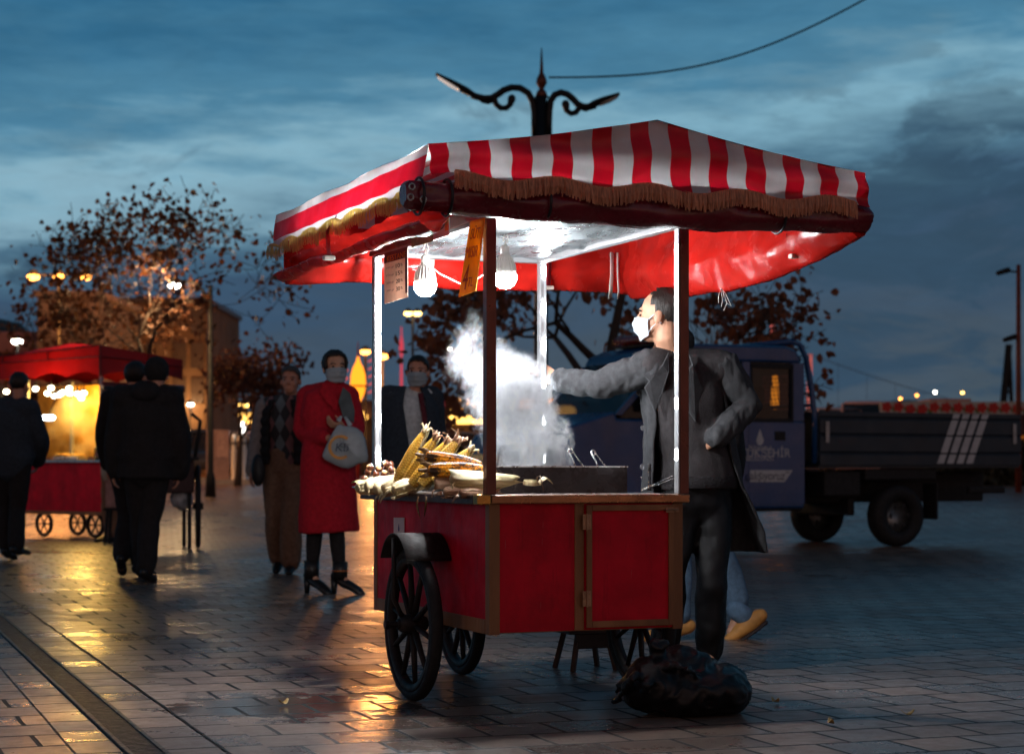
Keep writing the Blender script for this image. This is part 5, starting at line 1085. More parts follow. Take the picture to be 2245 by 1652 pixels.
car(500, 56, R(200), silv, 'silver car parked on the quay behind the pale barrier boards')
car(582, 60, R(165), pinkc, 'pale pinkish car partly hidden by the man in the patterned sweater')
car(430, 54, R(100), darkc, 'dark car parked end-on right of the man in the hooded jacket')
car(1010, 58, R(185), darkc, 'dark car parked behind the corn cobs, under the amber lights')
car(1085, 62, R(10), silv, 'silver car hidden mostly behind the smoke')
car(1900, 57, R(78), mat('van_pink', (.55, .35, .34), .3, var=.05), 'pale van with red tail lights seen over the truck bed', 1.62, True, 'vans parked on the quay at right', 3.6, 'parked_van')
car(1832, 60, R(100), pinkc, 'pale van parked just left of the one with lit tail lights', 1.55, False, 'vans parked on the quay at right', 3.6, 'parked_van')
T = P(1699, 852, 52); o = empty('added_glow_shape', (T.x, 52, gz(52))); tag(o, 'added glowing orange parasol seen through the window of the truck cab', 'shape')  # glowing shape put in for the orange streak in the cab window
m = MB(); zc = T.z - gz(52); m.lathe([(.02, zc - .55), (.11, zc - .42), (.09, zc + .1), (.05, zc + .4), (.01, zc + .6)], n=12); m.build('canopy', glow('added_shape_glow', (1, .30, .02), 1.5), o, smooth=True); m = MB(); m.tube([(0, 0, 0), (0, 0, zc - .6)], .03, 6); m.build('pole', pole_m, o)
# floral hoarding
D = 46.; x0, x1 = P(1930, 0, D).x, P(2400, 0, D).x; o = empty('hoarding', ((x0 + x1) / 2, D, gz(D))); tag(o, 'long dark site hoarding topped by a red and white floral band', 'fence'); hw = (x1 - x0) / 2
z0, z1 = P(0, 908, D).z - gz(D), P(0, 880, D).z - gz(D)
m = MB(); m.b2((-hw, 0, 0), (hw, .08, z0)); m.build('panel', mat('hoarding_dark', (.05, .022, .02), .7, scale=2, var=.5), o)
m = MB(); m.b2((-hw, -.02, z0 + .002), (hw, .07, z1)); bd = m.build('floral_band', mat('band_white', (.42, .40, .36), .6, var=.2, scale=3), o)
redf = mat('flower_red', (.45, .015, .012), .5); grn = mat('flower_leaf', (.05, .14, .03), .6); rng = random.Random(2); n_ = 18
for i in range(n_):
    x = -hw + .15 + (2 * hw - .3) * i / (n_ - 1); zc = (z0 + z1) / 2 + rng.uniform(-.03, .03); r_ = .12
    m = MB(); m.prism([(r_ * (1 + .15 * math.cos(5 * a)) * math.cos(a), r_ * (1 + .15 * math.cos(5 * a)) * math.sin(a)) for a in np.linspace(0, 6.1, 20)], (x, -.024, zc), (1, 0, 0), (0, 0, 1), (0, -.006, 0)); m.build('flower', redf, bd)
    m = MB(); m.prism([(0, 0), (.10, .05), (.17, -.02), (.08, -.10)], (x + .10, -.0215, zc - .03), (1, 0, 0), (0, 0, 1), (0, -.002, 0)); m.build('leaf', grn, bd)
zz0, zz1 = P(0, 972, D).z - gz(D), P(0, 955, D).z - gz(D); m = MB(); m.b2((-hw, -.03, zz0), (hw, -.002, zz1)); m.build('orange_rail', mat('rail_orange', (.65, .2, .03), .5, emit=(1, .3, .03), es=.12), o)
hdg = MB(); rng = random.Random(5)
D = 45.
for _ in range(5200):
    x = rng.uniform(P(2000, 0, D).x, P(2420, 0, D).x); y = D + rng.gauss(-.3, .22); z = gz(D) + rng.uniform(0, 1.05) * (1 - .12 * noise.noise(Vector((x * 1.3, 0, 0)))); s_ = rng.uniform(.05, .1); M = Euler((rng.random() * 3, rng.random() * 3, rng.random() * 3)).to_matrix()
    hdg.add([Vector((x, y, z)) + M @ Vector(q) for q in ((0, -s_, 0), (s_ * .6, 0, s_ * .1), (0, s_, 0), (-s_ * .6, 0, s_ * .1))], [(0, 1, 2, 3)])
o = empty('hedge', (P(2200, 0, D).x, D - .3, gz(D))); h_ = hdg.build('foliage', mat('hedge_leaf', (.035, .035, .02), .7), o); h_.data.transform(Matrix.Translation(-o.location)); tag(o, 'low dark hedge in front of the floral hoarding behind the truck', 'hedge')
# kiosk awning, CCTV pole, leaning mast
p0, p1 = P(2025, 881, 54), P(2115, 881, 54); o = empty('kiosk', ((p0.x + p1.x) / 2, 54, gz(54))); tag(o, 'kiosk with long flat pale canopy beyond the truck bed', 'kiosk'); hw = (p1.x - p0.x) / 2; zt_ = p0.z - gz(54)
m = MB(); m.b2((-hw, -.8, zt_ - .10), (hw, 1., zt_ + .07)); m.build('canopy', mat('kiosk_canopy', (.42, .24, .20), .6), o, bevel=.03); m = MB(); m.b2((-hw * .7, 0, 0), (hw * .7, 1, zt_ - .1)); m.build('wall', blk, o)
m = MB(); m.tube([(-hw * .8, -.7, 0), (-hw * .8, -.7, zt_ - .1)], .03, 6); m.tube([(-.9 * hw, -.7, zt_ - .6), (-hw * .3, -.7, zt_ - .12)], .03, 6); m.build('strut', pole_m, o)
D = 40.; t_ = P(2233, 580, D); o = empty('camera_pole', (t_.x, D, gz(D))); tag(o, 'tall rusty pole with small cameras at the right edge', 'pole'); rust = mat('pole_rust', (.16, .035, .02), .6, var=.4, scale=3)
m = MB(); m.tube([(0, 0, 0), (0, 0, t_.z - gz(D))], [.07, .045], 10); m.build('pole', rust, o, smooth=True)
for py, dx_ in ((596, -.30), (742, -.16)):
    z_ = P(0, py, D).z - gz(D); m = MB(); m.tube([(0, 0, z_), (dx_, 0, z_ + .02)], .02, 6); a_ = m.build('bracket', pole_m, o)
    m = MB(); m.tube([(dx_ - .14, -.05, z_ - .03), (dx_ + .08, 0, z_ + .04)], [.05, .06], 8, rnd=True); m.build('camera', pole_m, a_, smooth=True)
D = 120.; m = MB(); a_, b_, c_ = P(2212, 755, D), P(2190, 985, D), P(2222, 985, D); m.tube([b_, a_], .22, 6); m.tube([c_, a_], .14, 6)
for f in (.3, .55, .78): m.tube([b_.lerp(a_, f), c_.lerp(a_, f)], .08, 5)
tag(m.build('lattice_mast', pole_m), 'dark A-shaped mast on the far side beside the rusty pole', 'mast')

# ================================================================ LEFT STALL
SA = R(53.13); s0 = P(222, 1025, 24.2); s0.z = 0; stall = empty('market_stall', s0, SA); tag(stall, 'second red food cart with plain red canopy and amber lamps at left', 'food cart')
SM = Matrix.Translation(s0) @ Matrix.Rotation(SA, 4, 'Z')
can = mat('canopy_red', (.22, .003, .003), .5, var=.15, scale=3, transl=.4); candk = mat('canopy_seam', (.10, .005, .008), .5)
for lo, hi, nm in (((0, 0, .34), (.8, 1.5, .97), 'body'),): m = MB(); m.b2(lo, hi); m.build(nm, red_paint, stall, bevel=.01)
m = MB(); m.b2((-.02, -.02, .30), (.82, 1.52, .345)); m.build('base_rail', wood, stall); m = MB(); m.b2((-.05, -.05, .972), (.85, 1.55, 1.0)); m.build('countertop', steel, stall)
for x, y in ((.03, .03), (.77, .03), (.03, 1.47), (.77, 1.47)):
    m = MB(); m.b2((x - .02, y - .02, 1.001), (x + .02, y + .02, 2.05)); m.build('post', alu, stall)
cx0, cx1, cy0, cy1 = -.10, 1.30, -.10, 2.45; za, zm, zbb = 2.44, 2.30, 2.05; apx, apy = .45, 1.1
m = MB()
m.add([(cx0 + .1, cy0 + .1, za), (cx1 - .1, cy0 + .1, za - .12), (cx1 - .1, cy1 - .1, za - .1), (cx0 + .1, cy1 - .1, za - .1), (apx, apy, za + .10)], [(1, 2, 4), (2, 3, 4), (3, 0, 4)]); m.build('canopy', can, stall)
can_shaded = mat('canopy_red_shaded', (.16, .004, .008), .5, var=.15, scale=3, transl=.06); m = MB(); m.add([(cx0 + .1, cy0 + .1, za), (cx1 - .1, cy0 + .1, za - .12), (apx, apy, za + .10)], [(0, 1, 2)]); m.build('canopy', can_shaded, stall)  # same canopy; the shade on its unlit side is put into a darker red
def vl(p, q, zt0, zt1, nm='valance', n_s=4, mt=None):
    p, q = Vector(p), Vector(q)
    m = MB(); m.grid(lambda u, v: tuple((p + (q - p) * u).to_2d()) + ((zbb + .04 * abs(math.sin(math.pi * n_s * u)) * 1.6) * (1 - v) + (zt0 + (zt1 - zt0) * u) * v,), 60, 6); return m.build(nm, mt or can, stall)
vl((cx0, cy0, 0), (cx0, cy1, 0), za, za - .1, n_s=4); vl((cx0, cy0, 0), (cx1, cy0, 0), za, za - .12, n_s=2, mt=can_shaded); vl((cx1, cy0, 0), (cx1, cy1, 0), za - .12, za - .1, n_s=4); vl((cx0, cy1, 0), (cx1, cy1, 0), za - .1, za - .1, n_s=2)
m = MB(); m.tube([(cx0 - .01, cy0 - .01, zbb), (cx0 - .01, cy0 - .01, za)], .016, 6); m.tube([(cx0 - .012, cy0, zm), (cx0 - .012, cy1, zm - .03)], .010, 6); m.tube([(cx0, cy0 - .012, zm), (cx1, cy0 - .012, zm - .08)], .010, 6)
for y in (.9, 1.8): m.tube([(cx0 - .012, y, zm), (cx0 - .012, y, za - .04)], .010, 6)
m.tube([(.7, cy0 - .012, zm - .04), (.7, cy0 - .012, za - .06)], .010, 6); m.tube([(cx0 - .012, cy0, za), (cx0 - .012, cy1, za - .1)], .010, 6); m.build('seam', candk, stall)
m = MB(); m.tube([(cx0 + .05, cy0, 1.93), (cx1, cy0, 1.93)], .055, 8); m.build('rolled_tarp', mat('stall_tarp', (.07, .006, .01), .35), stall, smooth=True)
m = MB(); m.grid(lambda u, v: (.80, 0.1 + 2.1 * u, 1.05 + .95 * v + .0 * u), 14, 10); m.build('haze_sheet', mat('stall_haze_amber', (.55, .27, .03), .5, var=.45, scale=3, transl=.4), stall)  # added sheet; the stall's glowing amber haze is put into its colour
for x, y in ((.12, .25), (.12, 1.25), (.68, .25), (.68, 1.25)):
    o = empty('wheel', (x, y, .17)); o.parent = stall; m = MB(); torus(m, (0, 0, 0), .145, .025, 28, 8, Matrix.Rotation(R(90), 4, 'Y')); m.build('tyre', rubber, o, smooth=True)
    m = MB()
    for k in range(6): a_ = k * 1.047; m.tube([(0, 0, 0), (0, .13 * math.cos(a_), .13 * math.sin(a_))], .01, 5)
    m.build('spokes', dark_iron, o)
ld = bpy.data.lights.new('stall_light', 'POINT'); ld.energy = 75; ld.color = (1, .58, .12); ld.shadow_soft_size = .15
lo = bpy.data.objects.new('stall_light', ld); COL.objects.link(lo); lo.parent = stall; lo.location = (.35, .75, 1.78)
SG = glow('stall_bulb', (1, .86, .55), 9)
for i, (px, py) in enumerate(((3, 880), (14, 858), (42, 853), (78, 852), (104, 862), (112, 850), (120, 868), (130, 865), (137, 860), (152, 851), (153, 862), (170, 863), (184, 861), (178, 872), (5, 905))):
    yy = [1.75, 1.7, 1.5, 1.25, .95, .9, .85, .8, .75, .6, .62, .4, .3, .35, 1.8][i]
    c = P(px, py, 24.2 + .36 * yy / .6 * .6 + .2 - .10); o = empty('string_bulb', c); tag(o, 'lit warm bulb in the string under the left cart\'s red canopy', 'light bulb', 'string bulbs under the left canopy')
    m = MB(); m.ell((0, 0, 0), (.040, .040, .032), nu=10, nv=8); m.build('globe', SG, o, smooth=True); m = MB(); m.lathe([(.018, .02), (.018, .06), (.006, .07), (.004, 1.98 - c.z if c.z < 1.9 else .1)], n=8); m.build('socket', blk, o)
c = P(106, 915, 23.8); o = empty('work_lamp', c); tag(o, 'bright white oval lamp clipped beside the left walking man\'s arm', 'lamp'); m = MB(); m.tube([(-.05, 0, 0), (.05, 0, .0)], [.034, .034], 10, rnd=True); m.build('globe', glow('work_white', (.85, .95, 1), 12), o, smooth=True); m = MB(); m.tube([(.0, 0, .02), (.02, .3, .25), (.0, .5, .4)], .01, 6); m.build('arm', blk, o)
# goods on the stall
def stall_pt(x, y, z): return SM @ Vector((x, y, z))
o = empty('cooking_pot', stall_pt(.22, .16, 1.001)); tag(o, 'black cooking pot with a pale lid at the corner of the left cart', 'pot'); m = MB(); m.lathe([(0, 0), (.13, 0), (.15, .03), (.15, .14), (.16, .15)], n=20); m.build('pot', blk, o, smooth=True); m = MB(); m.lathe([(.16, .152), (.14, .17), (.05, .20), (.02, .205), (.025, .225), (0, .23)], n=20); m.build('lid', steel, o, smooth=True)
o = empty('food_tray', stall_pt(.18, .80, 1.001)); tag(o, 'tray of yellow corn kernels on the left cart', 'tray'); m = MB(); m.b2((-.16, -.28, 0), (.16, .28, .045)); m.build('tray', steel, o, bevel=.01); m = MB(); rng = random.Random(3)
for k in range(120): m.ell((rng.uniform(-.14, .14), rng.uniform(-.26, .26), .05 + rng.uniform(0, .02)), (.02, .02, .015), nu=6, nv=5)
m.build('corn', boil, o, smooth=True)
m = MB(); m.ell(stall_pt(.42, .78, 1.45), (.52, .42, .50), nu=20, nv=14); st = bpy.data.materials.new('stall_steam'); st.use_nodes = True; st.cycles.volume_step_rate = .4; n = NT(st.node_tree); st.node_tree.nodes.clear(); co = n.coord(); pv = n.node('ShaderNodeVolumePrincipled'); pv.inputs['Color'].default_value = (.6, .52, .36, 1)
n.link(n.math('MULTIPLY', n.maprange(n.noise(co, 3.5, 4, .6), .45, .7), 2.6), pv.inputs['Density']); ou = n.node('ShaderNodeOutputMaterial'); n.link(pv.outputs[0], ou.inputs['Volume']); tag(m.build('stall_steam', st), 'steam glowing yellow over the left cart', 'steam', kind='stuff')
# crate, stool and hand truck beside the stall
D = 22.6; c = P(262, 0, D); o = empty('plastic_crate', (c.x, D, P(0, 1112, D).z)); tag(o, 'pinkish crate standing on a small stool beside the left cart', 'crate'); m = MB(); m.b2((-.14, -.12, 0), (.14, .12, .30)); m.build('crate', mat('crate_pink', (.40, .22, .2), .6), o, bevel=.01); m = MB(); m.b2((-.15, -.13, .301), (.15, .13, .33)); m.build('lid', mat('crate_pink', (.4, .22, .2), .6), o, bevel=.005)
o2 = empty('side_stool', (c.x, D, 0)); tag(o2, 'dark four-legged stool under the pinkish crate', 'stool'); zs = o.location.z; m = MB(); m.b2((-.16, -.14, zs - .035), (.16, .14, zs - .001)); m.build('seat', blk, o2)
for a_ in (-1, 1):
    for b_ in (-1, 1): m = MB(); m.tube([(a_ * .12, b_ * .1, zs - .035), (a_ * .15, b_ * .12, 0)], .02, 6); m.build('leg', blk, o2)
D = 21.5; c = P(436, 0, D); o = empty('hand_cart', (c.x, D, 0), R(14)); tag(o, 'dark barrow with one tall spoked wheel beside the man in the hooded jacket', 'hand cart')
wh = empty('wheel', (0, .12, .47)); wh.parent = o; wh.rotation_euler = (0, 0, R(-4)); m = MB(); torus(m, (0, 0, 0), .44, .028, 40, 8, Matrix.Rotation(R(90), 4, 'Y')); m.build('tyre', rubber, wh, smooth=True)
m = MB(); m.tube([(-.06, 0, 0), (.06, 0, 0)], .04, 10); m.build('hub', blk, wh, smooth=True)
for k in range(10): a_ = k * .628; m = MB(); m.tube([(0, .03 * math.cos(a_), .03 * math.sin(a_)), (0, .43 * math.cos(a_), .43 * math.sin(a_))], .013, 5); m.build('spoke', blk, wh)
m = MB(); m.b2((-.75, -.25, .62), (-.07, .65, .98)); m.build('box', mat('cart_box_dark', (.05, .025, .025), .7), o, bevel=.02)
m = MB(); m.b2((-.80, -.3, .982), (-.02, .70, 1.02)); m.build('tray', blk, o, bevel=.01)
for x in (-.70, -.12):
    for y in (-.2, .6): m = MB(); m.tube([(x, y, .62), (x, y, .0)], .022, 6); m.build('leg', blk, o)
m = MB(); m.tube([(-.06, -.2, 1.02), (.0, -.2, 1.42), (-.10, -.2, 1.50)], .022, 8); m.build('handle', blk, o, smooth=True)
m = MB(); q = P(398, 1065, D - .15); m.ell(q, (.12, .10, .24)); m.ell(q + Vector((.03, 0, .1)), (.09, .08, .16)); m.ell(q + Vector((0, 0, -.15)), (.13, .1, .12)); bg_ = blob('plastic_bag', m, .016, mat('clear_bag', (.30, .33, .36), .2, var=.5, scale=9, bump=.8, bscale=18, spec=.6), it=3, wr=.03, wsc=(11, 11, 6)); tag(bg_, 'crumpled translucent rubbish bag hanging on the hand cart', 'bag')
# barrier boards and white bollards
D = 46.
for i, (px0, px1, y0, y1, lb, mt) in enumerate(((452, 503, 942, 1052, 'pale pinkish barrier board on the quay behind the hand cart', mat('board_pink', (.34, .24, .23), .6)),)):
    a_, b_ = P(px0, y0, D), P(px1, y1, D); o = empty('barrier_board', ((a_.x + b_.x) / 2, D, gz(D))); tag(o, lb, 'barrier'); hw = (b_.x - a_.x) / 2; h = a_.z - gz(D)
    m = MB(); m.b2((-hw, 0, .08), (hw, .04, h)); m.build('board', mt, o, bevel=.01); m = MB(); m.b2((-hw * .1, -.012, h * .5), (hw * .95, -.001, h * .96)); m.build('poster_panel', mat('board_tan', (.5, .36, .34), .6), o)
    for s_ in (-1, 1): m = MB(); m.tube([(s_ * hw * .8, .06, 0), (s_ * hw * .8, .06, h)], .025, 6); m.build('leg', pole_m, o)
for i, (px, lb) in enumerate(((512, 'white reflective bollard beside the pinkish board'), (530, 'white reflective bollard beside the elbow of the man in the patterned sweater'))):
    c = P(px, 950, D); o = empty('bollard', (c.x, D, gz(D))); tag(o, lb, 'bollard', 'white bollards on the quay'); h = c.z - gz(D); r_ = (.05, .11)[i]
    m = MB(); m.lathe([(r_ * 1.3, 0), (r_ * 1.3, .05), (r_, .06), (r_, h * .9), (r_ * .8, h * .97), (0, h)], n=16); m.build('post', mat('bollard_white', (.78, .80, .76), .4, var=.05), o, smooth=True)
    m = MB(); m.lathe([(r_ * 1.02, h * .78), (r_ * 1.02, h * .84)], n=16); m.build('band', mat('band_grey', (.2, .2, .2), .5), o); 
    if i: m = MB(); m.lathe([(0, h + .02), (.07, h + .04), (.08, h + .2), (.05, h + .27), (0, h + .28)], n=12); m.build('lamp_globe', glow('bollard_white_glow', (1, .95, .85), 5), o, smooth=True)
m = MB(); a_, b_ = P(440, 1052, D), P(575, 1052, D); m.b2((a_.x, D - .25, gz(D) + .001), (b_.x, D + .15, gz(D) + .12)); tag(m.build('kerb', mat('kerb_pale', (.42, .40, .36), .7)), kind='structure')
for i, px in enumerate((975, 1010)):
    a_ = P(px, 960, 50); o = empty('bench', (a_.x, 50, gz(50))); tag(o, ['dark quay bench left of the corn tips', 'dark quay bench behind the corn tips'][i], 'bench', 'quay benches'); m = MB(); m.b2((-.5, 0, .40), (.5, .4, .46)); m.build('seat', blk, o); m = MB(); m.b2((-.5, .38, .55), (.5, .42, .95)); m.build('backrest', silv, o)
    for s_ in (-1, 1): m = MB(); m.b2((s_ * .4 - .04, 0, 0), (s_ * .4 + .04, .4, .40)); m.build('leg', blk, o)
# ================================================================ PEOPLE
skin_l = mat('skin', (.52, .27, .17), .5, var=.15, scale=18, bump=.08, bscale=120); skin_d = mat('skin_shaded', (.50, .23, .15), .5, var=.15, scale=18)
hair_d = mat('hair_dark', (.014, .009, .007), .5, var=.5, scale=120, stretch=(1, 1, .2), bump=.6, bscale=160)
hair_g = mat('hair_grey', (.06, .05, .045), .55, var=.5, scale=120, bump=.6, bscale=160)
mask_w = mat('mask_white', (.50, .54, .57), .7, var=.06, bump=.1, bscale=150); mask_g = mat('mask_grey', (.30, .34, .37), .7, var=.08)
eye_m = mat('eye_dark', (.02, .012, .01), .15, var=0)
def cloth(name, c, rough=.9, sheen=.0, sc=240, b=.35): return mat(name, c, rough, 0, .22, 40, b, sc, .25, sheen=sheen)
coat_grey = cloth('wool_charcoal', (.046, .047, .051)); knit = cloth('knit_dark', (.040, .036, .038), sc=170, b=.3); jean_b = cloth('jeans_black', (.004, .004, .005), .5, .0)
red_wool = cloth('wool_red', (.42, .010, .022)); black_c = cloth('cloth_black', (.018, .016, .017)); navy = cloth('cloth_navy', (.03, .04, .055)); brown_c = cloth('cloth_brown', (.22, .13, .085)); grey_c = cloth('cloth_grey', (.24, .20, .19)); blue_j = cloth('jeans_blue', (.10, .17, .26)); shirt_w = cloth('shirt_white', (.55, .58, .60)); shoe_b = mat('shoe_black', (.012, .011, .011), .35, bump=.1); shoe_t = mat('shoe_tan', (.52, .24, .06), .6, bump=.2); sole_d = mat('sole_dark', (.03, .02, .02), .7)
lin = cloth('coat_lining', (.008, .009, .011), .5)

def basis(f, up=Vector((0, 0, 1)), roll=0.):
    f = Vector(f).normalized(); r = f.cross(up).normalized() * -1; u = f.cross(r) * 1.0
    if u.z < 0: u = -u
    return r, f, u
class Fig:
    """figure with its empty at the ground; all points are world offsets from it"""
    def __init__(s, label, base, face, H=1.75, group=None):
        s.o = empty('person', base); tag(s.o, label, 'person', group); s.b = Vector(base); f = Vector((math.sin(R(face)), -math.cos(R(face)), 0)); s.F = f; s.L = Vector((-f.y, f.x, 0)); s.k = H / 1.75
        s.j = dict(pelvis=(0, 0, .97), waist=(0, 0, 1.10), chest=(0, .01, 1.28), upper=(0, 0, 1.40), neckb=(0, -.01, 1.475), head=(0, .025, 1.625))
        for sd, n in ((-1, 'A'), (1, 'B')):                                  # A is the viewer's left when the figure faces the camera
            s.j.update({'hip' + n: (.088 * sd, 0, .92), 'kn' + n: (.10 * sd, .02, .50), 'an' + n: (.10 * sd, -.02, .085), 'to' + n: (.115 * sd, .13, .03),
                        'sh' + n: (.175 * sd, 0, 1.425), 'el' + n: (.225 * sd, -.03, 1.14), 'wr' + n: (.225 * sd, .04, .89)})
        s.j = {q: s.loc(*v) for q, v in s.j.items()}; s.hd = f; s.pitch = 0.
    def loc(s, l, f, z): return s.L * l * s.k + s.F * f * s.k + Vector((0, 0, z * s.k))
    def set(s, **kw):
        for q, v in kw.items(): s.j[q] = s.loc(*v) if not isinstance(v, Vector) else v - s.b
    def HM(s):
        f = (s.hd + Vector((0, 0, s.pitch))).normalized(); y = -f; x = y.cross(Vector((0, 0, 1))).normalized(); z = x.cross(y)
        c = s.j['head']; return Matrix(((x.x, y.x, z.x, c.x), (x.y, y.y, z.y, c.y), (x.z, y.z, z.z, c.z), (0, 0, 0, 1))) @ Matrix.Scale(s.k, 4)
    def hand(s, m, w, dv, pn, curl=.5, thumb=1):
        """palm, four bent fingers and a thumb; dv points along the hand, pn out of the palm"""
        k = s.k; dv = Vector(dv).normalized(); pn = Vector(pn); pn = (pn - dv * pn.dot(dv)).normalized(); sd = dv.cross(pn) * thumb
        m.tube([w - dv * .01, w + dv * .03 * k, w + dv * .085 * k], [(.027 * k, .018 * k), (.037 * k, .016 * k), (.039 * k, .013 * k)], 12, xd=sd, rnd=True)
        for i, (o_, l) in enumerate(((.029, .072), (.010, .080), (-.010, .075), (-.028, .060))):
            p = w + dv * .083 * k + sd * o_ * k; d_ = dv.copy(); pts = [p - dv * .012 * k, p]; l *= k
            for q, f in enumerate((.45, .32, .23)):
                a = R(curl * (42, 62, 40)[q] + 4 * i * curl); d_ = (d_ * math.cos(a) + pn * math.sin(a)).normalized(); pts.append(pts[-1] + d_ * l * f * 1.0)
            m.tube(pts, [.0095 * k, .0092 * k, .0085 * k, .008 * k, .0066 * k], 8, xd=sd, rnd=True)
        p = w + dv * .022 * k + sd * .030 * k; d1 = (dv * .7 + sd * .6 + pn * .35).normalized(); d2 = (dv * .9 + sd * .15 + pn * (.35 + .4 * curl)).normalized()
        m.tube([p - sd * .012 * k, p, p + d1 * .036 * k, p + d1 * .036 * k + d2 * .03 * k, p + d1 * .036 * k + d2 * .054 * k], [.014 * k, .013 * k, .0108 * k, .0095 * k, .0075 * k], 8, rnd=True)
    def limb(s, m, a, b_, c, ra, rb, rc, n=12, e=0., xd=(1, 0, 0)):
        A, B, C = (s.j[q] if isinstance(q, str) else q for q in (a, b_, c)); k = s.k
        m.tube([A, A.lerp(B, .45), B.lerp(A, .06), B.lerp(C, .08), B.lerp(C, .4), C], [ra * k + e, (ra * .55 + rb * .5) * k + e, rb * k + e, rb * k + e, (rb * .62 + rc * .45) * k + e, rc * k + e], n, xd=xd, rnd=True)
    def torso(s, m, e=0., lo='pelvis', wide=1.):
        J, k = s.j, s.k
        P_ = [J['pelvis'] - Vector((0, 0, .10 * k)), J['pelvis'], J['waist'], J['chest'], J['upper'], J['neckb']]
        RR_ = [(.13 * k + e, .10 * k + e), (.165 * k * wide + e, .112 * k + e), (.145 * k * wide + e, .104 * k + e), (.168 * k * wide + e, .118 * k + e), (.150 * k + e, .098 * k + e), (.070 * k + e * .5, .066 * k + e * .5)]
        if lo == 'short': P_, RR_ = P_[1:], RR_[1:]
        m.tube(P_, RR_, 20, xd=s.L, rnd=lo != 'short')
        m.tube([J['shA'], J['upper'].lerp(J['neckb'], .35), J['shB']], [(.056 * k + e, .056 * k + e), (.07 * k + e, .075 * k + e), (.056 * k + e, .056 * k + e)], 12, rnd=True)
    def body(s, mt, voxel=.009, hands=('A', 'B'), hs={}, nose=True):
        m = MB(); J, k = s.j, s.k; s.torso(m, -.012)
        for n in 'AB':
            s.limb(m, 'hip' + n, 'kn' + n, 'an' + n, .078, .050, .036)
            m.tube([J['an' + n], J['an' + n].lerp(J['to' + n], .5) - Vector((0, 0, .02)), J['to' + n]], [.034 * k, .032 * k, .026 * k], 10, rnd=True)
            s.limb(m, 'sh' + n, 'el' + n, 'wr' + n, .048, .038, .026)
            if n in hands:
                dv, pn, cu, th = hs.get(n, (J['wr' + n] - J['el' + n], -s.L if n == 'B' else s.L, .45, 1 if n == 'A' else -1)); s.hand(m, J['wr' + n], dv, pn, cu, th)
        M = s.HM()
        def E(c, r): m.ell(c, r, M, 20, 14)
        E((0, .014, .036), (.073, .094, .082)); E((0, -.026, -.02), (.063, .066, .090)); E((0, -.044, -.078), (.044, .044, .038)); E((0, -.076, .028), (.046, .018, .013))
        E((.040, -.052, -.03), (.022, .03, .028)); E((-.040, -.052, -.03), (.022, .03, .028)); E((0, -.088, -.058), (.024, .012, .007)); E((0, -.086, -.070), (.022, .012, .007))
        m.tube([M @ Vector(q) for q in ((0, -.082, .022), (0, -.095, .0), (0, -.107, -.022), (0, -.100, -.032))], [.009 * k, .011 * k, .014 * k, .010 * k], 10, rnd=True)
        for x in (-.012, .012): E((x, -.095, -.028), (.009, .010, .008))
        for x in (-1, 1):
            m.ell((0, 0, 0), (.011, .021, .035), M @ Matrix.Translation((x * .080, .018, -.010)) @ Euler((R(-12), 0, R(18 * x))).to_matrix().to_4x4(), 14, 10)
        m.tube([M @ Vector((0, .022, -.03)), M @ Vector((0, .026, -.085)), J['neckb'] + Vector((0, 0, -.02))], [(.056 * k, .060 * k), (.053 * k, .056 * k), (.066 * k, .064 * k)], 16, xd=s.L, rnd=True)
        o = blob('body', m, voxel, mt, s.o, it=3, fac=.5); s.bd = o
        return o
    def face(s, brow=hair_d):
        M = s.HM()
        for x in (-1, 1):
            m = MB(); m.ell((x * .031, -.0765, .004), (.013, .009, .0068), M, 12, 8); m.build('eye', eye_m, s.o, smooth=True)
            m = MB(); m.tube([M @ Vector((x * .014, -.090, .022)), M @ Vector((x * .032, -.0865, .0275)), M @ Vector((x * .050, -.071, .022))], [(.0035, .0045)] * 3, 6); m.build('eyebrow', brow, s.o, smooth=True)
    def hair(s, keep, mt=hair_d, r=(.081, .104, .088), c=(0, .016, .040), th=.008, extra=None, rough_=.004):
        M = s.HM(); m = MB(); m.ell((0, 0, 0), r, None, 56, 40); vs = []; ok = []
        for v in m.v:
            p = Vector(v) + Vector(c); ok.append(keep(p + Vector((0, .007, .007)) * noise.noise(p * 90))); n = Vector(v).normalized(); vs.append(M @ (p + n * rough_ * fbm(p, 60)))
        q = MB(); q.v = [tuple(v) for v in vs]; q.f = [f for f in m.f if all(ok[i] for i in f)]; q.m = [0] * len(q.f)
        if extra: extra(q, M)
        return q.build('hair', mt, s.o, smooth=True, solid=th)
    def mask(s, mt=mask_w, straps=True):
        M = s.HM(); m = MB()
        def f(u, v):
            a = R(-78 + 156 * u); zz = -.112 + .108 * v; ed = 1 - abs(2 * u - 1)
            zz = zz * (1 - .30 * (1 - min(1, ed * 1.6))) - .012 * (1 - min(1, ed * 1.6)); rx = .069 - .012 * max(0, -(zz + .06) / .05); ry = .094 - .016 * max(0, -(zz + .065) / .045)
            bulge = .026 * math.exp(-((a / .42) ** 2)) * math.exp(-(((zz + .035) / .045) ** 2)) + .0022 * math.sin(v * 19)
            return M @ Vector(((rx + .006) * math.sin(a) * 1.02, -.012 - (ry - .004 + bulge) * math.cos(a) * .98, zz))
        m.grid(f, 36, 26); o = m.build('mask', mt, s.o, smooth=True, solid=.0025)
        if straps:
            k = MB()
            for x in (-1, 1):
                for z0, z1 in ((-.020, .012), (-.078, -.028)):
                    k.tube([M @ Vector((x * .069, -.032, z0)), M @ Vector((x * .077, -.01, (z0 + z1) / 2)), M @ Vector((x * .082, .018, z1)), M @ Vector((x * .079, .034, z1 - .01))], .0026 * s.k, 6)
            k.build('strap', mt, o, smooth=True)
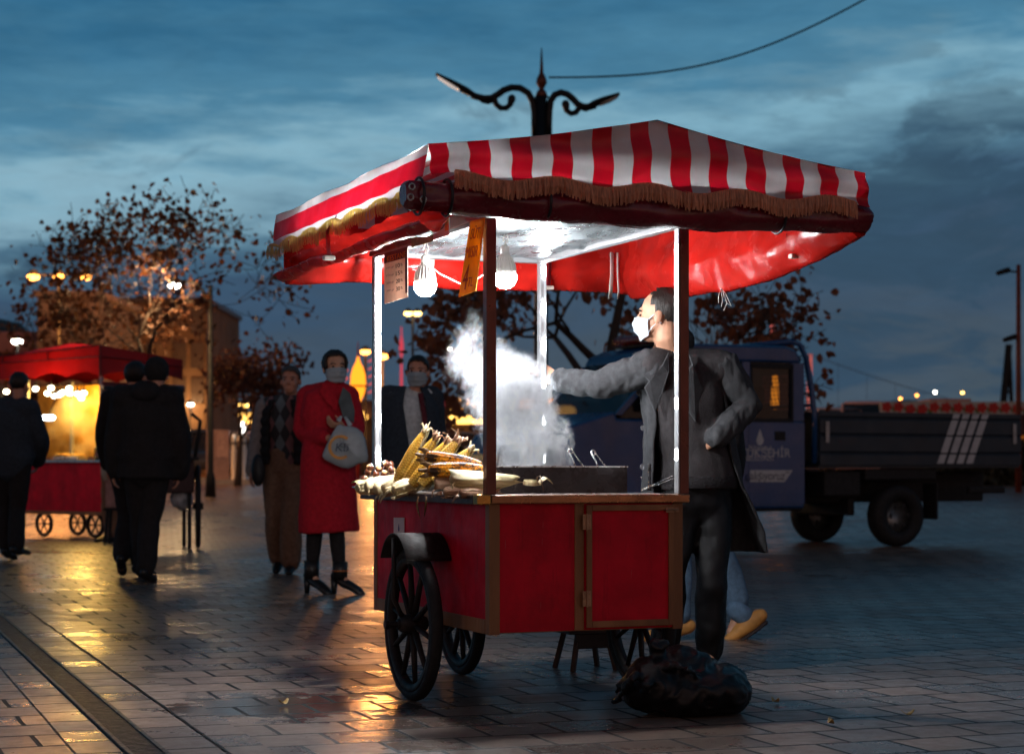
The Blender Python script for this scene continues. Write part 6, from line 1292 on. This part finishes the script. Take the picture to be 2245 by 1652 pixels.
    def trousers(s, mt, e=.022, hem=.07, flare=.0, voxel=.013, wr=.012):
        m = MB(); J, k = s.j, s.k; m.tube([J['pelvis'] + Vector((0, 0, .08 * k)), J['pelvis'], J['pelvis'] - Vector((0, 0, .10 * k))], [(.155 * k + e * .6, .108 * k + e * .6), (.165 * k + e * .5, .112 * k + e * .6), (.15 * k + e * .5, .105 * k + e * .6)], 18, xd=s.L, rnd=True)
        for n in 'AB': s.limb(m, 'hip' + n, 'kn' + n, J['an' + n].lerp(J['kn' + n], hem), .080, .056, .050 + flare, 14, e)
        return blob('trousers', m, voxel, mt, s.o, it=3, wr=wr, wsc=(10, 10, 7))
    def shoes(s, mt, heel=0.):
        for n in 'AB':
            m = MB(); J, k = s.j, s.k; a, t_ = J['an' + n], J['to' + n]; d_ = (t_ - a); fl = Vector((d_.x, d_.y, 0)); fl = fl.normalized() if fl.length > .02 else s.F
            up = Vector((0, 0, 1)); hl = a - d_.normalized() * .055 * k - Vector((0, 0, .035 * k + heel * .0))
            m.tube([a + up * .04 * k, a], [.046 * k, .045 * k], 12, rnd=True); m.tube([hl, a.lerp(t_, .25) - up * .028 * k, a.lerp(t_, .7) - up * .006 * k, t_, t_ + d_.normalized() * .045 * k], [(.034 * k, .036 * k), (.042 * k, .038 * k), (.046 * k, .032 * k), (.044 * k, .029 * k), (.034 * k, .023 * k)], 12, xd=d_.cross(up), rnd=True)
            sh = blob('shoe', m, .009, mt, s.o, it=2)
            if heel: q = MB(); h0 = a - fl * .05 * k; q.tube([h0 - up * .02, Vector((h0.x, h0.y, max(.0, a.z - .085 * k - heel)))], [.028 * k, .018 * k], 10); q.build('heel', mt, sh, smooth=True)
    def top(s, mt, name='jacket', e=.034, hem=None, sleeve=.028, cuff=.93, voxel=.013, wr=.012, collar=.05, wide=1., sk=None, arms='AB', lo='pelvis'):
        m = MB(); J, k = s.j, s.k; s.torso(m, e, lo, wide=wide)
        if sk:                       # skirt rows: (z, centre lateral, centre forward, rx, ry)
            pts = [s.loc(l, f, z) for z, l, f, rx, ry in sk]; m.tube([J['waist']] + pts, [(.15 * k + e, .11 * k + e)] + [(rx * k, ry * k) for *_, rx, ry in sk], 24, xd=s.L)
        for n in arms:
            w_ = J['el' + n].lerp(J['wr' + n], cuff); s.limb(m, 'sh' + n, 'el' + n, w_, .055, .045, .036, 14, sleeve)
        if collar: m.tube([J['neckb'] - Vector((0, 0, .03)), J['neckb'] + Vector((0, 0, collar * k))], [(.098 * k, .09 * k), (.078 * k, .078 * k)], 18, xd=s.L)
        return blob(name, m, voxel, mt, s.o, it=3, wr=wr, wsc=(9, 9, 5))

man_hair = lambda p: (p.z > -.055 if p.y > .03 else p.z > (.0 if p.y > -.012 else .022 + .85 * (-p.y - .012)))

# ---- vendor leaning on the far post
VB = Vector((.80, 8.42, 0)); v = Fig('vendor in white mask and open charcoal overcoat, one arm stretched to the cart post', VB, 26, 1.70)
v.set(head=P(1446, 693, 8.34), neckb=P(1481, 784, 8.42), upper=P(1492, 818, 8.42), chest=P(1505, 880, 8.43), waist=P(1520, 985, 8.45), pelvis=P(1532, 1058, 8.46),
      shA=P(1424, 806, 8.30), shB=P(1586, 806, 8.46), elA=P(1312, 843, 8.34), wrA=P(1219, 832, 8.44), elB=P(1640, 893, 8.44), wrB=P(1570, 958, 8.30),
      hipA=P(1496, 1075, 8.42), hipB=P(1562, 1075, 8.50), knA=P(1470, 1270, 8.36), knB=P(1561, 1270, 8.38), anA=Vector((P(1456, 0, 8.44).x, 8.44, .085)), toA=Vector((P(1425, 0, 8.34).x, 8.32, .03)), anB=Vector((P(1556, 0, 8.44).x, 8.44, .085)), toB=Vector((P(1540, 0, 8.3).x, 8.30, .03)))
v.hd = Vector((-.92, .36, 0)); v.pitch = .0
postc = CM @ Vector((CW - .01, CLN - .02, 1.33)); hd_dv = Vector((-1, .05, .30))
v.body(skin_l, .0065, hs={'A': (P(1180, 806, 8.45) - P(1219, 832, 8.44), (.15, .9, -.35), .95, 1), 'B': (Vector((-.65, .6, -.35)), (.3, .8, 0), .5, -1)})
v.face()
v.hair(lambda p: (p.z > -.06 if p.y > .04 else (p.z > -.005 and p.y > -.004 and abs(p.x) > .02) or (p.z > .045 and p.y > -.025 and abs(p.x) > .045) or (p.z > .085 and p.y > .012)), th=.006)
m = MB(); Mh = v.HM(); 
v.mask(mask_w)
v.trousers(jean_b, .016, hem=.0, voxel=.011, wr=.016); v.shoes(shoe_b)
sw_ = v.top(knit, 'sweater', .027, sleeve=.008, cuff=1.0, collar=.0, voxel=.011, wr=.010, lo='short')
m = MB(); J = v.j; ct = J['neckb'] - Vector((0, 0, .012)); torus(m, ct, .062, .012, 24, 8, Matrix.Rotation(R(12), 4, 'X')); m.build('neckband', knit, sw_, smooth=True)
m = MB(); pc_ = v.j['pelvis']; m.tube([pc_ + Vector((0, 0, .03)), pc_ + Vector((0, 0, .005)), pc_ + Vector((0, 0, -.022)), pc_ + Vector((0, 0, -.028))], [(.186, .134), (.188, .137), (.184, .133), (.176, .126)], 40, xd=v.L); m.build('rib_hem', cloth('knit_rib', (.022, .02, .022), sc=60, b=.8), sw_, smooth=True, bevel=.006)
# coat: open shell round the body, sleeves, collar and lapels, buttons
rows = [(.995, 1470, 792, .092, .085, -62, 62, 8.43), (.95, 1488, 812, .165, .115, -60, 50, 8.43), (.88, 1500, 860, .205, .150, -64, 40, 8.44), (.80, 1508, 930, .205, .160, -70, 38, 8.45), (.70, 1514, 1000, .215, .165, -76, 40, 8.46), (.60, 1520, 1068, .235, .175, -80, 48, 8.47), (.45, 1535, 1130, .265, .19, -78, 60, 8.48), (.30, 1548, 1180, .275, .195, -76, 70, 8.48), (.2, 1553, 1212, .285, .20, -75, 74, 8.48)]
Fv, Lv = v.F, v.L
def coat_pt(u, t_):
    q = t_ * (len(rows) - 1); i = min(int(q), len(rows) - 2); f = q - i; a, b_ = rows[i], rows[i + 1]; mixv = [x + (y - x) * f for x, y in zip(a, b_)]
    c = P(mixv[1], mixv[2], mixv[7]) - v.b; ph = R(mixv[5] + (360 - mixv[5] + mixv[6]) * 0 + (mixv[6] + (360 - (mixv[6] - mixv[5])) * 0 - mixv[6]))
    # angle from the left front edge round the back to the right front edge
    a0, a1 = mixv[5], mixv[6] - 360; ang = R(a0 + (a1 - a0) * u); w_ = .012 * fbm((math.cos(ang) * 2, math.sin(ang) * 2, t_ * 2.2), 1.6) * (1 + t_) + .010 * t_ * t_ * math.sin(ang * 7 + 1)
    return c + Lv * (mixv[3] + w_) * math.sin(ang) + Fv * (mixv[4] + w_) * math.cos(ang) * (1 if math.cos(ang) > 0 else .95)
m = MB(); m.grid(coat_pt, 90, 60); coat = m.build('coat', [coat_grey], v.o, smooth=True, solid=.010)
for n, cf in (('A', .90), ('B', .97)):
    m = MB(); w_ = J['el' + n].lerp(J['wr' + n], cf); s0_ = J['sh' + n]; s0_ = s0_ + (J['upper'] - s0_) * .30
    m.tube([s0_, J['sh' + n], J['sh' + n].lerp(J['el' + n], .5), J['el' + n], J['el' + n].lerp(w_, .5), w_], [.085, .082, .074, .066, .060, .055], 18, rnd=True)
    m.ell(J['sh' + n] + Vector((0, 0, -.015)), (.074, .074, .074))
    blob('sleeve', m, .008, coat_grey, coat, it=2, wr=.013, wsc=(24, 13, 13))
m = MB(); w0 = J['wrA'] + (J['elA'] - J['wrA']).normalized() * .012; w1 = J['elA'].lerp(J['wrA'], .885)
m.tube([w0, w0.lerp(w1, .5), w1], [.036, .037, .034], 28); m.build('cuff', knit, sw_, smooth=True)
def lapel(pts, nm='lapel'):
    m = MB(); o_ = Fv * .016
    m.add([p - v.b + o_ for p in pts], [tuple(range(len(pts)))]); return m.build(nm, coat_grey, coat, solid=.010, bevel=.004)
DD = 8.265
lapel([P(1462, 772, DD + .02), P(1447, 800, DD - .01), P(1405, 822, DD - .02), P(1418, 836, DD - .02), P(1408, 850, DD - .02), P(1432, 905, DD - .0), P(1446, 868, DD - .005), P(1462, 815, DD + .0)])
lapel([P(1506, 775, DD + .06), P(1512, 800, DD + .02), P(1478, 830, DD + .01), P(1488, 846, DD + .01), P(1478, 856, DD + .01), P(1520, 925, DD + .04), P(1535, 850, DD + .06)])
m = MB(); m.tube([P(1450, 790, 8.32) - v.b, P(1472, 776, 8.46) - v.b, P(1500, 770, 8.50) - v.b, P(1520, 784, 8.42) - v.b], [(.030, .012)] * 4, 10, xd=(0, 0, 1)); m.build('collar', coat_grey, coat, smooth=True)
btn = mat('button_horn', (.10, .10, .11), .2, .2)
for px, py in ((1403, 858), (1380, 938), (1366, 1026)):
    p = None; best = 9
    for i in range(0, 40):                                                # find where the coat's front lies under the photo point
        for tt in range(60):
            q = Vector(coat_pt(i / 120, tt / 59)) + v.b; sx_, sy_ = CX + FP * q.x / q.y, HY - FP * (q.z - CH) / q.y; e_ = math.hypot(sx_ - px, sy_ - py)
            if e_ < best or p is None: best, p = e_, q
    c = p - v.b + Vector((-.006, -.014, 0)); A = axes(c, Lv, (0, 0, 1), -Fv); A = Matrix.Translation(c) @ Vector((0, 0, 1)).rotation_difference((Fv - Lv * .6).normalized()).to_matrix().to_4x4()
    m = MB(); m.lathe([(0, -.003), (.0125, -.003), (.0135, .0), (.0125, .003), (.010, .0015), (0, .0015)], n=18, M=A.to_3x3().to_4x4(), c=c); m.build('button', btn, coat, smooth=True)

# ---- passer-by hidden behind the vendor: blue jeans and a tan shoe
D = 10.1; b_ = Vector((P(1570, 0, D).x, D, 0)); f_ = Fig('passer-by in pale jeans and tan shoes striding left, mostly hidden behind the vendor', b_, -82, 1.73)
f_.set(knB=(-.02, -.02, .50), anB=Vector((P(1622, 1335, D + .05).x, D + .05, P(1622, 1335, D).z)), toB=Vector((P(1602, 1400, D).x, D + .0, .035)), knA=(.06, .22, .50), anA=(.06, .22, .085), toA=(.06, .37, .03), head=P(1472, 764, D), neckb=P(1512, 800, D + .01), upper=P(1522, 830, D), hipB=(.09, .02, .93))
f_.body(skin_l, .010); f_.hair(man_hair, black_c, r=(.084, .104, .090)); f_.trousers(blue_j, .018, hem=.12); f_.top(black_c, e=.04)
for n in 'AB':
    m = MB(); a, t_ = f_.j['an' + n], f_.j['to' + n]; d_ = (t_ - a).normalized()
    if n == 'B':
        hl, tp = P(1668, 1348, D) - b_, P(1592, 1404, D) - b_; dn = Vector((.35, 0, -.5)).normalized()
        m.tube([hl, hl.lerp(tp, .3), hl.lerp(tp, .7), tp], [(.040, .038), (.044, .050), (.046, .040), (.036, .022)], 14, xd=(0, 1, 0), rnd=True); sh = blob('shoe', m, .008, shoe_t, f_.o, it=2)
        q = MB(); q.tube([hl + dn * .045, hl.lerp(tp, .35) + dn * .046, hl.lerp(tp, .7) + dn * .042, tp + dn * .026], [(.042, .012), (.045, .012), (.048, .012), (.036, .010)], 14, xd=(0, 1, 0), rnd=True); q.build('sole', sole_d, sh, smooth=True)
        q = MB(); q.tube([P(1612, 1335, D) - b_, P(1632, 1350, D) - b_], [(.052, .048), (.052, .046)], 16, rnd=True); q.build('jeans_cuff', blue_j, f_.o, smooth=True)
    else:
        m.tube([a - d_ * .06 - Vector((0, 0, .03)), a.lerp(t_, .4) - Vector((0, 0, .02)), t_ + d_ * .04], [(.04, .04), (.045, .04), (.03, .022)], 12, rnd=True); blob('shoe', m, .009, shoe_t, f_.o, it=2)

# ---- woman in red
D = 13.75; b_ = Vector((P(722, 0, D).x, D, 0)); w = Fig('woman in long red coat and grey mask holding a white carrier bag', b_, 28, 1.72)
w.set(anA=Vector((P(683, 0, D).x, D, .135)), toA=Vector((P(716, 0, D).x, D - .10, .03)), anB=Vector((P(747, 0, D).x, D - .05, .13)), toB=Vector((P(786, 0, D).x, D - .10, .03)), knA=P(690, 1165, D), knB=P(738, 1165, D), hipA=P(697, 1020, D), hipB=P(745, 1020, D),
      pelvis=P(719, 1015, D), waist=P(716, 962, D), chest=P(716, 912, D), upper=P(720, 872, D), neckb=P(731, 850, D), head=P(735, 806, D - .03), shA=P(675, 868, D + .04), shB=P(763, 868, D - .05), elA=P(662, 948, D + .02), wrA=P(722, 960, D - .22), elB=P(783, 945, D - .08), wrB=P(752, 935, D - .24))
w.hd = Vector((.30, -.95, 0)); w.pitch = .02
w.body(skin_l, .0085, hs={'A': (Vector((.8, -.3, -.05)), (0, 0, 1), .8, 1), 'B': (Vector((-.6, -.4, .1)), (0, .5, .8), .8, -1)}); w.face()
w.hair(lambda p: p.z > -.075 if p.y > .0 else (p.z > .050 + .45 * (-p.y) or (abs(p.x) > .064 and p.z > -.05 and p.y > -.045)), r=(.088, .108, .092), c=(0, .018, .036), th=.016, rough_=.006, extra=lambda q, M: q.ell((.0, .11, .02), (.045, .04, .045), M))
w.mask(mask_g)
w.trousers(black_c, .004, hem=.05, flare=-.012, wr=.004)
w.shoes(shoe_b, .055)
for n, px in (('A', 683), ('B', 747)):
    m = MB(); m.tube([w.j['an' + n] + Vector((0, 0, -.03)), w.j['an' + n] + Vector((0, 0, .10))], [.052, .056], 14); m.build('boot_shaft', shoe_b, w.o, smooth=True)
m = MB(); torus(m, w.j['anB'] + Vector((0, 0, .035)), .056, .006, 20, 6); m.build('buckle_strap', mat('strap_bronze', (.5, .16, .05), .3, .6), w.o, smooth=True)
def zrow(px, py, rx, ry):
    q = P(px, py, D) - b_; return (q.z / w.k, q.dot(w.L) / w.k, q.dot(w.F) / w.k, rx / w.k, ry / w.k)
cw = w.top(red_wool, 'coat', .030, sleeve=.024, cuff=.82, collar=.045, wr=.010, sk=[zrow(718, 1015, .205, .16), zrow(719, 1070, .21, .17), zrow(719, 1120, .218, .18), zrow(721, 1166, .225, .185)])
m = MB(); m.add([P(x, y, D - .175) - b_ for x, y in ((708, 838), (700, 858), (714, 880), (738, 902), (742, 880), (726, 856))], [tuple(range(6))]); m.build('lapel', red_wool, cw, solid=.012, bevel=.004)
m = MB(); m.add([P(x, y, D - .185) - b_ for x, y in ((752, 848), (768, 862), (778, 900), (775, 940), (752, 915), (742, 880))], [tuple(range(6))]); m.build('scarf_panel', mat('scarf_grey', (.08, .10, .11), .8), cw, solid=.012, bevel=.004)
# her carrier bag
D2 = D - .34; c = P(752, 975, D2); cb_ = empty('carrier_bag', c); tag(cb_, 'white plastic carrier bag with an orange ring logo held by the woman in red', 'bag'); bw = mat('carrier_white', (.46, .52, .55), .35, var=.12, bump=.6, bscale=14, transl=.3)
m = MB(); out = [(742, 920), (750, 935), (768, 930), (800, 942), (806, 985), (812, 1018), (788, 1012), (765, 1034), (735, 1020), (706, 1006), (704, 998), (716, 972)]
n_o = len(out)
def bagpt(i, s_, z): q = P(out[i][0], out[i][1], D2) - c; return Vector((q.x * s_, z, q.z * s_))
lay = [(.10, -.052), (.72, -.046), (.93, -.025), (1., .0), (.93, .025), (.72, .046), (.10, .052)]
m.add([bagpt(i, s_, z + .008 * math.sin(i * 2.1)) for s_, z in lay for i in range(n_o)], [(j * n_o + i, j * n_o + (i + 1) % n_o, (j + 1) * n_o + (i + 1) % n_o, (j + 1) * n_o + i) for j in range(len(lay) - 1) for i in range(n_o)] + [tuple(range(n_o)), tuple(6 * n_o + i for i in range(n_o))[::-1]])
m.build('bag', bw, cb_, smooth=True, sub=1)
m = MB(); 
for q0, q1 in (((742, 922), (748, 912)), ((768, 932), (757, 914))): m.tube([P(*q0, D2) - c, P(*q1, D2 + .02) - c], [(.018, .004), (.010, .004)], 8, rnd=True)
m.build('handle', bw, cb_, smooth=True)
def arc(cx_, cy_, r0, r1, a0, a1, nn=26): return [(cx_ + r1 * math.cos(R(a0 + (a1 - a0) * k / nn)), cy_ + r1 * math.sin(R(a0 + (a1 - a0) * k / nn))) for k in range(nn + 1)] + [(cx_ + r0 * math.cos(R(a1 + (a0 - a1) * k / nn)), cy_ + r0 * math.sin(R(a1 + (a0 - a1) * k / nn))) for k in range(nn + 1)]
pc = P(748, 980, D2) - c; lg = MB(); lg.prism(arc(0, 0, .066, .086, 50, 305), (pc.x, -.058, pc.z), (1, 0, 0), (0, 0, 1), (0, .012, 0)); lg.build('logo_ring', mat('logo_orange', (.60, .25, .03), .4), cb_)
text('Kb', .085, mat('logo_ink', (.03, .05, .09), .5, var=0), cb_, axes((pc.x + .008, -.0585, pc.z - .004), (1, 0, 0), (0, 0, 1), (0, -1, 0)), 'logo_letters', shear=.15)

# ---- man in argyle sweater
D = 16.4; b_ = Vector((P(625, 0, D).x, D, 0)); a = Fig('older man in argyle sweater, dark vest and brown trousers behind the woman', b_, -6, 1.76)
a.set(anA=Vector((P(608, 0, D).x, D + .15, .12)), toA=Vector((P(606, 0, D).x, D + .02, .04)), knA=P(603, 1140, D), anB=Vector((P(640, 0, D).x, D - .08, .085)), toB=Vector((P(641, 0, D).x, D - .24, .03)), knB=P(638, 1140, D - .1), elA=P(562, 980, D), wrA=P(553, 1032, D - .06), head=P(637, 834, D - .04), neckb=P(634, 874, D))
a.body(skin_d, .0095); a.face(); a.hair(man_hair, hair_g)
a.trousers(brown_c, .034, hem=.06, flare=.012); a.shoes(shoe_b)
argy = bpy.data.materials.new('argyle_knit'); argy.use_nodes = True; n = NT(argy.node_tree); bs = argy.node_tree.nodes['Principled BSDF']; x, y, z = n.sep(n.coord())
u_ = n.math('DIVIDE', n.math('ADD', x, 5), .088); v_ = n.math('DIVIDE', z, .17); d1 = n.math('ABSOLUTE', n.math('SUBTRACT', n.math('FRACT', u_), .5)); d2 = n.math('ABSOLUTE', n.math('SUBTRACT', n.math('FRACT', v_), .5))
dm = n.math('LESS_THAN', n.math('ADD', d1, d2), .5); par = n.math('LESS_THAN', n.math('FRACT', n.math('MULTIPLY', n.math('FLOOR', u_), .5)), .25)
c1 = n.mix(par, (.20, .095, .10), (.13, .165, .18)); cc = n.mix(dm, (.03, .031, .035), c1); n.link(cc, bs.inputs['Base Color']); bs.inputs['Roughness'].default_value = .9
a.top(argy, 'sweater', .020, sleeve=.018, cuff=1.0, wr=.006, collar=.03, arms='')
a.top(grey_c, 'shirt', .012, sleeve=.024, cuff=.98, wr=.010, collar=.0)
m = MB(); J = a.j
def vest(u, t_):
    z = .93 + (1.47 - .93) * t_; ang = R(32 + (328 - 32) * u); rx = .205 - .05 * max(0, (t_ - .72) / .28) ** 1.4 * 1.6; ry = .165 - .05 * max(0, (t_ - .8) / .2)
    return a.loc(0, 0, z) + a.L * (rx + .008 * math.sin(t_ * 40)) * math.sin(ang) + a.F * (ry + .008 * math.sin(t_ * 40)) * math.cos(ang)
m.grid(vest, 60, 40); m.build('vest', black_c, a.o, smooth=True, solid=.022)
m = MB(); m.ell(P(566, 1030, D - .14) - b_, (.06, .05, .14)); m.build('shoulder_bag', mat('bag_dark', (.012, .012, .014), .5), a.o, smooth=True)

# ---- masked man in dark suit behind the cart
D = 15.; b_ = Vector((P(900, 0, D).x, D, 0)); s_ = Fig('masked man in dark coat and white shirt standing behind the corn cobs', b_, 16, 1.80)
s_.set(head=P(916, 815, D - .05), neckb=P(905, 866, D)); s_.hd = Vector((-.12, -1, 0))
s_.body(skin_d, .0095); s_.face(); s_.hair(man_hair); s_.mask(mask_g); s_.trousers(navy); s_.shoes(shoe_b)
s_.top(shirt_w, 'shirt', .012, sleeve=.0, arms='', collar=.035, wr=.003)
m = MB()
def scoat(u, t_):
    z = .62 + (1.49 - .62) * t_; op = 4 + 26 * max(0, (t_ - .25) / .75); ang = R(op + (360 - 2 * op) * u); q = max(0, (t_ - .80) / .2); rx = .225 - .055 * (1 - t_) * 0 - .115 * q ** 1.5; ry = .165 - .065 * q ** 1.5
    return s_.loc(0, 0, z) + s_.L * (rx + .01 * fbm((u * 6, t_ * 3, 0), 1.5)) * math.sin(ang) + s_.F * ry * math.cos(ang)
m.grid(scoat, 64, 40); sc_ = m.build('coat', navy, s_.o, smooth=True, solid=.016)
for n in 'AB':
    m = MB(); J = s_.j; m.tube([J['sh' + n].lerp(J['upper'], .35), J['sh' + n], J['el' + n], J['wr' + n].lerp(J['el' + n], .05)], [.088, .084, .066, .054], 16, rnd=True); blob('sleeve', m, .013, navy, sc_, it=2, wr=.012)
m = MB(); J = s_.j; bk = -s_.F * .03; m.tube([J['shA'] + bk * .3, J['upper'].lerp(J['neckb'], .3) + bk, J['shB'] + bk * .3], [(.080, .085), (.082, .088), (.080, .085)], 16, rnd=True); blob('yoke', m, .013, navy, sc_, it=3)
m = MB(); m.tube([s_.loc(.045, .135, 1.44), s_.loc(.07, .165, 1.25), s_.loc(.06, .17, 1.02)], [(.022, .005)] * 3, 8, xd=s_.L); m.build('scarf_edge', mat('scarf_wine', (.10, .012, .02), .8), sc_, smooth=True)

# ---- man in hooded jacket seen from behind, with a companion
D = 15.1; b_ = Vector((P(322, 0, D).x, D, 0)); h = Fig('man in a dark hooded jacket walking away, nearest of the people at left', b_, 183, 1.78)
h.set(anB=Vector((P(310, 0, D).x, D + .1, .09)), toB=Vector((P(314, 0, D).x, D + .25, .03)), anA=Vector((P(326, 0, D).x, D - .12, .10)), toA=Vector((P(331, 0, D).x, D + .03, .03)), knA=P(328, 1150, D), knB=P(308, 1150, D + .1), head=P(344, 822, D), neckb=P(336, 868, D), upper=P(330, 885, D), elA=P(398, 965, D), wrA=P(392, 1035, D + .04), elB=P(252, 965, D), wrB=P(250, 1030, D + .06))
h.body(skin_d, .0095); h.hair(lambda p: True if p.y > -.03 else p.z > .02, black_c, r=(.090, .112, .098), th=.012)
h.trousers(black_c, .028, hem=.04); h.shoes(shoe_b); hj = h.top(black_c, 'jacket', .062, sleeve=.040, cuff=.98, collar=.06, wr=.018, wide=1.12, sk=[(.93, 0, 0, .225, .17), (.80, 0, 0, .23, .175)])
m = MB(); m.ell(h.loc(0, -.10, 1.46), (.12, .08, .075)); m.ell(h.loc(0, -.06, 1.50), (.11, .08, .06)); blob('hood', m, .013, black_c, hj, it=3, wr=.012)
D = 15.9; b_ = Vector((P(284, 0, D).x, D, 0)); h = Fig('companion in dark clothes half hidden behind the man in the hooded jacket', b_, 160, 1.80)
h.set(head=P(300, 828, D), neckb=P(298, 872, D), anB=Vector((P(276, 0, D).x, D - .2, .16)), toB=Vector((P(272, 0, D).x, D - .08, .06)), knB=P(280, 1130, D))
h.body(skin_d, .011); h.hair(lambda p: True if p.y > -.03 else p.z > .02, hair_d, r=(.084, .106, .092)); h.trousers(black_c, .024); h.shoes(shoe_b); h.top(black_c, e=.04, sk=[(.90, 0, 0, .19, .15)])
# ---- man at far left
D = 18.6; b_ = Vector((P(28, 0, D).x, D, 0)); h = Fig('bareheaded man in dark jacket walking at the far left edge', b_, 165, 1.81)
h.set(anB=Vector((P(8, 0, D).x, D + .1, .10)), toB=Vector((P(14, 0, D).x, D + .24, .03)), anA=Vector((P(50, 0, D).x, D - .25, .14)), toA=Vector((P(62, 0, D).x, D - .10, .09)), knA=P(38, 1118, D), knB=P(14, 1110, D + .15), head=P(44, 845, D), neckb=P(40, 885, D), elA=P(92, 965, D), wrA=P(82, 1015, D + .2))
h.body(skin_d, .011); h.hair(lambda p: p.z > -.06 if p.y > .0 else p.z > .03, hair_d); h.trousers(black_c, .026); h.shoes(shoe_b); h.top(navy, e=.048, sleeve=.034, sk=[(.92, 0, 0, .20, .155)], wide=1.06)
# ---- seller and seated helper at the left stall
D = 23.2; b_ = Vector((P(246, 0, D).x, D, 0)); h = Fig('stall seller in a pale grey top behind the red-canopied left cart', b_, -50, 1.66)
h.set(head=P(238, 868, D), neckb=P(242, 895, D), elA=P(240, 960, D - .1), wrA=P(222, 985, D - .2)); h.hd = Vector((-.5, -.85, 0)); h.body(skin_l, .011); h.face(); h.hair(man_hair); h.trousers(brown_c); h.shoes(shoe_b); h.top(mat('top_pale', (.34, .30, .24), .8), 'sweater', .03)
D = 26.2; b_ = Vector((P(275, 0, D).x, D, 0)); h = Fig('bystander in dark clothes at the back of the left cart, face lit orange', b_, 20, 1.70)
h.body(skin_l, .012); h.face(); h.hair(man_hair); h.trousers(black_c); h.shoes(shoe_b); h.top(black_c, e=.035)
